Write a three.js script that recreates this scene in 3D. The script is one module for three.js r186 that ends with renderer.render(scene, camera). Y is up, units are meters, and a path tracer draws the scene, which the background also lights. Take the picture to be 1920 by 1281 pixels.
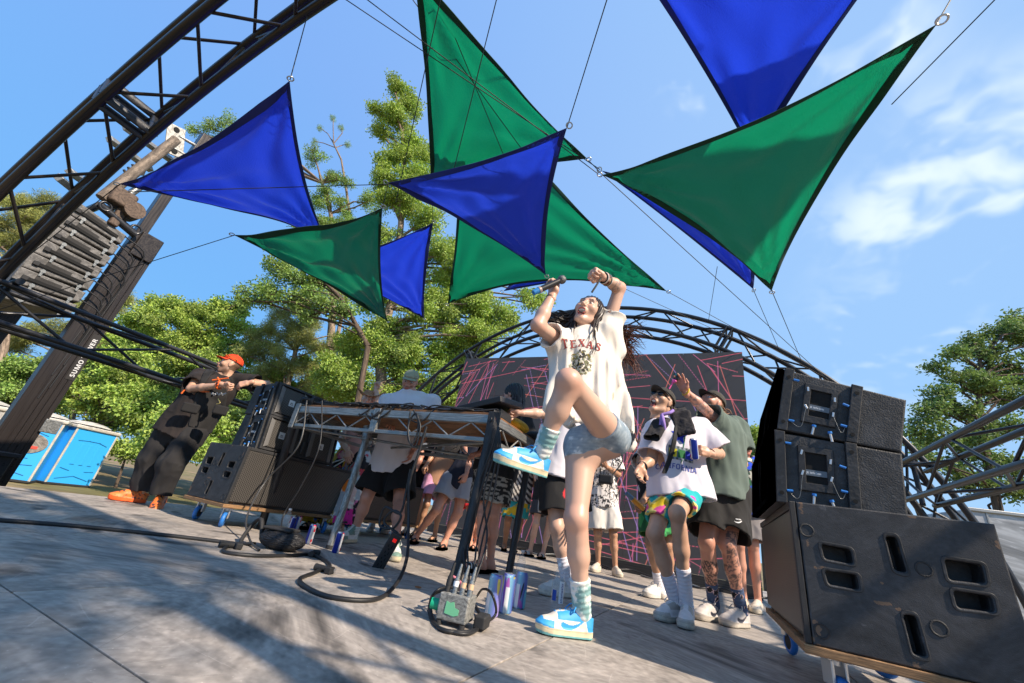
import * as THREE from 'three';
import { mergeGeometries, toCreasedNormals } from 'three/addons/utils/BufferGeometryUtils.js';
import { RoundedBoxGeometry } from 'three/addons/geometries/RoundedBoxGeometry.js';

// ---------- camera, sky, sun, exposure ----------
const scene = new THREE.Scene();
const V = (x = 0, y = 0, z = 0) => new THREE.Vector3(x, y, z);
const FOC = 747, EYE = V(0, 0.415, 0), TURN = 28.5 * Math.PI / 180;
const camera = new THREE.PerspectiveCamera(2 * Math.atan(640.5 / FOC) * 180 / Math.PI, 1024 / 683, 0.05, 900);
const AX = V(), AY = V(), AZ = V();
{
  const up = V(290, 1640.5, -FOC).normalize();                    // world up seen from the tilted camera
  const fw = V(0, 0, -1).addScaledVector(up, -up.dot(V(0, 0, -1))).normalize();
  const rt = V().crossVectors(fw, up);
  const m = new THREE.Matrix4().makeBasis(rt, up, fw.clone().negate()).transpose();
  m.premultiply(new THREE.Matrix4().makeRotationY(TURN));
  camera.position.copy(EYE); camera.quaternion.setFromRotationMatrix(m); m.extractBasis(AX, AY, AZ);
}
scene.add(camera);
const HEAD = V(-Math.sin(TURN), 0, -Math.cos(TURN)), SIDE = V(Math.cos(TURN), 0, -Math.sin(TURN));   // level heading and its right
const dirV = (r, u, t) => V().addScaledVector(SIDE, r).addScaledVector(V(0, 1, 0), u).addScaledVector(HEAD, -t);   // right, up, towards the lens
const RAY = (px, py) => V().addScaledVector(AX, px - 960).addScaledVector(AY, 640.5 - py).addScaledVector(AZ, -FOC);
const P = (px, py, d) => { const r = RAY(px, py); return r.multiplyScalar(d / r.dot(HEAD)).add(EYE); };
const PL = (px, py, ax, val) => { const r = RAY(px, py); return r.multiplyScalar((val - EYE.getComponent(ax)) / r.getComponent(ax)).add(EYE); };
const FL = (px, py, y = 0) => PL(px, py, 1, y);

let seed = 7;
const rnd = () => { seed = (seed * 1664525 + 1013904223) >>> 0; return seed / 4294967296; };
const rr = (a, b) => a + (b - a) * rnd();
const hsh = (x, y, z) => { let h = Math.imul(x | 0, 374761393) ^ Math.imul(y | 0, 668265263) ^ Math.imul(z | 0, 2147483647 - 998244353); h = Math.imul(h ^ (h >>> 13), 1274126177); return ((h ^ (h >>> 16)) >>> 0) / 4294967296; };
const sm = (t) => t * t * (3 - 2 * t), mixn = (a, b, t) => a + (b - a) * t, cl = (x, a = 0, b = 1) => Math.min(b, Math.max(a, x));
function noise(x, y, z = 0) {
  const X = Math.floor(x), Y = Math.floor(y), Z = Math.floor(z), u = sm(x - X), v = sm(y - Y), w = sm(z - Z);
  const q = (i, j, k) => hsh(X + i, Y + j, Z + k);
  return mixn(mixn(mixn(q(0, 0, 0), q(1, 0, 0), u), mixn(q(0, 1, 0), q(1, 1, 0), u), v), mixn(mixn(q(0, 0, 1), q(1, 0, 1), u), mixn(q(0, 1, 1), q(1, 1, 1), u), v), w) * 2 - 1;
}
const fbm = (x, y, z = 0, o = 4) => { let s = 0, a = 0.5; for (let i = 0; i < o; i++) { s += a * noise(x, y, z); x *= 2.03; y *= 2.03; z *= 2.03; a *= 0.5; } return s; };
{
  const CL = [[1840, 300, 0.006, 0.95], [1790, 380, 0.004, 0.7], [1900, 250, 0.004, 0.6], [1310, 150, 0.003, 0.75], [1590, 110, 0.004, 0.6], [1640, 60, 0.003, 0.4], [1550, 430, 0.0025, 0.35], [1660, 415, 0.0012, 0.4], [1640, 660, 0.008, 0.35], [1720, 640, 0.008, 0.4], [1300, 200, 0.002, 0.4]].map(([px, py, w, s]) => [RAY(px, py).normalize(), w, s]);
  const W = 2048, H = 1024, a = new Float32Array(W * H * 4), g = dirV(0.98, 0, 0.1).normalize();
  for (let j = 0; j < H; j++) for (let i = 0; i < W; i++) {
    const th = ((i + 0.5) / W - 0.5) * 2 * Math.PI, el = ((j + 0.5) / H - 0.5) * Math.PI, y = Math.sin(el), c = Math.cos(el);
    const x = c * Math.cos(th), z = c * Math.sin(th), e = Math.max(y, 0), k = (j * W + i) * 4;
    const right = sm(cl(0.55 + 0.75 * (x * g.x + z * g.z)));        // paler towards the sun's side
    let r = mixn(0.14, 0.21, cl(e * 1.35)), gg = mixn(0.43, 0.375, cl(e * 1.35)), b = mixn(0.86, 0.80, cl(e * 1.35));
    const hz = Math.pow(1 - e, 7) * 0.55; r = mixn(r, 0.55, hz); gg = mixn(gg, 0.68, hz); b = mixn(b, 0.84, hz);
    r = mixn(r, 0.42, right * 0.62); gg = mixn(gg, 0.6, right * 0.55); b = mixn(b, 0.88, right * 0.5);
    // thin broken cloud, mostly on the right
    const s = 1 / (e + 0.25), qx = x * s * 4.6, qz = z * s * 4.6;
    let mk = 0; if (y > -0.02) for (const [c, w, s] of CL) { const q = x * c.x + y * c.y + z * c.z; if (q > 0.9) mk += s * Math.exp(-(1 - q) / w); }
    let cv = 0;
    if (mk > 0.02) { const wx = fbm(qx + 7, qz, 3.1, 4), wz = fbm(qx, qz + 9, 8.3, 4);
    let f = fbm(qx * 1.3 + wx * 1.4 + 2.2, qz * 1.3 + wz * 1.4, 1.7, 6) + 0.5 * fbm(qx * 0.5, qz * 0.5 + 4.4, 5.5, 3);
    f += 0.35 * fbm(qx * 5 + wx * 2, qz * 5 + wz * 2, 2.2, 3); cv = sm(cl((f + 0.02 + mk * 0.08) * 1.75)) * sm(cl(mk * 1.15)) * 0.86; }
    if (e < 0.4 && y > 0 && right > 0.2) cv = Math.max(cv, 0.22 * cl(fbm(qx * 0.8 + 3, qz * 0.35, 9, 4) + 0.1) * sm(cl(1 - e * 2.6)) * right);
    r = mixn(r, 0.83, cv); gg = mixn(gg, 0.86, cv); b = mixn(b, 0.93, cv);
    if (y < 0) { const t = cl(-y * 6); r = mixn(r, 0.16, t); gg = mixn(gg, 0.17, t); b = mixn(b, 0.12, t); }
    a[k] = r * 0.64; a[k + 1] = gg * 0.71; a[k + 2] = b * 0.69; a[k + 3] = 1;
  }
  const t = new THREE.DataTexture(a, W, H, THREE.RGBAFormat, THREE.FloatType);
  t.mapping = THREE.EquirectangularReflectionMapping; t.magFilter = t.minFilter = THREE.LinearFilter; t.needsUpdate = true;
  scene.background = t; scene.environment = t;
}
const sun = new THREE.DirectionalLight(new THREE.Color(1, 0.86, 0.70), 4.5);
sun.position.copy(dirV(0.80, 0.86, 0.62).multiplyScalar(40)); sun.castShadow = true;
sun.shadow.mapSize.set(4096, 4096); Object.assign(sun.shadow.camera, { left: -24, right: 24, top: 24, bottom: -24, near: 1, far: 110 }); sun.shadow.radius = 1.4;
scene.add(sun, sun.target);
const renderer = new THREE.WebGLRenderer({ antialias: true });
renderer.toneMapping = THREE.LinearToneMapping; renderer.toneMappingExposure = 1.7; renderer.shadowMap.enabled = true;

// ---------- naming ----------
const taken = {};
function numbered(n) { const k = taken[n] = (taken[n] ?? -1) + 1; return k ? n + '_' + String(k).padStart(3, '0') : n; }
function tag(o, label, category, group, kind) {
  if (label) o.userData.label = label; if (category) o.userData.category = category; if (group) o.userData.group = group; if (kind) o.userData.kind = kind;
  return o;
}
function thing(name, label, category, pos = V(), yaw = 0, group) {
  const o = new THREE.Group(); o.name = numbered(name); o.position.copy(pos); o.rotation.y = yaw; scene.add(o);
  return tag(o, label, category, group);
}
function part(name, geo, mat, parent = scene) {
  const m = new THREE.Mesh(geo, mat); m.name = parent === scene ? numbered(name) : name; m.castShadow = m.receiveShadow = true; parent.add(m); return m;
}
function copyOf(o, label) { const c = o.clone(); c.name = numbered(o.name.replace(/_\d{3}$/, '')); scene.add(c); if (label) c.userData.label = label; return c; }

// ---------- shapes ----------
const rbx = (w, h, d, r = 0.01, s = 2) => new RoundedBoxGeometry(w, h, d, s, Math.min(r, w / 2.01, h / 2.01, d / 2.01));
const bx = (w, h, d) => new THREE.BoxGeometry(w, h, d);
const mv = (g, x, y, z) => g.translate(x, y, z);
function align(g, a, b) {                                           // a shape along y from -0.5..0.5 laid from a to b
  const d = V().subVectors(b, a), q = new THREE.Quaternion().setFromUnitVectors(V(0, 1, 0), d.clone().normalize());
  return g.applyMatrix4(new THREE.Matrix4().compose(V().addVectors(a, b).multiplyScalar(0.5), q, V(1, 1, 1)));
}
const rod = (a, b, r, r2 = r, n = 10) => align(new THREE.CylinderGeometry(r2, r, a.distanceTo(b), n, 1), a, b);
const tube = (pts, r, seg = pts.length * 6, n = 7, closed = false) => new THREE.TubeGeometry(new THREE.CatmullRomCurve3(pts, closed), seg, r, n, closed);
const merge = (...l) => mergeGeometries(l.flat().map((g) => { const q = g.index ? g.toNonIndexed() : g; for (const k of Object.keys(q.attributes)) if (!['position', 'normal', 'uv'].includes(k)) q.deleteAttribute(k); if (!q.attributes.uv) q.setAttribute('uv', new THREE.BufferAttribute(new Float32Array(q.attributes.position.count * 2), 2)); return q; }));
function prism(pts, a, b, bev = 0.004) {                            // polygon in (x, y) pushed from z = a to z = b
  const s = new THREE.Shape(pts.map((p) => new THREE.Vector2(p[0], p[1])));
  return new THREE.ExtrudeGeometry(s, { depth: b - a - 2 * bev, bevelEnabled: bev > 0, bevelSize: bev, bevelThickness: bev, bevelOffset: -bev, bevelSegments: 2 }).translate(0, 0, a + bev);
}
const lathe = (pts, n = 20) => new THREE.LatheGeometry(pts.map((p) => new THREE.Vector2(p[0], p[1])), n);
const basis = (x, y, z, o) => new THREE.Matrix4().makeBasis(x, y, z).setPosition(o);

// ---------- materials ----------
const lin = (r, g, b) => new THREE.Color().setRGB(r, g, b);
const C = (s) => { const c = new THREE.Color(s); return [c.r, c.g, c.b]; };
function mat(c, rough = 0.7, o = {}) { return new THREE.MeshStandardMaterial({ color: Array.isArray(c) ? lin(...c) : c, roughness: rough, side: THREE.DoubleSide, ...o }); }
function dataTex(n, f, srgb = true, rep = [1, 1]) {
  const a = new Uint8Array(n * n * 4);
  for (let j = 0; j < n; j++) for (let i = 0; i < n; i++) { const c = f(i / n, j / n), k = (j * n + i) * 4; for (let q = 0; q < 3; q++) a[k + q] = cl(Array.isArray(c) ? c[q] : c) * 255; a[k + 3] = 255; }
  const t = new THREE.DataTexture(a, n, n); t.wrapS = t.wrapT = THREE.RepeatWrapping; t.magFilter = THREE.LinearFilter; t.minFilter = THREE.LinearMipmapLinearFilter; t.generateMipmaps = true; if (srgb) t.colorSpace = THREE.SRGBColorSpace; t.repeat.set(...rep); t.needsUpdate = true; return t;
}
const wrapN = (u, v, f, s = 0) => { const a = u * 2 * Math.PI, b = v * 2 * Math.PI, R = f / 6.2832; return fbm(Math.cos(a) * R + 9 + s, Math.sin(a) * R + Math.cos(b) * R * 1.37, Math.sin(b) * R + s * 3.3, 4); };
function canvasTex(w, h, draw, srgb = true) { const c = document.createElement('canvas'); c.width = w; c.height = h; const x = c.getContext('2d'); draw(x, w, h); const t = new THREE.CanvasTexture(c); if (srgb) t.colorSpace = THREE.SRGBColorSpace; return t; }
const bumpTex = dataTex(256, (u, v) => 0.5 + 0.9 * wrapN(u, v, 40), false);
const grainTex = dataTex(256, (u, v) => 0.5 + 0.5 * wrapN(u, v, 130, 4) + 0.25 * (hsh(u * 256, v * 256, 5) - 0.5), false);
const fineTex = dataTex(256, (u, v) => hsh(u * 256, v * 256, 9) * 0.6 + 0.4 * hsh(u * 128, v * 128, 3), false, [2, 2]);
const wearTex = dataTex(512, (u, v) => { const n = wrapN(u, v, 14), q = wrapN(u, v, 60, 2); return cl(0.80 + 0.34 * n + 0.2 * q + (q > 0.34 ? 0.25 : 0)); });
const roughTex = dataTex(256, (u, v) => cl(0.78 + 0.5 * wrapN(u, v, 20, 7)), false);
const M = {
  steel: mat([0.032, 0.026, 0.024], 0.42, { metalness: 0.35, roughnessMap: roughTex, bumpMap: bumpTex, bumpScale: 0.0006 }),
  steelB: mat([0.03, 0.031, 0.035], 0.45, { metalness: 0.35, roughnessMap: roughTex }),
  galv: mat([0.36, 0.37, 0.36], 0.5, { metalness: 0.55, map: wearTex, roughnessMap: roughTex }),
  alu: mat([0.5, 0.5, 0.48], 0.45, { metalness: 0.6, map: wearTex }),
  blackPaint: mat([0.03, 0.03, 0.032], 0.55, { map: wearTex, bumpMap: grainTex, bumpScale: 0.0015 }),
  boxTex: mat([0.05, 0.05, 0.052], 0.6, { map: wearTex, bumpMap: fineTex, bumpScale: 0.0012 }),
  rubber: mat([0.018, 0.018, 0.019], 0.75), cable: mat([0.014, 0.014, 0.015], 0.5), deep: mat([0.006, 0.006, 0.006], 0.9),
  ply: mat([0.36, 0.2, 0.09], 0.8, { map: wearTex }), white: mat([0.75, 0.75, 0.73], 0.6), wire: mat([0.02, 0.02, 0.022], 0.6),
  ring: mat([0.6, 0.6, 0.6], 0.3, { metalness: 0.9 }), blueTip: mat([0.03, 0.2, 0.6], 0.35), zinc: mat([0.55, 0.55, 0.55], 0.35, { metalness: 0.8 }),
  grille: mat([0.085, 0.078, 0.07], 0.6, { metalness: 0.3 }), rust: mat([0.16, 0.11, 0.08], 0.7, { map: wearTex, metalness: 0.3 }),
};
// ---------- ground and stage deck ----------
{
  const gt = dataTex(512, (u, v) => { const n = wrapN(u, v, 9), q = wrapN(u, v, 50, 3), g = cl(0.5 + 1.6 * n); return [mixn(0.66, 0.52, g) + 0.14 * q, mixn(0.55, 0.48, g) + 0.14 * q, mixn(0.42, 0.26, g) + 0.09 * q]; }, true, [26, 26]);
  const g = new THREE.PlaneGeometry(600, 600, 120, 120).rotateX(-Math.PI / 2), p = g.attributes.position;
  for (let i = 0; i < p.count; i++) { const x = p.getX(i), z = p.getZ(i), r = Math.hypot(x, z); p.setY(i, 0.35 * fbm(x * 0.05, z * 0.05, 2, 3) * cl((r - 12) / 20) + (r > 30 ? (r - 30) * 0.012 : 0)); }
  g.computeVertexNormals();
  const m = part('ground', g, mat([0.62, 0.62, 0.62], 0.95, { map: gt })); m.position.y = -1.0; tag(m, null, null, null, 'structure');
}
const floorTex = [0, 1, 2].map((s) => dataTex(1024, (u, v) => {
  const a = wrapN(u, v, 5, s * 5), b = wrapN(u, v, 26, s + 2), c = noise(u * 14 + s * 7, v * 260, s) * noise(u * 5, v * 60, 3 + s), d = wrapN(u, v, 110, s + 6);
  let t = 0.615 + 0.07 * a + 0.09 * b + 0.05 * c + 0.14 * d;
  const bl = wrapN(u, v, 11, s * 2 + 4); if (bl > 0.18) t -= 0.7 * (bl - 0.18);
  if (hsh(u * 1024, v * 1024, s) > 0.9988) t += 0.2;
  return [t * 1.0, t * 0.965, t * 0.93];
}));
floorTex.forEach((t, s) => {                                        // scuffs and scratches of their own
  const a = t.image.data, n = 1024; seed = 31 + s;
  for (let k = 0; k < 190; k++) { let x = rnd() * n, y = rnd() * n, d = rnd() * 6.28, L = rr(8, 130), w = rnd() < 0.6 ? 22 : -24; for (let i = 0; i < L; i++) { x += Math.cos(d); y += Math.sin(d); d += rr(-0.02, 0.02); const q = (((y | 0) & 1023) * n + ((x | 0) & 1023)) * 4; for (let e = 0; e < 3; e++) a[q + e] = cl(a[q + e] + w * Math.sin(Math.PI * i / L), 0, 255); } }
});
{
  const deck = thing('stage_floor', null, null); tag(deck, null, null, null, 'structure');
  const ms = floorTex.map((t) => mat([1, 0.95, 0.89], 0.66, { map: t, bumpMap: t, bumpScale: 0.0012 }));
  const W = 1.22, L = 2.44, geo = rbx(W - 0.006, 0.03, L - 0.006, 0.002, 1); let i = 0;
  { const p = geo.attributes.position, u = geo.attributes.uv; for (let q = 0; q < p.count; q++) u.setXY(q, p.getX(q) / 2.44 + 0.5, p.getZ(q) / 2.44 + 0.5); }
  for (let x = -5.52; x < 2.9; x += W) for (let z = 1.78; z > -8; z -= L) { const m = part('deck_panel', geo, ms[(i * 7 + (i >> 2)) % 3], deck); m.position.set(x + W / 2, -0.015, z - L / 2); if (i++ % 2) m.rotation.y = Math.PI; }
  part('substructure', bx(8.5, 0.9, 9.7), M.blackPaint, deck).position.set(-1.25, -0.49, -3.1);
}
// ---------- square tube trusses ----------
function bent(parent, line, r, m) { return part('chord', tube(line, r, line.length * 3, 10), m, parent); }
const unitRod = new THREE.CylinderGeometry(1, 1, 1, 8, 1);
function brace(parent, a, b, r, m, name = 'brace') {
  const o = part(name, unitRod, m, parent); o.position.addVectors(a, b).multiplyScalar(0.5);
  o.quaternion.setFromUnitVectors(V(0, 1, 0), V().subVectors(b, a).normalize()); o.scale.set(r, a.distanceTo(b), r); return o;
}
function truss(name, label, corner, n, rc, rb, m) {                 // corner(k, t): the four chords, t from 0 to 1
  const o = thing(name, label, 'truss');
  for (let k = 0; k < 4; k++) bent(o, Array.from({ length: n + 1 }, (_, i) => corner(k, i / n)), rc, m);
  for (let i = 0; i < n; i++) for (let k = 0; k < 4; k++) {
    const k2 = (k + 1) % 4, f = (i + (k & 1)) % 2, a = corner(f ? k2 : k, (i + 0.07) / n), b = corner(f ? k : k2, (i + 0.93) / n);
    brace(o, a, b, rb, m);
  }
  return o;
}
const arc = (deg, r, z) => V(-2.2 + r * Math.cos(deg * Math.PI / 180), -0.57 + r * Math.sin(deg * Math.PI / 180), z);
const archCorner = (z0, z1, RA, RB) => (k, t) => { const a = 184 - 188 * t; return arc(a, k === 0 || k === 3 ? RA : RB, k < 2 ? z0 : z1); };
function splice(o, deg, z0, z1, RA, RB) {
  for (const da of [-0.55, 0.55]) {
    for (const z of [z0, z1]) brace(o, arc(deg + da, RA, z), arc(deg + da, RB, z), 0.025, M.steelB, 'splice_plate').scale.z = 0.05;
    for (const r of [RA, RB]) { const e = brace(o, arc(deg + da, r, z0), arc(deg + da, r, z1), 0.02, M.steelB, 'splice_plate'); e.scale.z = 0.05; }
  }
}
const frontArch = truss('arch_truss', 'dark brown steel arch truss crossing close overhead at the top left', archCorner(-0.46, -0.88, 5.15, 5.58), 26, 0.045, 0.016, M.steel);
splice(frontArch, 127, -0.46, -0.88, 5.15, 5.58); splice(frontArch, 60, -0.46, -0.88, 5.15, 5.58);
const rearArch = truss('arch_truss', 'black steel arch truss curving behind and above the big video screen', archCorner(-7.6, -8.0, 5.15, 5.6), 26, 0.042, 0.017, M.steelB);
for (const d of [124, 62]) splice(rearArch, d, -7.6, -8.0, 5.15, 5.6);
const sideCorner = (x0, x1, y0, y1) => (k, t) => V(k < 2 ? x0 : x1, k === 0 || k === 3 ? y1 : y0, mixn(-0.7, -7.7, t));
const leftTruss = truss('side_truss', 'black straight truss running back behind the man in the orange cap', sideCorner(-6.7, -7.08, 1.46, 1.86), 7, 0.03, 0.017, M.steelB);
const rightTruss = truss('side_truss', 'black straight truss behind the speaker stack on the right edge', sideCorner(2.36, 2.74, 1.54, 2.0), 8, 0.034, 0.016, M.steelB);
for (const [o, x, y] of [[leftTruss, -6.9, 1.86], [rightTruss, 2.55, 2.0]]) for (const z of [-1.0, -7.5]) part('clamp', merge(rod(V(x - 0.3, y + 0.05, z), V(x + 0.3, y + 0.05, z), 0.035), rod(V(x, y - 0.5, z), V(x, y + 0.12, z), 0.03)), M.steelB, o);

// ---------- shade sails ----------
const sailMat = (c) => new THREE.MeshPhysicalMaterial({ color: lin(...c), roughness: 1, transmission: 0.42, thickness: 0, side: THREE.DoubleSide, sheen: 0.2, bumpMap: bumpTex, bumpScale: 0.002 });
const sailBlue = sailMat([0.016, 0.06, 0.74]), sailGreen = sailMat([0.0, 0.27, 0.125]), hemBlue = mat([0.01, 0.02, 0.17], 0.9), hemGreen = mat([0.004, 0.04, 0.022], 0.9);
const sailCorners = {};
function sail(id, label, blue, cs, inward = 0.085) {
  const q = cs.map((c) => c.isVector3 ? c : FL(c[0], c[1], c[2])), o = thing('shade_sail', label, 'shade sail', V());
  sailCorners[id] = q;
  const G = V().add(q[0]).add(q[1]).add(q[2]).multiplyScalar(1 / 3), nrm = V().subVectors(q[1], q[0]).cross(V().subVectors(q[2], q[0])).normalize();
  const size = q[0].distanceTo(q[1]) + q[1].distanceTo(q[2]) + q[2].distanceTo(q[0]);
  const at = (a, b, c) => {
    const p = V().addScaledVector(q[0], a).addScaledVector(q[1], b).addScaledVector(q[2], c), w = [a, b, c];
    for (let i = 0; i < 3; i++) { const j = (i + 1) % 3, mid = V().addVectors(q[i], q[j]).multiplyScalar(0.5); p.addScaledVector(V().subVectors(G, mid), 4 * w[i] * w[j] * (inward[i] ?? inward) * 1.35); }
    let f = 0.22 * size / 14 * a * b * c * 27 * ((id * 37 % 10) / 10 - 0.35);
    for (let i = 0; i < 3; i++) { const u = w[i], s = w[(i + 1) % 3] / (1 - u + 1e-4); f += 0.015 * size / 3 * Math.sin(s * (17 + i * 4) + id + i + 2 * noise(s * 4, u * 3, id)) * Math.pow(cl(u * 1.15 - 0.12), 0.9) * Math.min(1, (1 - u) * 6); }
    f += 0.02 * noise(a * 5 + 3, b * 11, id * 3) * Math.min(1, a * b * c * 40);
    return p.addScaledVector(nrm, f);
  };
  const N = 40, pos = [], uv = [], idx = [], id2 = (i, j) => i * (N + 1) - i * (i - 1) / 2 + j;
  for (let i = 0; i <= N; i++) for (let j = 0; j <= N - i; j++) { const p = at(i / N, j / N, (N - i - j) / N); pos.push(p.x, p.y, p.z); uv.push(i / N * 6, j / N * 6); }
  for (let i = 0; i < N; i++) for (let j = 0; j < N - i; j++) { idx.push(id2(i, j), id2(i + 1, j), id2(i, j + 1)); if (j < N - i - 1) idx.push(id2(i + 1, j), id2(i + 1, j + 1), id2(i, j + 1)); }
  const g = new THREE.BufferGeometry(); g.setAttribute('position', new THREE.Float32BufferAttribute(pos, 3)); g.setAttribute('uv', new THREE.Float32BufferAttribute(uv, 2)); g.setIndex(idx); g.computeVertexNormals();
  part('fabric', g, blue ? sailBlue : sailGreen, o);
  for (let e = 0; e < 3; e++) {                                     // webbing sewn along each edge: a flat strip with thickness
    const T = 40, pp = [], ix = [];
    for (let i = 0; i <= T; i++) { const t = i / T, w = [0, 0, 0], v = [0, 0, 0], k = 0.019 / (size / 3) * 3; w[e] = 1 - t; w[(e + 1) % 3] = t; const z = Math.min(k, 0.9 * Math.min(t, 1 - t) + 0.004); v[e] = (1 - t) * (1 - z); v[(e + 1) % 3] = t * (1 - z); v[(e + 2) % 3] = z; const a = at(...w), b = at(...v); for (const s of [-0.005, 0.005]) for (const p of [a, b]) pp.push(p.x + nrm.x * s, p.y + nrm.y * s, p.z + nrm.z * s); if (i < T) { const o2 = i * 4; for (const [A, B] of [[0, 1], [3, 2], [1, 3], [2, 0]]) ix.push(o2 + A, o2 + B, o2 + 4 + A, o2 + B, o2 + 4 + B, o2 + 4 + A); } }
    const h = new THREE.BufferGeometry(); h.setAttribute('position', new THREE.Float32BufferAttribute(pp, 3)); h.setIndex(ix); h.computeVertexNormals();
    part('edge_webbing', h, blue ? hemBlue : hemGreen, o);
  }
  q.forEach((c) => { const d = V().subVectors(c, G).normalize(); const r = part('corner_ring', new THREE.TorusGeometry(0.026, 0.006, 6, 16), M.ring, o); r.position.copy(c).addScaledVector(d, 0.03); r.quaternion.setFromUnitVectors(V(0, 0, 1), nrm); });
  return o;
}
sail(1, 'large blue sail beside the truss at the top left', true, [[543, 152, 3.6], [225, 345, 3.1], [611, 446, 4.1]]);
sail(2, 'dark green sail below the large blue sail on the left', false, [[440, 441, 3.0], [717, 390, 3.5], [727, 603, 3.5]]);
sail(3, 'small blue sail half hidden behind the dark green one on the left', true, [[598, 497, 4.2], [812, 418, 4.3], [795, 597, 4.0]], 0.05);
sail(4, 'tall green sail cut off by the top edge of the picture', false, [[776, -60, 4.5], [1100, 297, 4.5], [808, 338, 4.55]], 0.04);
sail(5, 'blue sail with a bright triangle in the middle above the dancing woman', true, [[1063, 240, 3.6], [728, 343, 3.6], [1023, 515, 3.2]]);
sail(6, 'green sail spread right behind the raised hands of the dancing woman', false, [[868, 165, 5.2], [840, 570, 3.8], [1250, 546, 3.9]], [0.03, 0.23, 0.04]);
sail(7, 'sliver of a blue sail below the green one behind the microphone', true, [[944, 546, 3.9], [1118, 517, 4.3], [1010, 470, 4.6]], 0.03);
sail(8, 'large green sail with a dark shadow on the right', false, [[1755, 47, 3.5], [1130, 328, 3.8], [1447, 545, 3.3]], 0.1);
sail(9, 'bright blue sail at the top right cut off by the picture edge', true, [[1165, -110, 4.5], [1412, 300, 4.4], [1700, -120, 4.5]], 0.05);
sail(10, 'thin blue sail peeking out under the large green one on the right', true, [[1128, 320, 4.1], [1412, 542, 4.0], [1450, 380, 4.6]], 0.05);
// three more sails of the same canopy hang out of the picture and shade those in it
const toSun = sun.position.clone().normalize();
[[8, [[1140, 318], [1625, 228], [1392, 500]], 4.3, true], [5, [[722, 338], [1068, 322], [1012, 372]], 4.4, false], [5, [[1030, 345], [1030, 530], [860, 412]], 4.6, false]].forEach(([id, pts, t, blue], k) => {
  const Q = sailCorners[id], n = V().subVectors(Q[1], Q[0]).cross(V().subVectors(Q[2], Q[0])), w = pts.map(([x, y]) => { const r = RAY(x, y), s = V().subVectors(Q[0], EYE).dot(n) / r.dot(n); return r.multiplyScalar(s).add(EYE).addScaledVector(toSun, t); });
  sail(21 + k, ['blue sail of the canopy overhead, out of the picture', 'long green sail of the canopy overhead, out of the picture', 'narrow green sail of the canopy overhead, out of the picture'][k], blue, w, 0.02);
});
// cables that hold the sails, from ring to truss
function wire(a, b, label, r = 0.0045, sag = 0) {
  const m = V().addVectors(a, b).multiplyScalar(0.5); m.y -= sag;
  return tag(part('rigging_wire', tube([a, m, b], r, 10, 5), M.wire), label, 'wire', null);
}
const S = sailCorners;
for (const [a, b, l] of [
  [S[1][0], arc(102, 5.15, -0.88), 'short vertical wire from the large blue sail up to the truss'],
  [S[1][1], arc(152, 5.15, -0.88), 'wire from the far left corner of the large blue sail to the truss'],
  [S[2][0], arc(158, 5.15, -0.88), 'wire running left from the dark green sail past the hanging speakers'],
  [PL(240, 360, 2, -0.9), FL(745, 345, 3.62), 'thin wire crossing in front of the large blue sail'],
  [S[2][1], S[5][1], 'short wire between the dark green and the middle blue sail'],
  [S[3][1], FL(800, 130, 4.6), 'wire rising from the small blue sail across the tall tree'],
  [arc(98, 5.15, -0.88), FL(1125, 318, 3.9), 'upper long wire slanting across the tall green sail'],
  [arc(99, 5.15, -0.46), FL(1120, 325, 3.75), 'lower long wire slanting across the tall green sail'],
  [S[5][0], arc(66, 5.15, -0.88), 'wire from the top of the middle blue sail up to the right'],
  [FL(851, 318, 3.75), FL(932, -5, 4.2), 'steep wire in front of the tall green sail'],
  [FL(745, -40, 4.8), FL(980, 282, 4.2), 'thin wire falling left to right over the tall green sail'],
  [FL(820, -10, 4.6), FL(948, 300, 4.2), 'thin wire near the tip of the tall green sail'],
  [FL(830, -20, 4.4), FL(742, 380, 3.7), 'thin wire dropping left from the tip of the tall green sail'],
  [S[6][2], arc(44, 5.6, -7.6), 'wire from the right tip of the middle green sail to the rear arch'],
  [S[8][0], FL(1800, -30, 4.0), 'wire at the top corner of the large right green sail'],
  [FL(1672, 196, 3.9), FL(1880, -15, 4.3), 'wire slanting away behind the large right green sail'],
  [S[8][2], arc(49, 5.6, -7.6), 'right wire hanging from the large right green sail'],
  [S[10][1], arc(53, 5.6, -7.6), 'wire below the thin blue sail on the right'],
  [S[8][1], arc(43, 5.6, -7.7), 'long wire from the large right green sail down to the rear arch'],
  [FL(1345, 500, 4.3), arc(66, 5.6, -7.6), 'wire dropping to the middle of the rear arch'],
  [FL(940, 560, 4.0), arc(118, 5.6, -7.6), 'wire dropping to the rear arch left of the dancing woman'],
  [S[7][1], arc(50, 5.6, -7.9), 'faint wire passing right behind the raised arm'],
  [S[4][1], S[8][1], 'short wire joining two sail corners above the dancing woman'],
]) wire(a, b, l);
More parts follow.
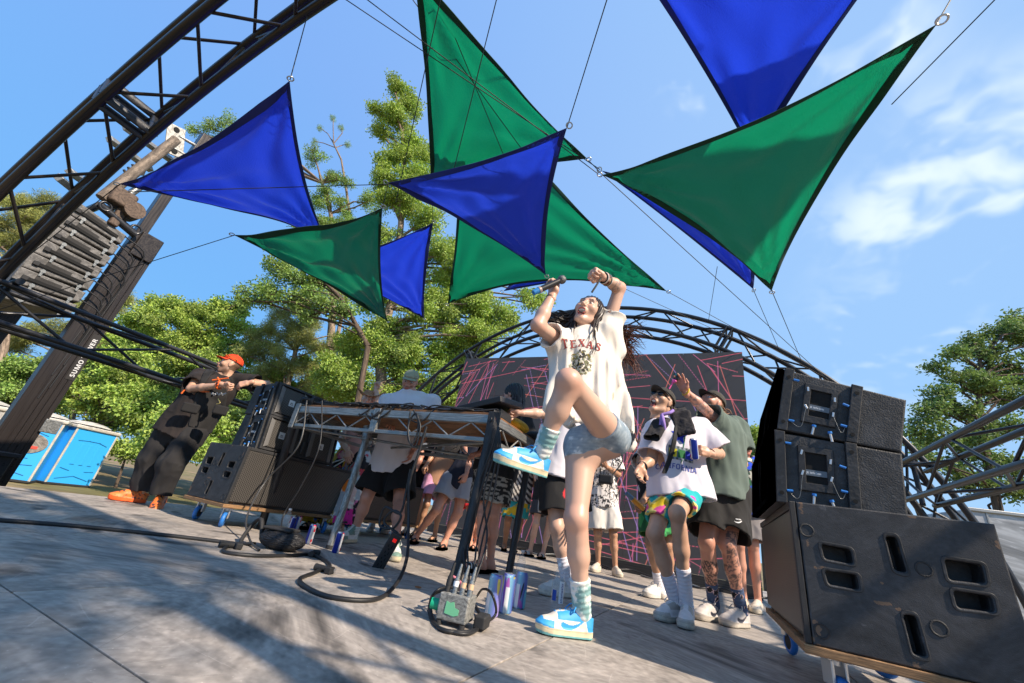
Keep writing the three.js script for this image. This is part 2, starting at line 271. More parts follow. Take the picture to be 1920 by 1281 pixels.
// ---------- video screen ----------
{
  const z = -7.3, x0 = -5.12, x1 = 0.58, y0 = 0.16, y1 = 3.74, w = 1536, h = 968;
  const q = (X, Y, ox, oy, s) => { const p = PL(ox + X * s, oy + Y * s, 2, z); return [(p.x - x0) / (x1 - x0) * w, (y1 - p.y) / (y1 - y0) * h]; };
  const A = [[560, 572, 415, 900], [810, 560, 570, 1030], [700, 570, 600, 700], [490, 690, 700, 655], [490, 712, 650, 685], [700, 655, 540, 950], [650, 690, 490, 960], [630, 700, 470, 960], [600, 690, 440, 960], [900, 560, 690, 790], [890, 600, 545, 950], [870, 620, 680, 1050], [850, 800, 740, 1070], [1020, 560, 940, 680], [1195, 550, 1055, 720], [1460, 570, 1200, 960], [1150, 660, 1420, 610], [1250, 640, 1430, 680], [1180, 755, 1430, 730], [1180, 830, 1430, 880], [1250, 830, 1430, 790], [1190, 930, 1380, 960], [430, 970, 520, 960], [430, 1070, 520, 960], [395, 1060, 470, 960], [940, 580, 1080, 570], [820, 560, 480, 800]].map((l) => [...q(l[0], l[1], 780, 580, 0.1718), ...q(l[2], l[3], 780, 580, 0.1718)]);
  const B = [[300, 0, 420, 150], [380, 10, 520, 190], [455, 10, 600, 200], [580, 50, 720, 90], [585, 55, 700, 220], [600, 70, 750, 300], [640, 60, 760, 420], [460, 150, 330, 30], [200, 100, 330, 104], [215, 160, 330, 150], [210, 200, 330, 420], [225, 180, 300, 420], [240, 300, 320, 520], [275, 240, 270, 930], [215, 450, 180, 830], [95, 862, 340, 815], [190, 790, 340, 872], [200, 712, 330, 700], [190, 742, 330, 735], [700, 300, 780, 480], [520, 10, 620, 90], [540, 60, 640, 330], [560, 870, 420, 850], [420, 880, 560, 960], [740, 600, 780, 760], [0, 640, 170, 700], [-170, 640, -40, 560], [-180, 700, -30, 760], [-200, 560, -190, 760], [-120, 560, -110, 700]].map((l) => [...q(l[0], l[1], 1080, 660, 0.4218), ...q(l[2], l[3], 1080, 660, 0.4218)]);
  const draw = (x, glow) => {
    x.fillStyle = glow ? '#000' : '#3a3a3e'; x.fillRect(0, 0, w, h);
    if (!glow) return;
    seed = 91;
    const ls = [...A, ...B];
    for (let i = 0; i < 130; i++) { const X = rr(0.0, 1) * w, Y = rr(0, 1) * h, a = [1.95, 1.2, 1.57, 0.08, -0.2, 1.85][i % 6] + rr(-0.05, 0.05), L = rr(120, 620); ls.push([X, Y, X + Math.cos(a) * L, Y + Math.sin(a) * L]); }
    ls.forEach((l, i) => { const c = ['#ff6a86', '#ff5f7c', '#e0617e', '#ff7d6d', '#b98be0', '#f06fb0'][i % 6]; x.strokeStyle = c; x.globalAlpha = 0.9; x.lineWidth = i % 5 === 4 ? 2.6 : 3.0; x.setLineDash(i % 5 === 4 ? [9, 5] : i % 7 === 2 ? [30, 3] : []); x.beginPath(); x.moveTo(l[0], l[1]); x.lineTo(l[2], l[3]); x.stroke(); x.globalAlpha = 0.25; x.lineWidth = 8; x.setLineDash([]); x.stroke(); });
    x.globalAlpha = 0.25; x.strokeStyle = '#000'; x.lineWidth = 1.5; for (let i = 0; i < h; i += 5) { x.beginPath(); x.moveTo(0, i); x.lineTo(w, i); x.stroke(); } x.globalAlpha = 1;
  };
  const glow = canvasTex(w, h, (x) => draw(x, true)), base = dataTex(128, (u, v) => 0.86 + 0.14 * ((u * 128 | 0) % 2) - 0.1 * ((v * 128 | 0) % 4 === 0), true, [10, 8]);
  const sm_ = mat([0.075, 0.075, 0.082], 0.75, { map: base, emissive: lin(1, 1, 1), emissiveMap: glow, emissiveIntensity: 0.46 });
  const o = thing('video_screen', 'large black video screen showing pink and red criss-cross lines', 'video screen', V());
  const nx = 6, ny = 4, W = (x1 - x0) / nx, Hh = (y1 - y0) / ny;
  for (let i = 0; i < nx; i++) for (let j = 0; j < ny; j++) {
    const g = bx(W - 0.004, Hh - 0.004, 0.08), u = g.attributes.uv; for (let k = 0; k < u.count; k++) u.setXY(k, (i + u.getX(k)) / nx, (j + u.getY(k)) / ny);
    part('screen_panel', g, sm_, o).position.set(x0 + W * (i + 0.5), y0 + Hh * (j + 0.5), z - 0.04);
  }
  part('base_frame', merge(mv(bx(x1 - x0, 0.155, 0.1), (x0 + x1) / 2, 0.0785, z - 0.05), ...[0, 1, 2, 3, 4, 5].map((k) => mv(bx(0.08, 3.6, 0.08), x0 + 0.4 + k * 0.98, 1.85, z - 0.13))), M.blackPaint, o);
}
// ---------- subwoofers, top boxes and their dollies ----------
const subZ = -2.0;
const qz = (X, Y, z = subZ) => PL(1360 + X * 0.4848, 660 + Y * 0.4848, 2, z);
function rrect(c, r) {                                               // rounded polygon as a Path
  const s = new THREE.Path(), n = c.length;
  for (let i = 0; i < n; i++) { const a = c[(i + n - 1) % n], b = c[i], d = c[(i + 1) % n], la = Math.hypot(a[0] - b[0], a[1] - b[1]), ld = Math.hypot(d[0] - b[0], d[1] - b[1]); const p = [b[0] + (a[0] - b[0]) * r / la, b[1] + (a[1] - b[1]) * r / la], q = [b[0] + (d[0] - b[0]) * r / ld, b[1] + (d[1] - b[1]) * r / ld]; i ? s.lineTo(...p) : s.moveTo(...p); s.quadraticCurveTo(b[0], b[1], ...q); }
  s.closePath(); return s;
}
const SW = 0.555, SD = 1.28, SH = 0.47;                              // subwoofer side width, length and height
const CHIPS = [[0.03, 0.95, 0.014, 0.05], [0.04, 0.7, 0.012, 0.03], [0.1, 0.52, 0.045, 0.018], [0.38, 0.36, 0.05, 0.012], [0.455, 0.34, 0.015, 0.012], [0.03, 0.1, 0.022, 0.06], [0.48, 0.025, 0.022, 0.018], [0.985, 0.86, 0.012, 0.03], [0.62, 0.985, 0.02, 0.02], [0.4, 0.49, 0.01, 0.012]];
const wearBox = dataTex(512, (u, v) => { const n = wrapN(u, v, 10), q = wrapN(u, v, 50, 2), e = Math.min(u, 1 - u, v, 1 - v); let t = 0.34 + 0.14 * n + 0.08 * q; const s = wrapN(u, v, 9, 8); for (const [cx, cy, a, b] of CHIPS) if (Math.hypot((u - cx) / a, (v - cy) / b) + 1.4 * q < 0.8) return [0.74, 0.58, 0.44]; if (s > 0.4 && q > 0.25) t += 0.12; if (e < 0.006 && n > -0.1) t += 0.22; return [t, t, t * 1.02]; });
const subSkin = mat([0.3, 0.3, 0.31], 0.55, { map: wearBox, bumpMap: fineTex, bumpScale: 0.0006 });
const holeTex = dataTex(64, (u, v) => { const x = (u * 8) % 1 - 0.5, y = (v * 8 + 0.5 * ((u * 8 | 0) % 2)) % 1 - 0.5; return Math.hypot(x, y) < 0.33 ? 0.10 : 1; }, true, [12, 6]);
const grilleMat = mat([0.11, 0.10, 0.09], 0.5, { map: holeTex, metalness: 0.4 });
const cups = [[[365, 735], [490, 760], [503, 828], [380, 806]], [[378, 838], [515, 858], [528, 928], [395, 905]], [[840, 793], [1000, 818], [1018, 905], [862, 888]], [[873, 914], [1038, 940], [1056, 1016], [893, 996]], [[612, 705], [668, 712], [712, 862], [650, 850]], [[680, 1008], [742, 1016], [792, 1190], [722, 1176]]]
  .map((c) => c.map(([X, Y]) => { const p = qz(X, Y); return [(p.x - 0.298) / SW, (p.y - 0.2) / SH]; }));
const discs = [[315, 690], [768, 840], [373, 1080], [827, 1070]].map(([X, Y]) => { const p = qz(X, Y); return [(p.x - 0.298) / SW, (p.y - 0.2) / SH]; });
function makeSub(name, label, pos, flip) {                           // local: side face in z = 0, from x = 0 to SW; grille on x = 0, or on x = SW when flipped
  const o = thing(name, label, 'subwoofer', pos, 0), fx = (u) => (flip ? (1 - u) : u) * SW;
  const sh = new THREE.Shape([[0.006, 0.006], [SW - 0.006, 0.006], [SW - 0.006, SH - 0.006], [0.006, SH - 0.006]].map((p) => new THREE.Vector2(...p)));
  cups.forEach((c) => sh.holes.push(rrect(c.map(([u, v]) => [fx(u), v * SH]), 0.017)));
  const plate = new THREE.ExtrudeGeometry(sh, { depth: 0.075, bevelEnabled: true, bevelSize: 0.005, bevelThickness: 0.005, bevelSegments: 2 }); plate.translate(0, 0, -0.08);
  { const u = plate.attributes.uv; for (let i = 0; i < u.count; i++) u.setXY(i, u.getX(i) / SW, u.getY(i) / SH); }
  part('cabinet', merge(plate, mv(rbx(SW, SH, SD - 0.083, 0.006), SW / 2, SH / 2, -0.083 - (SD - 0.083) / 2)), subSkin, o);
  cups.forEach((c) => { const k = c.map(([u, v]) => [fx(u), v * SH]), cx = k.reduce((s, p) => s + p[0], 0) / 4, cy = k.reduce((s, p) => s + p[1], 0) / 4, out = (s) => k.map((p) => [cx + (p[0] - cx) * s, cy + (p[1] - cy) * s]); const ring = new THREE.Shape(rrect(out(1.12), 0.018).getPoints(6)); ring.holes.push(rrect(out(1.0), 0.016)); part('handle_cup', new THREE.ExtrudeGeometry(ring, { depth: 0.004, bevelEnabled: true, bevelSize: 0.0015, bevelThickness: 0.002, bevelSegments: 1 }).translate(0, 0, -0.003), M.blackPaint, o); });
  discs.forEach(([u, v]) => { const d = part('stacking_cup', new THREE.TorusGeometry(0.021, 0.0032, 6, 22), M.blackPaint, o); d.position.set(fx(u), v * SH, 0.0005); d.scale.z = 0.6; });
  const gx = flip ? SW : 0, s = flip ? 1 : -1;
  const gr = part('grille', prism([[-SD + 0.03, 0.02], [-0.03, 0.02], [-0.03, SH - 0.03], [-SD + 0.03, SH - 0.03]], 0, 0.02, 0.006), grilleMat, o); gr.rotation.y = -Math.PI / 2; gr.position.set(gx + (flip ? 0.021 : 0.002), 0, 0);
  const edge = part('grille_trim', merge(mv(rbx(0.02, SH, 0.03, 0.004), gx + s * 0.012, SH / 2, -0.015), mv(rbx(0.02, 0.028, SD - 0.06, 0.004), gx + s * 0.012, SH - 0.014, -SD / 2)), M.blackPaint, o);
  return o;
}
function makeDolly(label, x0, x1, z0, z1, top, casters) {
  const o = thing('dolly', label, 'dolly', V((x0 + x1) / 2, 0, (z0 + z1) / 2));
  part('board', rbx(x1 - x0, 0.028, Math.abs(z1 - z0), 0.004), M.ply, o).position.y = top - 0.015;
  for (const [x, z, a] of casters) {
    const c = part('caster', merge(mv(rbx(0.09, 0.008, 0.09, 0.003), 0, top - 0.035, 0), mv(rbx(0.012, 0.075, 0.05, 0.004), 0.024, top - 0.075, 0.012), mv(rbx(0.012, 0.075, 0.05, 0.004), -0.024, top - 0.075, 0.012), mv(new THREE.CylinderGeometry(0.03, 0.03, 0.018, 14), 0, top - 0.045, 0)), M.zinc, o);
    c.position.set(x - (x0 + x1) / 2, 0, z - (z0 + z1) / 2); c.rotation.y = a;
    part('wheel', new THREE.TorusGeometry(0.042, 0.017, 10, 22).rotateY(Math.PI / 2).translate(0, 0.06, 0.028), mat([0.02, 0.16, 0.5], 0.5), c);
    part('hub', new THREE.CylinderGeometry(0.036, 0.036, 0.03, 16).rotateZ(Math.PI / 2).translate(0, 0.06, 0.028), M.rubber, c);
  }
  return o;
}
makeSub('subwoofer', 'big scuffed black subwoofer with handle cups at the right edge of the picture', V(0.298, 0.2, subZ), false);
makeDolly('wheeled plywood board under the subwoofer on the right', 0.27, 0.87, subZ + 0.01, subZ - SD - 0.02, 0.2, [[0.36, -2.1, 0.5], [0.75, -2.1, 0.2], [0.36, -3.2, 0.3], [0.75, -3.2, 1.2]]);
makeSub('subwoofer', 'black subwoofer with blue wheels behind the legs of the man in the orange cap', V(-4.19, 0.18, -2.25), true);
makeDolly('plywood board on blue wheels beneath the left subwoofer', -4.2, -3.6, -2.24, -3.55, 0.18, [[-4.08, -2.36, 0.6], [-3.68, -2.34, 0.9], [-4.08, -3.4, 0.2], [-3.68, -3.4, 1]]);
makeSub('subwoofer', 'black subwoofer farther back behind the table legs in the shade', V(-4.19, 0.18, -3.62), true);
makeDolly('plywood board under the rear left subwoofer', -4.2, -3.6, -3.61, -4.92, 0.18, [[-4.08, -3.75, 0.6], [-3.68, -3.75, 0.9], [-4.08, -4.8, 0.2], [-3.68, -4.8, 1]]);
const badge = canvasTex(128, 128, (x) => { x.fillStyle = '#c9c9c9'; x.fillRect(0, 0, 128, 128); x.fillStyle = '#222'; x.font = 'bold 46px sans-serif'; x.textAlign = 'center'; x.fillText('JBL', 64, 80); x.fillRect(22, 92, 84, 8); });
const vertec = canvasTex(256, 40, (x) => { x.fillStyle = '#5c6670'; x.fillRect(0, 0, 256, 40); x.fillStyle = '#e8e8e8'; x.font = 'bold 20px sans-serif'; x.fillText('JBL  VerTec Series', 14, 27); });
function topBox(label, poly, z0, z1, front) {                        // wedge cabinet: side profile in (x, y), from z0 back to z1; front = index of the grille edge
  const o = thing('speaker_cabinet', label, 'speaker', V(poly[0][0], poly[0][1], z0)), q = poly.map((p) => [p[0] - poly[0][0], p[1] - poly[0][1]]);
  const cen = [0, 1].map((k) => q.reduce((s, p) => s + p[k], 0) / 4);
  part('cabinet', prism(q, z1 - z0, 0, 0.007), M.boxTex, o);
  const f = (u, v) => { const a = [mixn(q[0][0], q[1][0], u), mixn(q[0][1], q[1][1], u)], b = [mixn(q[3][0], q[2][0], u), mixn(q[3][1], q[2][1], u)]; return [mixn(a[0], b[0], v), mixn(a[1], b[1], v)]; };
  const quad = (u0, u1, v0, v1) => [f(u0, v0), f(u1, v0), f(u1, v1), f(u0, v1)];
  const fl = (u) => (front ? 1 - u : u), Q = (u0, u1, v0, v1) => (front ? quad(1 - u1, 1 - u0, v0, v1) : quad(u0, u1, v0, v1));
  for (const [a, b] of [[0.0, 0.09], [0.575, 0.665]]) { const s = part('rigging_strip', prism(Q(a, b, -0.01, 1.01), 0.001, 0.02, 0.003), M.blackPaint, o); for (const v of [0.12, 0.86]) { const [x, y] = f(fl((a + b) / 2), v); part('bolt_hole', rod(V(x, y, 0.018), V(x, y, 0.0215), 0.008, 0.008, 14), M.deep, s); } }
  const pan = part('jack_panel', (() => { const S = new THREE.Shape(Q(0.2, 0.48, 0.2, 0.84).map((p) => new THREE.Vector2(...p))); S.holes.push(new THREE.Path(Q(0.25, 0.43, 0.3, 0.76).map((p) => new THREE.Vector2(...p)))); return new THREE.ExtrudeGeometry(S, { depth: 0.008, bevelEnabled: true, bevelSize: 0.002, bevelThickness: 0.002, bevelSegments: 1 }).translate(0, 0, 0.001); })(), M.blackPaint, o);
  part('recess', prism(Q(0.24, 0.44, 0.28, 0.78), 0.0005, 0.002, 0), M.deep, pan);
  { const a = f(fl(0.25), 0.46), b = f(fl(0.43), 0.46), c = f(fl(0.25), 0.54); const g = new THREE.PlaneGeometry(Math.hypot(b[0] - a[0], b[1] - a[1]), 0.024); const m = part('name_plate', g, mat([1, 1, 1], 0.5, { map: vertec }), pan); const [L, R] = a[0] < b[0] ? [a, b] : [b, a]; m.position.set((a[0] + b[0]) / 2, (a[1] + b[1]) / 2, 0.0065); m.rotation.z = Math.atan2(R[1] - L[1], R[0] - L[0]); }
  for (const [u, v, du, dv] of [[0.09, 0.16, 0.05, 0], [0.09, 0.84, 0.05, 0], [0.57, 0.24, -0.05, 0.01], [0.57, 0.6, -0.05, 0.02], [0.31, 0.16, -0.01, -0.16], [0.44, 0.1, 0.03, -0.16]]) {
    const a = f(fl(u), v), b = f(fl(u + du), v + dv); const z = 0.016;
    part('quick_pin', rod(V(a[0], a[1], z), V(b[0], b[1], z), 0.0052, 0.0052, 8), Math.abs(dv) > 0.1 ? M.zinc : M.blueTip, o);
    if (Math.abs(dv) > 0.1) part('pin_head', rod(V(a[0], a[1], z), V(a[0] * 0.8 + b[0] * 0.2, a[1] * 0.8 + b[1] * 0.2, z), 0.008, 0.008, 10), M.blueTip, o);
  }
  for (const [u, v] of [[0.225, 0.74], [0.225, 0.44], [0.455, 0.66], [0.455, 0.4]]) { const [x, y] = f(fl(u), v); const m = part('pin_tag', rbx(0.008, 0.021, 0.003, 0.0014), M.zinc, o); m.position.set(x, y, 0.014); m.rotation.z = rr(-0.5, 0.5); }
  for (const [u, v, u2, v2] of [[0.225, 0.4, 0.1, 0.16], [0.455, 0.38, 0.56, 0.24]]) { const a = f(fl(u), v), b = f(fl(u2), v2); part('lanyard', tube([V(a[0], a[1], 0.014), V((a[0] + b[0]) / 2, Math.min(a[1], b[1]) - 0.03, 0.02), V(b[0], b[1], 0.014)], 0.0009, 14, 5), M.galv, o); }
  // the grille end: two corner pods, a square woofer grille with its badge at each side, horn slots in the middle
  const e0 = f(fl(0), 0), e1 = f(fl(0), 1), out = front ? 1 : -1, H = Math.hypot(e1[0] - e0[0], e1[1] - e0[1]), D = z0 - z1;
  const gm = new THREE.Matrix4().makeBasis(V(0, 0, -1), V(e1[0] - e0[0], e1[1] - e0[1], 0).normalize(), V(out * (e1[1] - e0[1]), out * -(e1[0] - e0[0]), 0).normalize()).setPosition(e0[0], e0[1], 0);
  const put = (name, g, m, par = o) => part(name, g.applyMatrix4(gm), m, par);
  const fr = new THREE.Shape([[0, 0], [D, 0], [D, H], [0, H]].map((p) => new THREE.Vector2(...p))); fr.holes.push(new THREE.Path([[0.02, 0.02], [D - 0.02, 0.02], [D - 0.02, H - 0.02], [0.02, H - 0.02]].map((p) => new THREE.Vector2(...p))));
  put('front_frame', new THREE.ExtrudeGeometry(fr, { depth: 0.03, bevelEnabled: false }), M.blackPaint);
  for (const s of [0, 1]) {
    const x0 = s ? D - 0.34 : 0.03, w = 0.31, k = (u) => x0 + u * w;
    put('woofer_grille', prism([[k(0.02), 0.03], [k(0.98), 0.03], [k(0.98), H - 0.03], [k(0.02), H - 0.03]], 0.002, 0.016, 0.004), grilleMat);
    for (const [a, b, c, d] of [[0, 0.14, 0.02, H - 0.02], [0.86, 1, 0.02, H - 0.02]]) put('corner_guard', prism([[k(a), c], [k(b), c + (a ? 0 : 0.02)], [k(b), d - (a ? 0.03 : 0.02)], [k(a), d]], 0.016, 0.026, 0.004), mat([0.13, 0.125, 0.12], 0.45));
    put('badge', new THREE.PlaneGeometry(0.062, 0.062).translate(k(0.5), H / 2, 0.0175), mat([1, 1, 1], 0.5, { map: badge }));
  }
  for (let i = 0; i < 4; i++) put('horn_slot', rbx(0.028, H * 0.36, 0.02, 0.008).translate(D / 2 + (i - 1.5) * 0.05, H * (0.32 + 0.36 * (i % 2)), 0.012), M.boxTex);
  return o;
}
topBox('upper tilted speaker cabinet of the right-hand stack with dangling blue pins', [[0.276, 0.985], [0.69, 0.915], [0.745, 1.135], [0.335, 1.275]], -2.1, -2.98, false);
topBox('lower speaker cabinet of the right-hand stack standing on the scuffed subwoofer', [[0.245, 0.674], [0.665, 0.674], [0.69, 0.91], [0.265, 0.975]], -2.1, -2.98, false);
topBox('lower cabinet of the front left speaker stack with a sunlit grille', [[-4.06, 0.655], [-3.66, 0.655], [-3.7, 0.965], [-4.05, 0.95]], -2.36, -3.2, true);
topBox('upper cabinet of the front left speaker stack under the resting arm', [[-4.07, 0.955], [-3.7, 0.97], [-3.74, 1.285], [-4.08, 1.24]], -2.36, -3.2, true);
topBox('lower cabinet of the rear left speaker stack behind the table', [[-4.06, 0.655], [-3.66, 0.655], [-3.68, 0.965], [-4.05, 0.95]], -3.7, -4.54, true);
topBox('upper cabinet of the rear left speaker stack behind the table', [[-4.07, 0.955], [-3.68, 0.97], [-3.74, 1.27], [-4.08, 1.23]], -3.7, -4.54, true);

// ---------- tower with the hanging line array ----------
{
  const o = thing('lifting_tower', 'tall black lifting tower mast behind the hanging speakers', 'tower', V(-9.3, -1, -2.42));
  const t = canvasTex(512, 96, (x) => { x.fillStyle = '#1a1614'; x.fillRect(0, 0, 512, 96); x.fillStyle = '#c8c8c8'; x.font = 'bold 66px sans-serif'; x.fillText('SUMO TOWER', 30, 72); });
  part('mast', merge(...[-0.105, -0.035, 0.035, 0.105].map((d) => mv(rbx(0.2, 5.1, 0.066, 0.006), 0, 2.55, d * 1.02)), mv(bx(0.16, 5.1, 0.26), 0, 2.55, 0)), M.steel, o);
  part('inner_mast', rbx(0.2, 7.5, 0.16, 0.01), M.steel, o).position.set(0, 3.75 + 0.2, 0.2);
  part('collar', rbx(0.3, 0.5, 0.34, 0.02), M.steel, o).position.set(0, 4.9, 0.03);
  const lb = part('lettering', new THREE.PlaneGeometry(0.8, 0.12), mat([1, 1, 1], 0.6, { map: t }), o); lb.position.set(0.108, 2.75, -0.08); lb.rotation.set(0, Math.PI / 2, Math.PI / 2, 'YXZ'); 
  part('winch_plate', rbx(0.03, 0.2, 0.2, 0.01), M.galv, o).position.set(0.13, 1.62, -0.2);
  part('wheel', new THREE.TorusGeometry(0.17, 0.07, 10, 24).rotateY(0.7), M.rubber, o).position.set(0.5, 0.62, 0.22);
  part('wheel_bracket', merge(mv(rbx(0.06, 0.5, 0.3, 0.01), 0.42, 0.9, 0.2), mv(rbx(0.4, 0.06, 0.3, 0.01), 0.3, 1.15, 0.15)), M.steelB, o);
  part('foot_frame', merge(mv(rbx(0.9, 0.12, 0.9, 0.02), 0, 0.2, 0), rod(V(0, 0.3, 0), V(0, 0.02, 0), 0.3)), M.steel, o);
  const o2 = copyOf(o, 'second black tower mast at the left edge behind the side truss'); o2.position.set(-11.6, -1, -1.9); o2.children.filter((c) => c.name === 'lettering' || c.name === 'inner_mast').forEach((c) => o2.remove(c));
}
{
  const X = -9.1, o = thing('line_array', 'hanging column of grey textured line array speakers at the upper left', 'speaker array', V());
  const L0 = PL(141, 373, 0, X), R0 = PL(238, 442, 0, X), L1 = PL(-8, 556, 0, X), R1 = PL(128, 596, 0, X), n = 7, G = mat([0.21, 0.20, 0.19], 0.75, { bumpMap: fineTex, bumpScale: 0.004, map: wearTex });
  const lt = canvasTex(256, 48, (x) => { x.fillStyle = '#3f3d3b'; x.fillRect(0, 0, 256, 48); x.fillStyle = '#2a2826'; x.font = 'bold 38px sans-serif'; x.fillText('TRINITY', 46, 38); });
  const cor = (u, k) => V().lerpVectors(V().lerpVectors(L0, L1, k), V().lerpVectors(R0, R1, k), u);
  for (let i = 0; i < n; i++) {
    const a = cor(0, i / n), b = cor(1, i / n), c = cor(1, (i + 0.93) / n), d = cor(0, (i + 0.99) / n);
    const c2 = V().lerpVectors(b, c, 0.84);
    const cab = part('cabinet', prism([a, b, c2, d].map((p) => [-p.z, p.y]), 0, 1.3, 0.02).applyMatrix4(basis(V(0, 0, -1), V(0, 1, 0), V(1, 0, 0), V(X - 1.3, 0, 0))), G, o);
    const s0 = V().lerpVectors(a, d, 0.55).lerp(V().lerpVectors(b, c2, 0.5), 0.14), s1 = V().lerpVectors(a, d, 0.62).lerp(V().lerpVectors(b, c2, 0.62), 0.88);
    s0.x += 0.012; s1.x += 0.012; part('handle_slot', align(rbx(0.03, 1, 0.05, 0.004).scale(1, s0.distanceTo(s1), 1), s0, s1), M.deep, cab);
    part('slot_end', rbx(0.05, 0.07, 0.07, 0.01), M.rubber, cab).position.copy(s0);
    const tp = part('raised_name', new THREE.PlaneGeometry(0.3, 0.055), mat([0.5, 0.5, 0.5], 0.8, { map: lt }), cab); tp.position.lerpVectors(V().lerpVectors(a, d, 0.35), V().lerpVectors(b, c2, 0.3), 0.45); tp.position.x = X + 0.012; tp.rotation.y = Math.PI / 2; tp.rotateZ(-Math.atan2(a.y - b.y, a.z - b.z));
    for (const u of [0.28, 0.84]) { const p = cor(u, (i + 0.97) / n); const k = part('rigging_link', merge(rod(V(p.x, p.y + 0.04, p.z), V(p.x + 0.03, p.y + 0.04, p.z), 0.03, 0.03, 12), mv(rbx(0.025, 0.1, 0.035, 0.006), p.x + 0.012, p.y, p.z)), M.galv, cab); }
  }
  const beam = part('fly_bar', merge(rod(cor(0.35, -0.09), cor(1.12, -0.06), 0.07), rod(V(X - 1.2, cor(0.35, -0.09).y, cor(0.35, -0.09).z), cor(0.35, -0.09), 0.06)), M.steelB, o);
  for (const u of [0.42, 1.05]) part('bar_tube', new THREE.TorusGeometry(0.075, 0.02, 8, 18).rotateY(Math.PI / 2), M.steelB, o).position.copy(cor(u, -0.09).add(V(0.05, 0.02, 0)));
  for (let i = 0; i < 9; i++) { const k = i / 9, a = cor(0.98, k + 0.02), z = a.z - rr(0.2, 0.34); part('signal_cable', tube([a, V(a.x, a.y - 0.1, z), V(a.x - 0.1, a.y - 0.5, z - 0.05), V(a.x - 0.1, a.y - 1.4, z - 0.02)], 0.011, 20, 6), M.cable, o); }
}
{
  const X = -9.1, o = thing('truss_gantry', 'weathered aluminium gantry and hoist on top of the hanging speakers', 'gantry', V());
  const p = (x, y, dx = 0) => PL(x, y, 0, X + dx);
  part('beam', rod(p(190, 372), p(330, 262), 0.085, 0.085, 12), mat([0.28, 0.22, 0.17], 0.7, { map: wearTex, metalness: 0.3 }), o);
  part('beam', rod(p(205, 392, -0.3), p(345, 290, -0.3), 0.06), M.galv, o);
  for (const [a, b, c, d] of [[234, 238, 320, 300], [204, 260, 282, 318], [130, 322, 175, 352], [108, 332, 145, 362]]) { const A = p(a, b, 0.1), B = p(c, d, -0.4), r = part('cross_bar', align(rbx(0.1, 1, 0.1, 0.01).scale(1, A.distanceTo(B), 1), A, B), M.alu, o); }
  const e = part('end_plate', rbx(0.03, 0.62, 0.3, 0.02), mat([0.6, 0.58, 0.52], 0.5, { map: wearTex }), o); e.position.copy(p(328, 264)); e.rotation.x = 0.35;
  for (const s of [-0.22, 0.22]) part('end_hole', rod(V(0.0, s, 0.0), V(0.03, s, 0.0), 0.05, 0.05, 14), M.deep, e);
  part('end_tube', rod(p(335, 255), p(365, 272), 0.03), M.alu, o); part('end_tube', rod(p(320, 275), p(350, 292), 0.03), M.alu, o);
  const h = part('chain_hoist', merge(mv(rbx(0.3, 0.32, 0.34, 0.05), 0, 0, 0), mv(new THREE.CylinderGeometry(0.15, 0.15, 0.34, 16).rotateZ(1.57), 0, -0.1, -0.2), mv(rbx(0.12, 0.4, 0.14, 0.03), 0, -0.3, -0.1)), M.rust, o); h.position.copy(p(226, 374));
  for (let i = 0; i < 4; i++) part('strap', tube([p(232 + i * 8, 318 - i * 5), p(238 + i * 9, 330), p(250 + i * 8, 336 - i * 8)], 0.02, 10, 6), M.rubber, o);
}
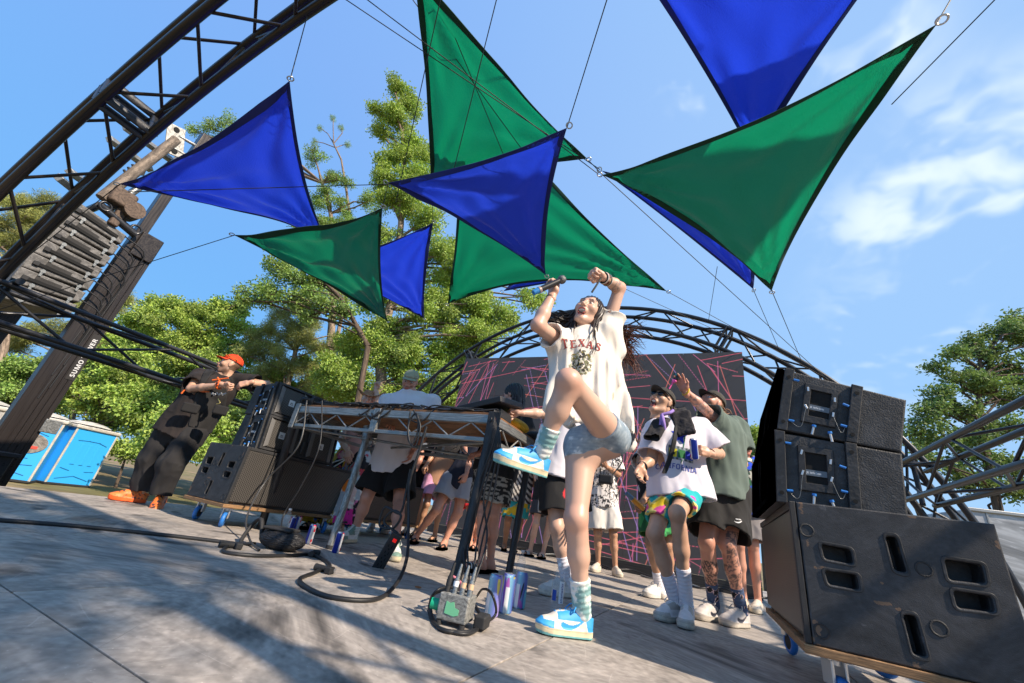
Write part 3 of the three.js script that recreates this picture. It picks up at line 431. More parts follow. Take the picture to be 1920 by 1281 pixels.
// ---------- portable toilets, white trailer ----------
{
  const blue = mat([0.03, 0.36, 0.78], 0.45), roofM = mat([0.68, 0.64, 0.56], 0.6, { map: wearTex }), line = mat([0.008, 0.12, 0.33], 0.5);
  const o = thing('portable_toilet', 'blue portable toilet with a cream roof, the right one of the row', 'portable toilet', V(), 0);
  part('cabin', rbx(1.1, 2.05, 1.1, 0.03), blue, o).position.y = 1.05;
  part('roof', merge(mv(rbx(1.22, 0.14, 1.22, 0.05), 0, 2.1, 0), mv(new THREE.SphereGeometry(0.72, 24, 8, 0, 6.3, 0, 1.2).scale(0.84, 0.34, 0.84), 0, 2.12, 0)), roofM, o);
  part('base', rbx(1.14, 0.08, 1.14, 0.02), M.rubber, o).position.y = 0.05;
  for (const s of [-1, 1]) { part('corner_trim', rbx(0.05, 2.0, 0.05, 0.015), roofM, o).position.set(s * 0.54, 1.05, 0.54); }
  for (const x of [-0.2, 0.02, 0.24]) part('rib', rbx(0.07, 0.75, 0.02, 0.008), blue, o).position.set(x, 1.15, 0.553);
  for (const x of [-0.2, 0.02, 0.24]) part('vent_slot', rbx(0.11, 0.014, 0.012, 0.004), line, o).position.set(x, 0.77, 0.556);
  for (const [x, y, w, a] of [[-0.22, 1.64, 0.3, 0.12], [0.06, 1.65, 0.32, 0], [0.3, 1.6, 0.24, -0.35], [-0.2, 0.3, 0.44, 0.32], [0.2, 0.3, 0.42, -0.32], [-0.3, 0.58, 0.26, -0.3], [0.32, 0.56, 0.24, 0.12]]) { const r = part('pressed_line', rbx(w, 0.022, 0.014, 0.005), line, o); r.position.set(x, y, 0.556); r.rotation.z = a; }
  o.scale.set(1.38, 1, 1.1); const A = FL(80, 908, -1), B = FL(168, 916, -1), th = Math.atan2(-(B.z - A.z), B.x - A.x), nn = V(Math.sin(th), 0, Math.cos(th)); o.rotation.y = th; o.position.copy(A).add(B).multiplyScalar(0.5).addScaledVector(nn, -0.62).setY(-1);
  const o2 = copyOf(o, 'blue portable toilet with a round sign, beside the tower foot'); const ed = V().subVectors(B, A).normalize(); o2.position.copy(o.position).addScaledVector(ed, -1.72).addScaledVector(nn, 0.15); o2.rotation.y = th + 0.1;
  const pl = part('round_sign', new THREE.CylinderGeometry(0.34, 0.34, 0.03, 30).rotateX(Math.PI / 2).scale(1.15, 1, 1), mat([0.3, 0.27, 0.24], 0.6, { map: wearTex }), o2); pl.position.set(0.1, 1.25, 0.57); part('red_band', rbx(0.5, 0.09, 0.012, 0.004), mat([0.6, 0.06, 0.04], 0.6), pl).position.set(0, -0.12, 0.02);
  const o3 = copyOf(o, 'portable toilet with a dirty white roof cut off by the left edge'); o3.position.copy(o.position).addScaledVector(ed, -3.5).addScaledVector(nn, 0.2); o3.rotation.y = th; o3.children.forEach((c) => { if (c.name === 'cabin') c.material = mat([0.4, 0.38, 0.35], 0.6, { map: wearTex }); });
}
{
  const o = thing('trailer', 'plain white trailer wall behind the truss at the lower right', 'trailer', V());
  const a = P(1835, 955, 8.2), b = P(2150, 740, 7.0);
  const d = V().subVectors(b, a); d.y = 0; d.normalize();
  const L = 9, w = part('wall', rbx(L, 3.0, 2.3, 0.04), mat([0.5, 0.51, 0.52], 0.4, { map: wearTex }), o); w.position.copy(a).addScaledVector(d, L / 2 - 0.2).add(V(0, -1.52, 0)).addScaledVector(V(-d.z, 0, d.x).multiplyScalar(Math.sign(V(-d.z, 0, d.x).dot(HEAD))), 1.15); w.rotation.y = -Math.atan2(d.z, d.x);
  for (let k = -4; k <= 4; k++) part('seam', rbx(0.03, 2.96, 0.02, 0.004), M.alu, w).position.set(k * 1.05, 0, 1.155);
  for (let k = -4; k <= 4; k++) part('seam', rbx(0.03, 2.96, 0.02, 0.004), M.alu, w).position.set(k * 1.05, 0, -1.155);
  part('roof_rail', rbx(L, 0.08, 0.08, 0.02), M.alu, w).position.set(0, 1.5, 1.14); part('roof_rail', rbx(L, 0.08, 0.08, 0.02), M.alu, w).position.set(0, 1.5, -1.14);
}
// ---------- trees and bushes ----------
const leafGeo = (n, R, l, w) => {                                   // a spray of small separate leaves
  const pos = [], idx = [];
  for (let i = 0; i < n; i++) {
    const c = V(rr(-1, 1), rr(-1, 1), rr(-1, 1)).normalize().multiplyScalar(R * Math.cbrt(rnd())), d = V(rr(-1, 1), rr(-0.9, 0.5), rr(-1, 1)).normalize(), s = V(rr(-1, 1), rr(-1, 1), rr(-1, 1)).cross(d).normalize(), k = pos.length / 3, L = l * rr(0.7, 1.25), W = w * rr(0.8, 1.2), up = V().crossVectors(d, s).multiplyScalar(W * 0.35);
    for (const p of [c, c.clone().addScaledVector(d, L * 0.5).addScaledVector(s, W).add(up), c.clone().addScaledVector(d, L), c.clone().addScaledVector(d, L * 0.5).addScaledVector(s, -W).add(up)]) pos.push(p.x, p.y, p.z);
    idx.push(k, k + 1, k + 2, k, k + 2, k + 3);
  }
  const g = new THREE.BufferGeometry(); g.setAttribute('position', new THREE.Float32BufferAttribute(pos, 3)); g.setAttribute('uv', new THREE.Float32BufferAttribute(new Float32Array(pos.length / 3 * 2), 2)); g.setIndex(idx); g.computeVertexNormals(); return g;
};
seed = 5;
const leafMat = (c) => new THREE.MeshPhysicalMaterial({ color: lin(...c), roughness: 0.9, transmission: 0.35, thickness: 0, side: THREE.DoubleSide });
const LG = { broad: leafGeo(16, 0.36, 0.16, 0.05), fine: leafGeo(20, 0.34, 0.12, 0.036), pine: leafGeo(22, 0.26, 0.2, 0.011), near: leafGeo(12, 0.24, 0.12, 0.034) };
const bark = mat([0.17, 0.12, 0.085], 0.95, { map: wearTex, bumpMap: bumpTex, bumpScale: 0.02 }), barkPale = mat([0.36, 0.27, 0.2], 0.95, { map: wearTex, bumpMap: bumpTex, bumpScale: 0.02 });
const LM = { lime: leafMat([0.36, 0.50, 0.09]), mid: leafMat([0.26, 0.40, 0.085]), olive: leafMat([0.33, 0.36, 0.10]), dark: leafMat([0.19, 0.29, 0.07]) };
function limb(pts, r0, r1) { const l = []; for (let i = 0; i < pts.length - 1; i++) { const a = mixn(r0, r1, i / (pts.length - 1)), b = mixn(r0, r1, (i + 1) / (pts.length - 1)); l.push(rod(pts[i], pts[i + 1], a, b, 7)); } return l; }
function tree(name, label, category, d, trunkPx, clumps, o = {}) {   // clumps: [px, py, radius in px, share of depth] seen at distance d
  const root = P(trunkPx[0][0], trunkPx[0][1], d); const t = thing(name, label, category, V(root.x, -1, root.z), 0, o.group); const L = (v) => v.sub(t.position);
  seed = Math.round(trunkPx[0][0] * 3 + trunkPx[0][1] + d * 17) + 11;
  const tr = trunkPx.map(([x, y]) => L(P(x, y, d))); tr[0].y = -0.3;
  const parts = limb(tr, o.r ?? 0.3, (o.r ?? 0.3) * 0.35), S = d / 747, mats = [];
  const cs = clumps.map(([x, y, r, k = 0]) => ({ c: L(P(x, y, d + k)), r: r * S * 1.05 })); for (const q of cs.slice()) if (clumps.length > 6) { const v = V(rr(-1, 1), rr(-0.8, 0.6), rr(-1, 1)).normalize(); cs.push({ c: q.c.clone().addScaledVector(v, q.r * 1.05), r: q.r * rr(0.5, 0.75) }); }
  for (const q of cs) {
    let best = tr[0], bd = 1e9; for (let i = 0; i < tr.length - 1; i++) for (let k = 0; k < 5; k++) { const p = V().lerpVectors(tr[i], tr[i + 1], k / 5), e = p.distanceTo(q.c) + (p.y > q.c.y - q.r * 0.6 ? 3 : 0); if (e < bd) { bd = e; best = p; } }
    const m = V().lerpVectors(best, q.c, 0.55).add(V(rr(-0.4, 0.4), rr(-0.2, 0.6), rr(-0.4, 0.4)));
    if (!o.noLimb) parts.push(...limb([best, m, q.c], (o.r ?? 0.3) * 0.28, 0.03));
    const n = Math.max(12, Math.round(q.r * q.r * (o.dens ?? 46) * 2.5)), subs = Array.from({ length: 9 }, () => { const v = V(rr(-1, 1), rr(-0.75, 0.75), rr(-1, 1)).normalize().multiplyScalar(q.r * rr(0.25, 1.0)); v.y *= 0.8; if (!o.noLimb && rnd() < 0.75) parts.push(rod(q.c.clone(), q.c.clone().add(v), 0.03, 0.01, 5)); return { v: v.add(q.c), s: q.r * rr(0.2, 0.46), t: rr(0.72, 1.2) }; });
    for (let i = 0; i < n; i++) { const s = subs[(rnd() * 9) | 0], g = () => (rnd() + rnd() + rnd() - 1.5) * 0.95; mats.push({ p: V(s.v.x + g() * s.s, s.v.y + g() * s.s * 0.7, s.v.z + g() * s.s), t: s.t * rr(0.8, 1.2), s: rr(0.75, 1.3) * (o.leaf ?? 1) }); }
  }
  part('trunk', merge(...parts), o.bark ?? bark, t);
  const im = new THREE.InstancedMesh(LG[o.kind ?? 'broad'], LM[o.col ?? 'mid'], mats.length), mm = new THREE.Matrix4(), q = new THREE.Quaternion(), e = new THREE.Euler(), cc = new THREE.Color();
  mats.forEach((a, i) => { e.set(rr(-0.7, 0.7), rr(0, 6.28), rr(-0.7, 0.7)); im.setMatrixAt(i, mm.compose(a.p, q.setFromEuler(e), V(a.s, a.s, a.s))); im.setColorAt(i, cc.setRGB(a.t * rr(0.9, 1.12), a.t, a.t * rr(0.75, 1.05))); });
  im.name = 'crown'; im.userData.kind = 'stuff'; im.castShadow = im.receiveShadow = true; t.add(im); return t;
}
const bush = (label, d, cl_, o = {}) => tree('bush', label, 'bush', d, [[cl_[0][0], cl_[0][1] + 30], [cl_[0][0], cl_[0][1]]], cl_, { r: 0.08, ...o });
tree('tall_tree', 'tallest tree, rising behind the sails in the middle', 'tree', 18, [[712, 800], [716, 720], [712, 660], [735, 560], [752, 420], [758, 300], [750, 190]], [[748, 168, 34], [770, 200, 30], [725, 215, 30], [790, 290, 30], [715, 345, 26], [775, 350, 40], [730, 380, 34], [740, 225, 40], [718, 250, 24], [772, 268, 36], [745, 300, 34], [722, 325, 22], [790, 330, 34], [760, 375, 40], [800, 420, 44], [830, 480, 44], [870, 500, 42], [880, 560, 46], [915, 590, 38], [930, 620, 26], [860, 620, 44], [820, 660, 40], [800, 590, 46], [770, 540, 40], [840, 560, 36], [770, 650, 44], [740, 690, 40], [720, 610, 44], [690, 560, 34], [680, 640, 40], [655, 690, 34], [830, 700, 30], [770, 715, 30], [620, 720, 34], [700, 740, 34], [880, 660, 26], [700, 480, 30], [720, 440, 30], [800, 740, 34], [850, 745, 30], [905, 650, 34], [940, 590, 30], [845, 520, 44], [790, 480, 40], [735, 660, 44], [660, 740, 36], [1010, 560, 22], [985, 548, 16]], { r: 0.3, bark: barkPale, kind: 'fine', col: 'lime', dens: 70 });
tree('tall_tree', 'tall thin tree behind the right tip of the large blue sail', 'tree', 26, [[610, 800], [620, 640], [628, 520], [620, 400], [600, 330]], [[592, 300, 22], [620, 330, 26], [600, 370, 30], [640, 385, 28], [610, 420, 30], [660, 430, 34], [690, 380, 26], [650, 340, 20], [625, 470, 36], [590, 460, 26], [670, 490, 34], [560, 420, 26], [430, 228, 26], [395, 240, 26], [368, 248, 14], [470, 255, 26], [500, 300, 28]], { r: 0.32, bark: barkPale, kind: 'fine', col: 'mid', dens: 34 });
tree('branching_tree', 'dark leafy limb reaching out below the dark green sail', 'tree', 17, [[690, 800], [690, 650], [640, 560], [580, 500]], [[520, 500, 26], [555, 525, 30], [500, 540, 26], [480, 560, 20], [540, 560, 24], [585, 520, 34], [600, 560, 30], [460, 548, 14], [640, 580, 30], [570, 590, 16]], { r: 0.16, kind: 'fine', col: 'mid', dens: 48 });
tree('bare_tree', 'bare dead tree top with reddish twigs behind the blue sail', 'tree', 27, [[655, 700], [665, 480], [650, 360], [640, 300], [622, 262]], [[600, 240, 4], [625, 222, 3], [640, 240, 3], [590, 265, 3], [652, 270, 3]], { r: 0.16, bark: barkPale, dens: 1, kind: 'pine' });
tree('broadleaf_tree', 'bright lime broadleaf tree behind the left side truss', 'tree', 25, [[345, 800], [345, 700], [350, 620]], [[345, 585, 44], [300, 570, 30], [270, 600, 34], [390, 585, 36], [425, 610, 36], [440, 570, 18], [330, 630, 46], [280, 650, 40], [390, 640, 46], [440, 660, 36], [350, 690, 46], [290, 705, 40], [410, 700, 40], [240, 640, 26], [470, 620, 22]], { r: 0.3, col: 'lime', dens: 48 });
tree('pine_tree', 'thin pine with open crown between the man in orange cap and the tall tree', 'tree', 24, [[535, 800], [545, 700], [560, 630], [580, 560]], [[520, 585, 20], [560, 570, 20], [545, 610, 26], [590, 600, 28], [500, 620, 24], [570, 640, 28], [520, 660, 30], [480, 660, 26], [610, 660, 26], [560, 690, 30], [500, 700, 26], [600, 720, 30], [640, 640, 22], [640, 560, 18], [610, 530, 16]], { r: 0.2, bark: barkPale, kind: 'pine', col: 'olive', dens: 60, leaf: 1.25 });
tree('pine_tree', 'pine top showing left of the hanging speakers', 'tree', 24, [[15, 800], [10, 640], [25, 480], [40, 390]], [[20, 378, 22], [60, 385, 24], [75, 410, 20], [35, 415, 28], [5, 420, 24], [15, 460, 28], [60, 450, 24], [30, 500, 24], [85, 375, 14], [-20, 440, 30]], { r: 0.22, bark: barkPale, kind: 'pine', col: 'olive', dens: 70, leaf: 1.3 });
tree('pine_tree', 'olive pine behind the tower at the left edge', 'tree', 27, [[170, 800], [150, 700], [165, 610]], [[165, 590, 26], [200, 575, 26], [230, 560, 22], [150, 630, 30], [110, 620, 26], [195, 630, 30], [60, 640, 28], [20, 650, 28], [130, 670, 28], [250, 590, 18]], { r: 0.2, bark: barkPale, kind: 'pine', col: 'olive', dens: 60, leaf: 1.3 });
bush('wide green thicket between the toilets and the man in the orange cap', 21, [[200, 735, 34], [160, 720, 32], [245, 745, 34], [290, 750, 36], [330, 760, 36], [215, 690, 32], [260, 700, 30], [170, 760, 28], [310, 800, 28], [270, 790, 28], [120, 730, 30]], { col: 'lime', dens: 60 });
bush('darker thicket behind the man in the orange cap', 22, [[370, 740, 38], [410, 760, 36], [350, 790, 30], [440, 720, 34], [400, 800, 32], [450, 770, 34], [420, 830, 26], [480, 750, 30]], { col: 'mid', dens: 60 });
bush('green thicket at the far left behind the tower', 23, [[60, 690, 34], [20, 700, 34], [100, 690, 32], [0, 740, 34], [50, 740, 30], [95, 745, 28], [-40, 700, 34]], { col: 'mid', dens: 56 });
bush('tall dense thicket filling the gap between pine and tall tree', 26, [[520, 700, 40], [560, 730, 40], [600, 700, 44], [640, 730, 42], [560, 780, 40], [610, 780, 40], [660, 770, 40], [500, 760, 36], [690, 700, 40], [720, 760, 44], [770, 760, 42], [820, 740, 40], [860, 700, 36], [800, 790, 36]], { col: 'lime', dens: 46 });
bush('dense woodland edge behind the toilets', 30, [[40, 760, 44], [100, 740, 44], [160, 700, 44], [210, 720, 44], [260, 660, 44], [300, 740, 44], [350, 740, 44], [400, 700, 44], [450, 720, 44], [330, 790, 40], [380, 800, 40], [430, 800, 40], [480, 800, 40], [10, 800, 40], [250, 780, 36], [200, 790, 36]], { col: 'mid', dens: 40 });
bush('low leafy bushes on the ground behind the legs of the man in the orange cap', 17, [[290, 822, 28], [315, 825, 30], [350, 835, 32], [400, 838, 32], [450, 845, 30], [330, 785, 34], [410, 790, 36], [480, 800, 30]], { col: 'lime', dens: 60, kind: 'fine' });
bush('low green growth seen under the table', 24, [[720, 850, 26], [690, 880, 20], [760, 860, 24], [800, 840, 24], [740, 900, 16], [650, 850, 24], [840, 830, 24]], { col: 'lime', dens: 60 });
bush('short weeds at the edge of the dirt behind the toilets', 20, [[240, 845, 14], [270, 850, 14], [210, 838, 12], [300, 852, 12], [255, 835, 12], [330, 850, 14]], { col: 'lime', dens: 90 });
tree('spreading_tree', 'large feathery tree at the right edge behind the truss', 'tree', 14, [[1862, 1000], [1850, 860], [1835, 740], [1838, 660]], [[1870, 620, 34], [1905, 640, 34], [1830, 640, 26], [1790, 668, 24], [1850, 670, 34], [1765, 690, 16], [1900, 690, 34], [1800, 710, 32], [1755, 735, 24], [1850, 730, 36], [1735, 770, 24], [1900, 745, 34], [1790, 770, 32], [1720, 810, 22], [1840, 790, 34], [1890, 810, 36], [1770, 825, 30], [1730, 850, 20], [1830, 850, 34], [1880, 870, 36], [1790, 880, 24], [1840, 910, 28], [1900, 920, 30], [1930, 600, 34], [1945, 700, 40]], { r: 0.16, kind: 'near', col: 'dark', dens: 88 });
tree('round_tree', 'small distant tree just left of the right-hand speaker stack', 'tree', 27, [[1425, 950], [1420, 870], [1415, 830]], [[1410, 818, 20], [1425, 845, 26], [1408, 870, 22], [1440, 880, 26], [1415, 900, 22], [1440, 830, 20]], { r: 0.2, col: 'lime', dens: 60 });
// two trees that stand before the stage, out of the picture: their leaves dapple the deck
for (const [r, t, h, k] of [[3.9, 4.0, 8.4, 0], [1.6, 3.4, 8.0, 1]]) {
  const o = thing('tree', k ? 'tree standing in front of the stage, nearer one' : 'tree standing in front of the stage, farther one', 'tree', dirV(r, 0, t).setY(-1)); seed = 400 + k;
  const tr = [V(0, 0, 0), V(0.2, h * 0.5, 0), V(0, h, 0.2)], ps = limb(tr, 0.2, 0.1), ms = [];
  for (let c = 0; c < 15; c++) { const p = V(rr(-1, 1), rr(-0.45, 0.5), rr(-1, 1)).normalize().multiplyScalar(rr(0.4, 1.7)).add(V(0, h, 0)); ps.push(...limb([V(0, h - 1.2, 0), p], 0.06, 0.02)); for (let i = 0; i < 24; i++) ms.push(V(p.x + rr(-0.8, 0.8), p.y + rr(-0.5, 0.5), p.z + rr(-0.8, 0.8))); }
  part('trunk', merge(...ps), bark, o);
  const im = new THREE.InstancedMesh(LG.broad, LM.mid, ms.length), mm = new THREE.Matrix4(); ms.forEach((p, i) => im.setMatrixAt(i, mm.makeRotationY(rr(0, 6)).setPosition(p))); im.name = 'crown'; im.userData.kind = 'stuff'; o.add(im);
}

// ---------- table with its gear ----------
const TY = 1.115, TX0 = -3.5, TX1 = -1.40, TZ0 = -2.5, TZ1 = -3.48;
{
  const o = thing('stage_table', 'staging table on four pipe legs carrying the disc jockey gear', 'table', V());
  part('top', rbx(TX1 - TX0, 0.03, TZ0 - TZ1, 0.004), mat([0.32, 0.15, 0.06], 0.7, { map: wearTex }), o).position.set((TX0 + TX1) / 2, TY - 0.016, (TZ0 + TZ1) / 2);
  const rail = (a, b, y, h, n = 'rail', m = M.galv) => part(n, align(rbx(0.035, 1, 0.035, 0.004).scale(h / 0.035, a.distanceTo(b), 1), a.setY(y), b.setY(y)), m, o);
  const cs = [V(TX0, 0, TZ0), V(TX1, 0, TZ0), V(TX1, 0, TZ1), V(TX0, 0, TZ1)], yb = 0.915;
  for (let i = 0; i < 4; i++) {
    const a = cs[i], b = cs[(i + 1) % 4], L = a.distanceTo(b), d = V().subVectors(b, a).normalize();
    const up = part('rail', rbx(L + 0.036, 0.062, 0.036, 0.004), M.galv, o); up.position.addVectors(a, b).multiplyScalar(0.5).setY(TY - 0.052); up.rotation.y = -Math.atan2(d.z, d.x);
    const lo = part('rail', rbx(L + 0.036, 0.03, 0.034, 0.004), M.galv, o); lo.position.addVectors(a, b).multiplyScalar(0.5).setY(yb); lo.rotation.y = up.rotation.y;
    const n = Math.round(L / 0.17); for (let k = 0; k < n; k++) if (!(i % 2 === 0 && k === Math.floor(n / 2))) brace(o, a.clone().addScaledVector(d, L * (k + 0.04) / n).setY(k % 2 ? TY - 0.085 : yb + 0.012), a.clone().addScaledVector(d, L * (k + 0.96) / n).setY(k % 2 ? yb + 0.012 : TY - 0.085), 0.0065, M.alu, 'lattice_bar');
    const post = part('corner_post', rbx(0.062, 0.235, 0.062, 0.008), i === 1 ? M.blackPaint : M.galv, o); post.position.copy(a).setY(TY - 0.115);
  }
  for (const z of [TZ0 + 0.004, TZ1 - 0.004]) part('middle_post', rbx(0.07, 0.2, 0.04, 0.004), M.galv, o).position.set((TX0 + TX1) / 2 - 0.05, TY - 0.11, z);
  const leg = (a, b, r, m) => { const l = part('leg', rod(a, b, r, r, 14), m, o); part('rubber_foot', rod(b, b.clone().lerp(a, 0.03), r * 1.15, r * 1.15, 14), M.rubber, l); return l; };
  const spk = mat([0.035, 0.036, 0.04], 0.5, { map: wearTex, metalness: 0.2 });
  leg(V(TX1, 0.93, TZ0), FL(851, 1106), 0.034, spk); leg(V(TX0, 0.93, TZ0), FL(488, 992), 0.034, spk); leg(PL(686, 824, 2, -2.72), FL(618, 1030), 0.03, M.galv); leg(PL(988, 880, 2, TZ1), FL(952, 1088), 0.03, spk);
  part('leg_socket', rod(PL(686, 826, 2, -2.72), PL(690, 800, 2, -2.72), 0.042), M.galv, o);
  brace(o, V(TX0, 0.9, TZ1), V(TX1, 0.9, TZ0), 0.012, M.galv, 'cross_brace'); brace(o, V(TX0, 0.9, TZ0), V(TX1, 0.9, TZ1), 0.012, M.galv, 'cross_brace');
}
{
  const logo = canvasTex(256, 64, (x) => { x.fillStyle = '#101114'; x.fillRect(0, 0, 256, 64); x.fillStyle = '#cfd6e2'; x.font = 'bold 34px sans-serif'; x.fillText('Pioneer DJ', 34, 44); });
  const lab = ['leftmost of the four flat black media players on the table', 'second flat black media player from the left on the table', 'third flat black media player, just right of the mixer', 'rightmost flat black media player on the table'];
  const proto = thing('media_player', lab[0], 'media player', V(-3.2, TY, -3.0), 0, null);
  part('body', rbx(0.33, 0.1, 0.43, 0.012), mat([0.02, 0.021, 0.026], 0.4), proto).position.y = 0.055; part('jog_wheel', new THREE.CylinderGeometry(0.1, 0.105, 0.02, 28), M.rubber, proto).position.set(0, 0.115, 0.06); part('display', rbx(0.2, 0.012, 0.1, 0.004), M.deep, proto).position.set(0, 0.112, -0.13);
  part('logo', new THREE.PlaneGeometry(0.17, 0.042), mat([1, 1, 1], 0.5, { map: logo }), proto).position.set(0, 0.06, 0.2165);
  [-2.82, -2.1, -1.7].forEach((x, i) => copyOf(proto, lab[i + 1]).position.set(x, TY, -3.0 + (i === 2 ? 0.05 : 0)));
  const mx = thing('mixer', 'black audio mixer with rows of knobs between the media players', 'mixer', V(-2.46, TY, -3.0)); part('body', rbx(0.33, 0.11, 0.4, 0.012), mat([0.022, 0.022, 0.024], 0.5), mx).position.y = 0.06;
  for (let i = 0; i < 5; i++) for (let k = 0; k < 4; k++) part('knob', new THREE.CylinderGeometry(0.008, 0.01, 0.02, 10), M.rubber, mx).position.set(-0.12 + i * 0.06, 0.125, -0.14 + k * 0.07);
  const ctl = thing('tilted_console', 'dark tilted slab of a console at the right end of the table', 'console', V(-1.56, TY, -2.72)); const b = part('body', rbx(0.42, 0.05, 0.34, 0.01), mat([0.022, 0.02, 0.022], 0.5), ctl); b.position.set(-0.02, 0.11, -0.02); b.rotation.set(0.15, -0.1, 0.2); part('stand', rbx(0.26, 0.07, 0.2, 0.01), M.blackPaint, ctl).position.set(0.02, 0.035, 0);
  const hp = thing('headphones', 'black headphones lying on the left front corner of the table', 'headphones', V(-3.44, TY, -2.55)); part('band', new THREE.TorusGeometry(0.075, 0.012, 8, 20, 3.6).rotateX(1.35), M.rubber, hp).position.y = 0.03; for (const s of [-1, 1]) part('ear_cup', new THREE.CylinderGeometry(0.04, 0.04, 0.035, 18).rotateZ(1.57), M.rubber, hp).position.set(s * 0.07, 0.04, 0.02);
  const pouch = thing('pouch', 'yellow pouch lying on the right end of the table', 'pouch', V(-1.5, TY, -3.05)); part('body', new THREE.SphereGeometry(0.15, 22, 14).scale(0.8, 0.36, 1.35), mat([0.72, 0.42, 0.01], 0.6, { bumpMap: bumpTex, bumpScale: 0.01 }), pouch).position.y = 0.05; part('zip', tube([V(-0.11, 0.07, 0.1), V(0, 0.105, 0), V(0.05, 0.08, -0.16)], 0.006, 16, 5), M.rubber, pouch);
  const cloth = thing('glove', 'grey crumpled glove on the right rear corner of the table', 'glove', V(-1.42, TY, -3.38)); part('palm', new THREE.SphereGeometry(0.1, 16, 10).scale(1.1, 0.45, 1), mat([0.05, 0.05, 0.055], 0.9, { bumpMap: bumpTex, bumpScale: 0.02 }), cloth).position.y = 0.04; for (let i = 0; i < 4; i++) part('finger', rod(V(0.05, 0.03, -0.04 + i * 0.03), V(0.16, -0.03 + 0.012 * i, -0.06 + i * 0.04), 0.016, 0.013, 8), mat([0.05, 0.05, 0.055], 0.9), cloth);
}
// tangle of cables along the front edge of the table
seed = 77;
for (let i = 0; i < 26; i++) {
  const x0 = rr(TX0 + 0.08, TX1 - 0.3), n = 4 + (rnd() * 4 | 0), pts = []; let x = x0;
  for (let k = 0; k < n; k++) { pts.push(V(cl(x, TX0 + 0.05, TX1 - 0.02), TY + 0.012 + (k % 2 ? rr(0.004, 0.036) : rr(0, 0.016)), TZ0 - rr(-0.02, 0.14))); x += rr(-0.12, 0.34); }
  if (i % 4 === 0) pts.push(V(cl(x, TX0, TX1), TY - rr(0.05, 0.12), TZ0 + 0.035), V(cl(x + 0.1, TX0, TX1), TY + 0.02, TZ0 + 0.0));
  tag(part('table_cable', tube(pts, rr(0.0055, 0.008), 40, 6), M.cable), 'one of the black cables tangled along the front edge of the table', 'cable', 'cables tangled on the table');
}
const cable = (label, pts, r = 0.008, m = M.cable, n = 'cable') => tag(part(n, tube(pts, r, pts.length * 8, 7), m), label, 'cable');
const fz = (x, y, z = TZ0 + 0.05) => PL(x, y, 2, z), f0 = (x, y, h = 0.009) => FL(x, y, h);
cable('long black cable lying across the deck from the left edge to the table leg', [f0(-60, 972), f0(120, 985), f0(300, 1003), f0(420, 1017), f0(455, 1022)], 0.012);
cable('pale grey cable arching from the left table corner down to the deck', [V(TX0 + 0.1, TY + 0.03, TZ0 + 0.03), fz(560, 835), fz(500, 900), fz(466, 960, -2.3), f0(468, 1012, 0.03), f0(486, 1032)], 0.007, mat([0.05, 0.05, 0.05], 0.4));
cable('thin black cable hanging from the table beside its left leg', [V(TX0 + 0.32, TY + 0.03, TZ0 + 0.04), fz(598, 840), fz(560, 920), fz(532, 965), f0(528, 1020)], 0.0055);
cable('black cable looping forward from the bag over the deck', [f0(430, 1022), f0(423, 1036), f0(470, 1042), f0(545, 1042), f0(580, 1040), f0(610, 1052), f0(618, 1064), f0(605, 1070)], 0.011);
cable('black power cable hanging from the table and sweeping round on the deck', [fz(800, 800), fz(785, 850), fz(768, 905), fz(766, 980), PL(762, 1050, 2, -2.2), f0(735, 1105, 0.02), f0(690, 1126), f0(620, 1120), f0(572, 1100), f0(562, 1086), f0(590, 1074), f0(606, 1066)], 0.0105);
cable('black cable sling holding the hanging power strip', [fz(770, 880), fz(762, 920), fz(750, 962), fz(722, 952), fz(712, 985), fz(738, 990), fz(752, 968), fz(738, 958), fz(720, 978), fz(745, 1000)], 0.009);
cable('coil of spare black cable hung on the table front', [fz(770, 770), fz(765, 810), fz(772, 835), fz(784, 805), fz(780, 775), fz(768, 790), fz(766, 825), fz(778, 838), fz(788, 800), fz(776, 770)], 0.0075);
for (let i = 0; i < 5; i++) cable(['outermost of the black cables running down the front table leg', 'second black cable running down the front table leg', 'slack black cable looping beside the front table leg', 'innermost black cable beside the front table leg', 'thin black cable behind the front table leg'][i], [fz(928 + i * 3, 772), fz(938 - i * 3, 830), fz(925 - i * 9, 930), fz(905 - i * 9 + (i === 2 ? 26 : 0), 1010), FL(888 - i * 4, 1095 + i * 8, 0.06 - i * 0.01), FL(880 - i * 10, 1130, 0.01)], 0.006);
cable('red cable hooked on the front right table corner', [fz(930, 785), fz(934, 800), fz(930, 815)], 0.005, mat([0.6, 0.08, 0.1], 0.5));
cable('black cable looped wide around the grey stage box', [FL(842, 1105, 0.1), FL(812, 1115, 0.06), f0(808, 1150), f0(835, 1183), f0(880, 1185), f0(903, 1165), f0(890, 1135, 0.03), FL(872, 1110, 0.1)], 0.008);
cable('second black cable looped around the grey stage box', [FL(860, 1100, 0.1), FL(818, 1108, 0.09), f0(804, 1140), f0(826, 1178), f0(870, 1189), f0(900, 1176), f0(898, 1150)], 0.006);
cable('black cable lying between the stage box and the tall cans', [f0(890, 1160), f0(915, 1164), f0(930, 1150, 0.03), FL(925, 1120, 0.1), FL(905, 1105, 0.08), f0(893, 1120)], 0.006);
cable('pink cable coming out of the stage box', [FL(862, 1118, 0.09), FL(863, 1092, 0.12), FL(851, 1082, 0.14), FL(845, 1090, 0.1)], 0.006, mat([0.55, 0.16, 0.2], 0.5));
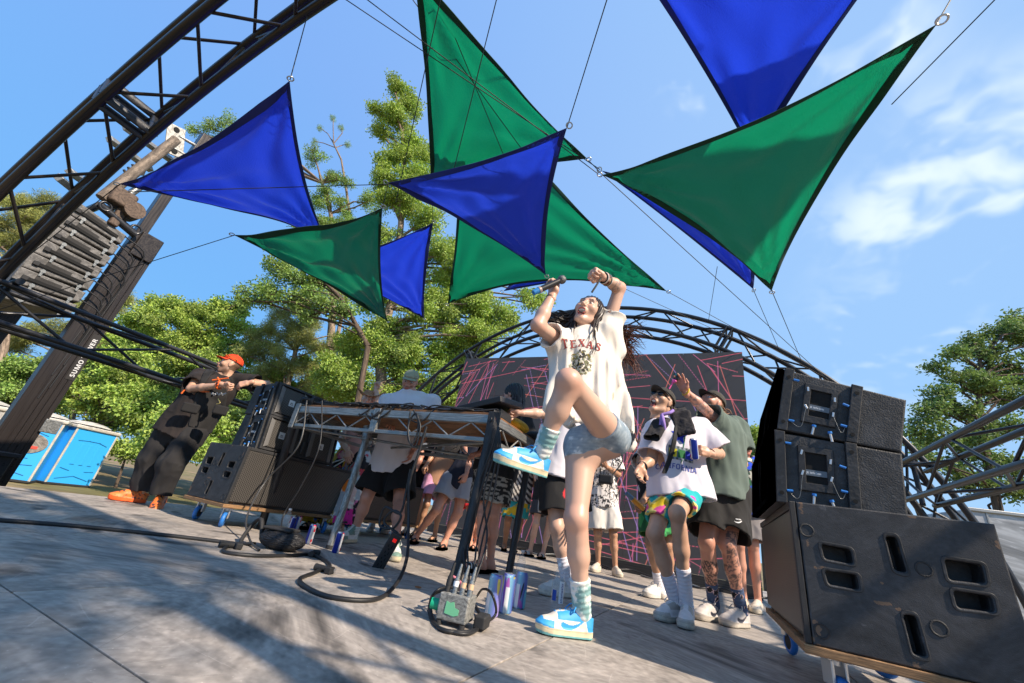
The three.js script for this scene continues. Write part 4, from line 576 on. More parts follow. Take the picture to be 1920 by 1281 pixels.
for (const [a, b, i] of [[606, 1066, 0], [428, 1022, 1], [585, 1038, 2]]) { const c = thing('cable_plug', ['black cable plug joining two leads on the deck', 'black plug where the long deck cable meets the loops', 'black plug beside the bag on the deck'][i], 'plug', FL(a, b, 0.018), 0.3 + i); part('body', merge(rod(V(-0.05, 0, 0), V(0.05, 0, 0), 0.018, 0.014), mv(rbx(0.04, 0.036, 0.05, 0.008), 0.05, 0, 0.02)), M.rubber, c); part('collar', rod(V(0.05, 0, 0), V(0.075, 0, 0), 0.011), M.zinc, c); }
{
  const a = fz(746, 1000), b = fz(694, 1090), o = thing('power_strip', 'long black power strip hanging from the table with a red switch', 'power strip', V().addVectors(a, b).multiplyScalar(0.5)), q = V().subVectors(a, b), L = q.length(); q.normalize();
  const zt = V().subVectors(EYE, o.position).normalize(), xa = V().crossVectors(q, zt).normalize(); zt.crossVectors(xa, q); const R = new THREE.Matrix4().makeBasis(xa, q, zt); o.quaternion.setFromRotationMatrix(R);
  part('body', rbx(0.078, L, 0.04, 0.01), mat([0.02, 0.02, 0.022], 0.4), o); part('switch', rbx(0.026, 0.022, 0.012, 0.003), new THREE.MeshStandardMaterial({ color: lin(0.6, 0.02, 0.01), emissive: lin(0.5, 0.01, 0.01), emissiveIntensity: 0.6 }), o).position.set(0.006, L * 0.37, 0.022);
  for (let i = 0; i < 6; i++) { const s = part('socket', merge(mv(bx(0.006, 0.016, 0.004), -0.012, 0, 0), mv(bx(0.006, 0.02, 0.004), 0.012, 0, 0), mv(rod(V(0, -0.02, -0.002), V(0, -0.02, 0.002), 0.006), 0, 0, 0)), M.deep, o); s.position.set(0, L * (0.24 - i * 0.13), 0.0195); }
}
{
  const o = thing('stage_box', 'small grey stage box with green tape and four plugs by the front table leg', 'stage box', FL(850, 1172), 0.2);
  part('case', rbx(0.128, 0.094, 0.11, 0.006), mat([0.3, 0.3, 0.28], 0.6, { map: wearTex }), o).position.y = 0.065; for (const s of [-1, 1]) part('rubber_foot', new THREE.CylinderGeometry(0.012, 0.014, 0.016, 12), M.rubber, o).position.set(s * 0.05, 0.008, 0.045);
  const tp = new THREE.Shape([[-0.03, -0.02], [0.012, -0.025], [0.03, -0.018], [0.03, 0.0], [0.012, 0.004], [0.004, 0.024], [-0.012, 0.018], [-0.028, 0.022]].map((p) => new THREE.Vector2(...p))); part('green_tape', new THREE.ExtrudeGeometry(tp, { depth: 0.002, bevelEnabled: false }).translate(0, 0.064, 0.0555), mat([0.16, 0.5, 0.27], 0.7), o);
  for (let i = 0; i < 4; i++) { const x = -0.048 + i * 0.033, p = part('plug', merge(rod(V(x, 0.11, 0.02), V(x, 0.165, 0.01), 0.0115, 0.0115, 12), rod(V(x, 0.165, 0.01), V(x + 0.004, 0.22, 0), 0.0095, 0.005, 10)), i ? M.galv : M.rubber, o); part('tape_band', rod(V(x, 0.135, 0.016), V(x, 0.155, 0.0125), 0.0125, 0.0125, 12), i === 1 ? M.white : i > 1 ? mat([0.6, 0.4, 0.24], 0.6) : M.rubber, p); }
  part('green_plug', rod(V(-0.07, 0.06, 0.02), V(-0.105, 0.062, 0.03), 0.022, 0.02, 16), mat([0.0, 0.3, 0.16], 0.5), o); part('black_adaptor', rbx(0.05, 0.05, 0.09, 0.01), M.rubber, o).position.set(0.11, 0.03, -0.03);
}
{
  const o = thing('gear_bag', 'black soft bag lying at the foot of the left table leg', 'bag', FL(515, 1030), 0.4);
  part('body', new THREE.SphereGeometry(0.16, 26, 16).scale(1.0, 0.42, 0.6), mat([0.012, 0.012, 0.014], 0.55, { bumpMap: bumpTex, bumpScale: 0.01 }), o).position.set(0.03, 0.062, 0); part('strap', tube([V(-0.1, 0.05, 0.02), V(-0.17, 0.16, 0), V(-0.24, 0.12, -0.03), V(-0.22, 0.01, 0.03), V(-0.1, 0.02, 0.06)], 0.012, 30, 6).scale(1, 1, 1.5), M.rubber, o); part('flap', rbx(0.2, 0.02, 0.14, 0.01), M.rubber, o).position.set(0.0, 0.125, 0);
}
// ---------- drink cans and bottles ----------
const canShape = (h, r) => lathe([[0, 0.002], [r * 0.72, 0.002], [r * 0.8, 0.0], [r, h * 0.05], [r, h * 0.9], [r * 0.82, h * 0.97], [r * 0.84, h], [r * 0.78, h], [r * 0.76, h * 0.985], [0, h * 0.985]], 28);
const tallArt = (s) => canvasTex(256, 256, (x) => { const g = x.createLinearGradient(0, 0, 256, 0); ['#5f93b0', '#9ad2d6', '#6a78c0', '#b09ada', '#86c4d2', '#4a5cab', '#5f93b0'].forEach((c, i) => g.addColorStop(i / 6, c)); x.fillStyle = g; x.fillRect(0, 0, 256, 256); seed = 60 + s; for (let i = 0; i < 46; i++) { x.globalAlpha = 0.75; x.fillStyle = ['#141a4c', '#d9b6e8', '#e0c93a', '#5d2aa0', '#78d8e0', '#101020', '#c04fb0'][i % 7]; x.beginPath(); x.ellipse(rr(0, 256), rr(30, 250), rr(4, 20), rr(3, 14), rr(0, 3), 0, 6.3); x.fill(); } x.globalAlpha = 1; for (const a of [30, 150]) { x.fillStyle = '#f2f2f2'; x.fillRect(a, 150, 26, 52); x.fillStyle = '#1b2a7c'; x.font = 'bold 24px sans-serif'; x.fillText('C4', a - 2, 140); x.fillStyle = '#eee'; x.fillText('C4', a - 3, 138); x.fillStyle = '#e8d640'; x.fillRect(a + 32, 190, 14, 26); } x.fillStyle = '#6d5bc8'; x.fillRect(0, 0, 256, 26); });
[[920, 1156], [946, 1150], [972, 1141]].forEach(([x, y], i) => { const o = thing('tall_can', ['tall blue and purple drink can nearest the stage box', 'middle one of the three tall blue and purple drink cans', 'tall blue and purple drink can farthest to the right beside the water bottle'][i], 'can', FL(x, y), rr(0, 6)); part('body', canShape(0.176, 0.034), mat([1, 1, 1], 0.28, { map: tallArt(i), metalness: 0.2 }), o); part('lid', new THREE.CylinderGeometry(0.027, 0.027, 0.003, 24), M.ring, o).position.y = 0.175; part('pull_tab', rbx(0.014, 0.002, 0.026, 0.001), M.ring, o).position.y = 0.1785; });
const rbArt = canvasTex(256, 256, (x) => { for (let i = 0; i < 4; i++) { x.fillStyle = i % 2 ? '#c9cdd4' : '#1b2f8c'; x.fillRect(i * 64, 0, 64, 128); x.fillStyle = i % 2 ? '#1b2f8c' : '#c9cdd4'; x.fillRect(i * 64, 128, 64, 128); } x.fillStyle = '#d3202b'; x.font = 'bold 30px sans-serif'; for (const a of [6, 134]) { x.save(); x.translate(a + 46, 216); x.rotate(-Math.PI / 2); x.fillText('Red Bull', 0, 0); x.restore(); x.beginPath(); x.ellipse(a + 20, 120, 22, 12, 0, 0, 6.3); x.fill(); } });
const slim = (pos, label, yaw) => { const o = thing('slim_can', label, 'can', pos, yaw); part('body', canShape(0.145, 0.028), mat([1, 1, 1], 0.3, { map: rbArt, metalness: 0.4 }), o); part('lid', new THREE.CylinderGeometry(0.022, 0.022, 0.003, 20), M.ring, o).position.y = 0.1445; return o; };
slim(FL(577, 1020), 'slim blue and silver can standing left of the galvanised table leg', 0.5); slim(FL(628, 1037), 'slim blue and silver can standing right of the galvanised table leg', 1.2); slim(FL(540, 1001), 'slim can standing behind the black bag', 2.2); slim(FL(552, 998), 'second slim can behind the black bag, next to the skirt hem', 4.0);
function bottle(label, pos, h, r, capC, text) {
  const o = thing('water_bottle', label, 'bottle', pos, 0.9), g = lathe([[0, 0.004], [r * 0.8, 0], [r, h * 0.04], [r * 0.96, h * 0.2], [r, h * 0.3], [r, h * 0.62], [r * 0.7, h * 0.8], [r * 0.36, h * 0.87], [r * 0.36, h * 0.93]], 28);
  part('body', g, new THREE.MeshPhysicalMaterial({ color: lin(0.93, 0.95, 0.97), roughness: 0.08, transmission: 0.92, thickness: 0, side: THREE.DoubleSide, ior: 1.33 }), o); part('cap', new THREE.CylinderGeometry(r * 0.4, r * 0.4, h * 0.07, 18), mat(capC, 0.5), o).position.y = h * 0.955;
  if (text) { const t = canvasTex(256, 64, (x) => { x.fillStyle = '#dfe9f2'; x.fillRect(0, 0, 256, 64); x.fillStyle = '#16308c'; x.font = 'bold 40px sans-serif'; x.fillText(text, 8, 46); }); const l = part('label', new THREE.CylinderGeometry(r * 1.012, r * 1.012, h * 0.42, 24, 1, true, -0.4, 0.9), mat([1, 1, 1], 0.5, { map: t }), o); t.center.set(0.5, 0.5); t.rotation = Math.PI / 2; l.position.y = h * 0.43; part('drop_mark', new THREE.CylinderGeometry(r * 1.013, r * 1.013, h * 0.2, 16, 1, true, -1.5, 0.7), mat([0.02, 0.08, 0.4], 0.4), o).position.y = h * 0.36; }
}
bottle('clear water bottle with a blue label standing behind the blue shoe', FL(1042, 1152), 0.255, 0.036, [0.8, 0.8, 0.82], 'smartwater'); bottle('frosted grey bottle behind the rear right table leg', FL(972, 1098), 0.24, 0.034, [0.5, 0.5, 0.52], ''); bottle('clear bottle at the foot of the left table leg', FL(527, 1004), 0.22, 0.034, [0.75, 0.75, 0.75], '');
// small cable clutter along the foot of the screen
seed = 15; for (let i = 0; i < 9; i++) { const x = -4.6 + i * 0.6, p = V(x, 0.015, -7.1); tag(part('floor_cable', tube([p, V(x + 0.2, 0.02, -7.0 + rr(0, 0.12)), V(x + 0.45, 0.06, -7.12), V(x + 0.8, 0.02, -7.05)], 0.012, 22, 6), i % 3 ? M.cable : M.galv), 'one of the cables lying along the foot of the video screen', 'cable', 'cables at the foot of the screen'); }
tag(part('fallen_leaf', new THREE.CircleGeometry(0.018, 6).rotateX(-1.4).scale(1.3, 1, 0.8), mat([0.35, 0.12, 0.03], 0.8)), 'small brown dry leaf lying on the sunlit deck', 'leaf').position.copy(FL(784, 1101, 0.006));
// ---------- implicit surfaces for people and clothes ----------
const smin = (a, b, k) => { const h = Math.max(k - Math.abs(a - b), 0) / k; return Math.min(a, b) - h * h * k * 0.25; };
const smax = (a, b, k) => -smin(-a, -b, k);
function cone(a, b, ra, rb, cut = 0) {                               // tapered capsule; cut 1 = flat at a, 2 = flat at b, 3 = both
  const ax = a.x, ay = a.y, az = a.z, dx = b.x - ax, dy = b.y - ay, dz = b.z - az, L2 = dx * dx + dy * dy + dz * dz + 1e-9, L = Math.sqrt(L2);
  return (x, y, z) => { const px = x - ax, py = y - ay, pz = z - az, t0 = (px * dx + py * dy + pz * dz) / L2, t = t0 < 0 ? 0 : t0 > 1 ? 1 : t0, ex = px - dx * t, ey = py - dy * t, ez = pz - dz * t; let d = Math.sqrt(ex * ex + ey * ey + ez * ez) - ra - (rb - ra) * t; if (cut & 1) d = Math.max(d, -t0 * L); if (cut & 2) d = Math.max(d, (t0 - 1) * L); return d; };
}
function ball(c, rx, ry = rx, rz = rx, B = null) {                   // ellipsoid, along the axes of B = [x, y, z] when given
  return (x, y, z) => { let px = x - c.x, py = y - c.y, pz = z - c.z; if (B) { const a = px * B[0].x + py * B[0].y + pz * B[0].z, b = px * B[1].x + py * B[1].y + pz * B[1].z, e = px * B[2].x + py * B[2].y + pz * B[2].z; px = a; py = b; pz = e; } const k0 = Math.sqrt((px / rx) ** 2 + (py / ry) ** 2 + (pz / rz) ** 2), k1 = Math.sqrt((px / (rx * rx)) ** 2 + (py / (ry * ry)) ** 2 + (pz / (rz * rz)) ** 2) + 1e-9; return k0 * (k0 - 1) / k1; };
}
function field(list) {                                               // [f, k, op]: op '+' joins, '-' cuts away, '&' keeps the common part
  return (x, y, z) => { let d = 1e3; for (let i = 0; i < list.length; i++) { const e = list[i], v = e[0](x, y, z), k = e[1] || 0.02; d = e[2] === '-' ? smax(d, -v, k) : e[2] === '&' ? smax(d, v, k) : smin(d, v, k); } return d; };
}
const half = (p, n) => { const k = p.dot(n); return (x, y, z) => x * n.x + y * n.y + z * n.z - k; };   // inside is behind the plane
function mesh(f, lo, hi, h, col) {                                   // surface nets on a sparse grid
  const nx = Math.ceil((hi.x - lo.x) / h) + 1, ny = Math.ceil((hi.y - lo.y) / h) + 1, nz = Math.ceil((hi.z - lo.z) / h) + 1, val = new Float32Array(nx * ny * nz).fill(9), B = 5, reach = B * h * 0.87 * 1.6 + 0.02;
  for (let k = 0; k < nz; k += B) for (let j = 0; j < ny; j += B) for (let i = 0; i < nx; i += B) {
    const c = f(lo.x + (i + B / 2) * h, lo.y + (j + B / 2) * h, lo.z + (k + B / 2) * h), on = Math.abs(c) < reach;
    for (let z = k; z < Math.min(nz, k + B); z++) for (let y = j; y < Math.min(ny, j + B); y++) { let q = (z * ny + y) * nx + i; for (let x = i; x < Math.min(nx, i + B); x++, q++) val[q] = on ? f(lo.x + x * h, lo.y + y * h, lo.z + z * h) : c; }
  }
  const id = new Int32Array(nx * ny * nz).fill(-1), pos = [], idx = [], sx = 1, sy = nx, sz = nx * ny, e = [[0, 1], [0, 2], [0, 4], [1, 3], [1, 5], [2, 3], [2, 6], [3, 7], [4, 5], [4, 6], [5, 7], [6, 7]], off = [0, sx, sy, sx + sy, sz, sx + sz, sy + sz, sx + sy + sz], v = new Float32Array(8);
  for (let z = 0; z < nz - 1; z++) for (let y = 0; y < ny - 1; y++) for (let x = 0; x < nx - 1; x++) {
    const q = x + y * sy + z * sz; let m = 0; for (let i = 0; i < 8; i++) { v[i] = val[q + off[i]]; if (v[i] < 0) m |= 1 << i; } if (m === 0 || m === 255) continue;
    let ax = 0, ay = 0, az = 0, n = 0; for (const [a, b] of e) if ((m >> a & 1) !== (m >> b & 1)) { const t = v[a] / (v[a] - v[b]); ax += (a & 1) + t * ((b & 1) - (a & 1)); ay += (a >> 1 & 1) + t * ((b >> 1 & 1) - (a >> 1 & 1)); az += (a >> 2) + t * ((b >> 2) - (a >> 2)); n++; }
    id[q] = pos.length / 3; pos.push(lo.x + (x + ax / n) * h, lo.y + (y + ay / n) * h, lo.z + (z + az / n) * h);
  }
  for (let z = 1; z < nz - 1; z++) for (let y = 1; y < ny - 1; y++) for (let x = 1; x < nx - 1; x++) {
    const q = x + y * sy + z * sz, s = val[q] < 0, F = (a, b) => { const i = [id[q - a - b], id[q - a], id[q], id[q - b]]; if (i[0] < 0 || i[1] < 0 || i[2] < 0 || i[3] < 0) return; s ? idx.push(i[0], i[2], i[1], i[0], i[3], i[2]) : idx.push(i[0], i[1], i[2], i[0], i[2], i[3]); };
    if (s !== val[q + sx] < 0) F(sy, sz); if (s !== val[q + sy] < 0) F(sz, sx); if (s !== val[q + sz] < 0) F(sx, sy);
  }
  const g = new THREE.BufferGeometry(), nrm = new Float32Array(pos.length), cc = new Float32Array(pos.length), E = h * 0.6, n = V();
  for (let i = 0; i < pos.length; i += 3) { const x = pos[i], y = pos[i + 1], z = pos[i + 2]; n.set(f(x + E, y, z) - f(x - E, y, z), f(x, y + E, z) - f(x, y - E, z), f(x, y, z + E) - f(x, y, z - E)).normalize(); nrm[i] = n.x; nrm[i + 1] = n.y; nrm[i + 2] = n.z; const c = col ? col(x, y, z, n) : [1, 1, 1]; cc[i] = c[0]; cc[i + 1] = c[1]; cc[i + 2] = c[2]; }
  g.setAttribute('position', new THREE.Float32BufferAttribute(pos, 3)); g.setAttribute('normal', new THREE.BufferAttribute(nrm, 3)); g.setAttribute('color', new THREE.BufferAttribute(cc, 3)); g.setIndex(idx); return g;
}
const joinC = (l) => mergeGeometries(l.map((g) => { g = g.index ? g.toNonIndexed() : g; if (g.attributes.uv) g.deleteAttribute('uv'); return g; }));
const paint = (g, c) => { const n = g.attributes.position.count, a = new Float32Array(n * 3); for (let i = 0; i < n; i++) { a[i * 3] = c[0]; a[i * 3 + 1] = c[1]; a[i * 3 + 2] = c[2]; } g.setAttribute('color', new THREE.BufferAttribute(a, 3)); return g; };
const skinMat = new THREE.MeshPhysicalMaterial({ color: 0xffffff, vertexColors: true, roughness: 0.44, sheen: 0.1, side: THREE.DoubleSide }), clothMat = new THREE.MeshPhysicalMaterial({ color: 0xffffff, vertexColors: true, roughness: 0.92, sheen: 0.25, side: THREE.DoubleSide }), shoeMat = mat([1, 1, 1], 0.55, { vertexColors: true }), glossMat = mat([1, 1, 1], 0.25, { vertexColors: true });
const SK = { pale: [0.60, 0.37, 0.27], fair: [0.56, 0.33, 0.22], tan: [0.44, 0.235, 0.14], red: [0.56, 0.27, 0.185], deep: [0.36, 0.17, 0.09] };
const mul = (c, k) => [c[0] * k, c[1] * k, c[2] * k], lerpC = (a, b, t) => [mixn(a[0], b[0], t), mixn(a[1], b[1], t), mixn(a[2], b[2], t)];
function frame(f, u) { const z = f.clone().normalize(), x = V().crossVectors(u, z).normalize(), y = V().crossVectors(z, x); return [x, y, z]; }

// head in its own axes: x to the left ear of the viewer's right, y up, z to the nose; metres, skull centre at the origin
function headGeo(o, h) {
  const op = o.open ?? 0, L = [
    [ball(V(0, 0.032, -0.014), 0.073, 0.086, 0.094)], [ball(V(0, -0.032, 0.022), 0.058, 0.078, 0.062), 0.05], [ball(V(0, -0.098 - op * 0.018, 0.05), 0.024 * (o.jaw ?? 1), 0.018, 0.02), 0.035],
    [cone(V(-0.05, -0.07 - op * 0.01, 0.0), V(-0.012, -0.1 - op * 0.018, 0.05), 0.018, 0.014), 0.03], [cone(V(0.05, -0.07 - op * 0.01, 0.0), V(0.012, -0.1 - op * 0.018, 0.05), 0.018, 0.014), 0.03],
    [ball(V(-0.04, -0.022, 0.058), 0.024, 0.02, 0.022), 0.03], [ball(V(0.04, -0.022, 0.058), 0.024, 0.02, 0.022), 0.03], [cone(V(-0.036, 0.026, 0.074), V(0.036, 0.026, 0.074), 0.013, 0.013), 0.02],
    [ball(V(-0.032, 0.006, 0.096), 0.017, 0.013, 0.018), 0.016, '-'], [ball(V(0.032, 0.006, 0.096), 0.017, 0.013, 0.018), 0.016, '-'],
    [ball(V(-0.031, 0.005, 0.073), 0.0135), 0.003], [ball(V(0.031, 0.005, 0.073), 0.0135), 0.003],
    [cone(V(0, 0.014, 0.083), V(0, -0.032, 0.107), 0.0085, 0.0125), 0.014], [ball(V(-0.0125, -0.036, 0.094), 0.009, 0.008, 0.011), 0.008], [ball(V(0.0125, -0.036, 0.094), 0.009, 0.008, 0.011), 0.008],
    [ball(V(0, -0.066, 0.08), 0.03, 0.02, 0.02), 0.02], [cone(V(-0.02, -0.0605, 0.089), V(0.02, -0.0605, 0.089), 0.005, 0.005), 0.006], [cone(V(-0.017, -0.07 - op * 0.02, 0.089 - op * 0.006), V(0.017, -0.07 - op * 0.02, 0.089 - op * 0.006), 0.0058, 0.0058), 0.006],
    [ball(V(-0.075, -0.004, -0.008), 0.009, 0.031, 0.019), 0.01], [ball(V(0.075, -0.004, -0.008), 0.009, 0.031, 0.019), 0.01],
    [cone(V(0, -0.06, -0.02), V(0, -0.17, -0.045), 0.052, 0.05), 0.035]];
  if (op) L.push([ball(V(0, -0.066 - op * 0.01, 0.092), 0.021, 0.0075 + op * 0.012, 0.024), 0.005, '-'], [ball(V(0, -0.0625, 0.078), 0.018, 0.0055, 0.008), 0.002], [ball(V(0, -0.088 - op * 0.012, 0.068), 0.014, 0.006, 0.012), 0.004]);
  const f = field(L), sk = o.skin, br = o.brow ?? [0.03, 0.02, 0.014];
  const g = mesh(f, V(-0.095, -0.185, -0.125), V(0.095, 0.13, 0.13), h, (x, y, z) => {
    let c = mul(sk, 1 + 0.05 * noise(x * 60, y * 60, z * 60)); const ax = Math.abs(x);
    c = lerpC(c, [sk[0] * 1.02, sk[1] * 0.78, sk[2] * 0.74], 0.55 * cl(1 - Math.hypot(ax - 0.04, (y + 0.028) * 1.2) / 0.03) * (z > 0.02)); if (z > 0.09 && ax < 0.018 && y < 0) c = lerpC(c, [sk[0], sk[1] * 0.8, sk[2] * 0.75], 0.4);
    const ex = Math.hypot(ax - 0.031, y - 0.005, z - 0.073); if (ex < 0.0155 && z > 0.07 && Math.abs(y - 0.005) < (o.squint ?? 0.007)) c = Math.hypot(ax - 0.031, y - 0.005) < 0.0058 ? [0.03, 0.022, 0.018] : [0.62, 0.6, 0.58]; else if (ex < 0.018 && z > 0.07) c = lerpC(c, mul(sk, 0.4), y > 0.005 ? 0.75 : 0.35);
    if (z > 0.05 && Math.abs(y - 0.03 + (ax - 0.03) ** 2 * 6) < 0.0042 && ax > 0.012 && ax < 0.052) c = lerpC(c, br, 0.85);
    if (o.beard && y < -0.035 && z > -0.03 && (y < -0.05 - 0.0 || ax > 0.02) && !(Math.abs(y + 0.066) < 0.012 && ax < 0.024)) c = lerpC(c, o.beard, 0.72 * cl((-0.03 - y) * 60) * cl(0.85 + 0.4 * noise(x * 300, y * 300, z * 300)) * (y > -0.13 ? 1 : 0));
    if (o.beard && Math.abs(y + 0.053) < 0.005 && ax < 0.03 && z > 0.07) c = lerpC(c, o.beard, 0.7);
    const lip = o.lip ?? [sk[0] * 0.85, sk[1] * 0.5, sk[2] * 0.5];
    if (z > 0.076 && ax < 0.026 && ((y < -0.055 && y > -0.0655) || (y < -0.0655 - op * 0.016 && y > -0.079 - op * 0.02))) c = lerpC(c, lip, 0.9);
    if (op && z < 0.0865 && z > 0.04 && ax < 0.022 && y < -0.055 && y > -0.082 - op * 0.022) c = y > -0.0695 && z > 0.068 ? [0.78, 0.74, 0.68] : y < -0.083 - op * 0.012 && z > 0.055 ? [0.45, 0.12, 0.11] : [0.1, 0.015, 0.015];
    if (o.hairline && (y > 0.075 - 0.2 * Math.max(0, -z) || z < -0.02 - 0.25 * y) && !(z > 0.04 && y < 0.085) && y > -0.06 && !(ax > 0.068 && y < 0.02)) c = lerpC(c, o.hairline, 0.9);
    return c;
  });
  return g;
}
function handGeo(wr, dir, palm, thumbSide, curl, sk, s = 1, h = 0.0036, spread = 0.12) {   // dir to the fingers, palm = normal of the palm, thumbSide +1 / -1 along palm x dir
  const d = dir.clone().normalize(), n = palm.clone().addScaledVector(d, -palm.dot(d)).normalize(), sd = V().crossVectors(n, d).multiplyScalar(thumbSide), at = (a, b, c) => V().copy(wr).addScaledVector(d, a * s).addScaledVector(sd, b * s).addScaledVector(n, c * s);
  const L = [[cone(at(-0.035, 0, 0), at(0.01, 0, 0), 0.025 * s, 0.024 * s)], [cone(at(0.02, 0.022, 0), at(0.078, 0.028, -0.002), 0.0165 * s, 0.0145 * s), 0.02], [cone(at(0.02, -0.02, 0), at(0.074, -0.028, -0.002), 0.0155 * s, 0.013 * s), 0.02], [cone(at(0.02, 0, 0), at(0.08, 0, -0.003), 0.017 * s, 0.0145 * s), 0.02], [ball(at(0.025, 0.026, 0.01), 0.019 * s), 0.015]];
  [[0.029, 0.082, 0.074, 1], [0.0098, 0.086, 0.083, 1.04], [-0.0098, 0.083, 0.077, 1.08], [-0.028, 0.077, 0.06, 1.12]].forEach(([b, a, len, k], i) => {
    let p = at(a - 0.01, b, -0.001), ang = 0.05; const r = (i === 3 ? 0.0078 : 0.0088) * s, fan = (1.5 - i) * spread; const seg = [0.46, 0.31, 0.25];
    for (let q = 0; q < 3; q++) { ang += curl * k * [0.9, 1.1, 0.75][q]; const v = V().addScaledVector(d, Math.cos(ang)).addScaledVector(n, Math.sin(ang)).addScaledVector(sd, fan * Math.max(0, Math.cos(ang))).normalize(), e = p.clone().addScaledVector(v, len * seg[q] * s); L.push([cone(p, e, r * (1 - q * 0.08), r * (0.94 - q * 0.09)), q ? 0.004 : 0.008]); p = e; }
  });
  { const t = cl(curl, 0, 1.1); let p = at(0.022, 0.03, 0.006), v = V().addScaledVector(d, 0.75).addScaledVector(sd, 0.75 - 0.55 * t).addScaledVector(n, 0.15 + 0.7 * t).normalize(), e = p.clone().addScaledVector(v, 0.045 * s); L.push([cone(p, e, 0.0125 * s, 0.0102 * s), 0.012]); v = V().addScaledVector(d, 0.85).addScaledVector(sd, 0.35 - 0.95 * t).addScaledVector(n, 0.15 + 0.55 * t).normalize(); L.push([cone(e, e.clone().addScaledVector(v, 0.03 * s), 0.0098 * s, 0.0082 * s), 0.005]); }
  const f = field(L), R = 0.2 * s, c = at(0.06, 0, 0);
  return mesh(f, V(c.x - R * 0.72, c.y - R * 0.72, c.z - R * 0.72), V(c.x + R * 0.72, c.y + R * 0.72, c.z + R * 0.72), h, (x, y, z) => { const k = noise(x * 90, y * 90, z * 90); return [sk[0] * (1 + 0.05 * k), sk[1] * (0.95 + 0.06 * k), sk[2] * (0.94 + 0.06 * k)]; });
}
const shoeField = (hi) => field([
  [(x, y, z) => { const t = cl((z + 0.085) / 0.205), r = mixn(0.035, 0.047, sm(t)) - (z > 0.09 ? (z - 0.09) * 0.18 : 0), cx = 0.006 * Math.sin(t * 3), zz = z < -0.085 ? z + 0.085 : z > 0.12 ? z - 0.12 : 0, d = Math.hypot(x - cx, zz) - r, toe = Math.max(0, z - 0.1) * 0.12; return Math.max(d, y - 0.03 - toe, -y + toe * 0.9); }],
  [cone(V(0, 0.05, -0.082), V(0, 0.088 + hi, -0.088), 0.036, 0.032, 2), 0.012], [cone(V(0, 0.045, -0.07), V(0.003, 0.05, 0.06), 0.036, 0.038), 0.02], [cone(V(0, 0.09 + hi * 0.9, -0.045), V(0.003, 0.062, 0.05), 0.032, 0.03), 0.03], [ball(V(0.004, 0.036, 0.105), 0.043, 0.036, 0.056), 0.025],
  [cone(V(0, 0.07 + hi, -0.062), V(0, 0.2 + hi, -0.075), 0.03, 0.04), 0.006, '-']]);
// swoosh-like curved mark on the flank, as the shoes show it
const onMark = (z, y) => { const t = (0.055 - z) / 0.13; if (t < 0 || t > 1) return false; const mid = 0.050 + 0.038 * t * t - 0.016 * Math.sin(Math.PI * t), w = 0.013 * (1 - t) ** 0.8 * Math.min(1, t * 9 + 0.25) + 0.0012; return Math.abs(y - mid) < w; };
function shoeGeo(kind, h) {
  const K = { blue: { up: [0.80, 0.72, 0.60], ov: [0.045, 0.36, 0.72], mk: [0.04, 0.34, 0.7], sole: [0.78, 0.66, 0.43], out: [0.16, 0.42, 0.42] }, white: { up: [0.72, 0.70, 0.66], ov: [0.55, 0.53, 0.5], sole: [0.66, 0.62, 0.54], out: [0.5, 0.46, 0.4] }, nike: { up: [0.55, 0.50, 0.47], ov: [0.52, 0.47, 0.44], mk: [0.02, 0.02, 0.035], sole: [0.56, 0.5, 0.42], out: [0.4, 0.36, 0.3] }, greyToe: { up: [0.76, 0.74, 0.74], ov: [0.50, 0.47, 0.42], sole: [0.62, 0.58, 0.5], out: [0.42, 0.39, 0.34] }, green: { up: [0.68, 0.66, 0.6], ov: [0.17, 0.27, 0.22], mk: [0.72, 0.7, 0.66], sole: [0.66, 0.56, 0.38], out: [0.4, 0.36, 0.26] }, orange: { up: [0.86, 0.17, 0.025], ov: [0.80, 0.22, 0.05], sole: [0.88, 0.13, 0.02], out: [0.82, 0.1, 0.015] }, cream: { up: [0.66, 0.58, 0.48], ov: [0.6, 0.52, 0.42], sole: [0.64, 0.55, 0.42], out: [0.4, 0.36, 0.3] } }[kind], hi = kind === 'green' ? 0.045 : 0;
  const g = mesh(shoeField(hi), V(-0.06, -0.004, -0.135), V(0.065, 0.15 + hi, 0.18), h, (x, y, z, n) => {
    const toe = Math.max(0, z - 0.1) * 0.12, dirt = 0.93 + 0.08 * noise(x * 70, y * 70, z * 70);
    if (y < 0.009 + toe) return mul(K.out, dirt); if (y < 0.031 + toe) return mul(K.sole, dirt * (Math.abs(y - 0.026 - toe) < 0.002 ? 0.75 : 1)); const side = Math.abs(n.x) > 0.35;
    if (K.mk && side && onMark(z, y)) return K.mk;
    if (kind === 'orange' && noise(x * 80, y * 80, z * 80) > 0.28) return [0.05, 0.03, 0.03];
    const ov = (z > 0.085 && (y < 0.058 || z > 0.135) && (kind !== 'greyToe' || y < 0.052)) || z < -0.075 + (y - 0.05) * 0.3 || (y > 0.066 && z > -0.06 && z < 0.07 && side) || (z < -0.03 && y > 0.088);
    return mul(ov ? K.ov : K.up, dirt);
  });
  return g;
}
function laces(c) { const l = []; for (let i = 0; i < 5; i++) { const z = 0.072 - i * 0.025, y = 0.088 + i * 0.0062; l.push(tube([V(-0.027, y - 0.012, z), V(0, y + 0.004, z + 0.004), V(0.027, y - 0.012, z)], 0.0034, 10, 5)); } l.push(tube([V(0, 0.118, -0.03), V(0.03, 0.128, -0.02), V(0.045, 0.1, 0.0), V(0.012, 0.112, -0.024)], 0.0028, 14, 5), tube([V(0, 0.118, -0.03), V(-0.03, 0.126, -0.015), V(-0.042, 0.098, 0.01), V(-0.01, 0.112, -0.024)], 0.0028, 14, 5)); return l; }
const shoeCache = {};
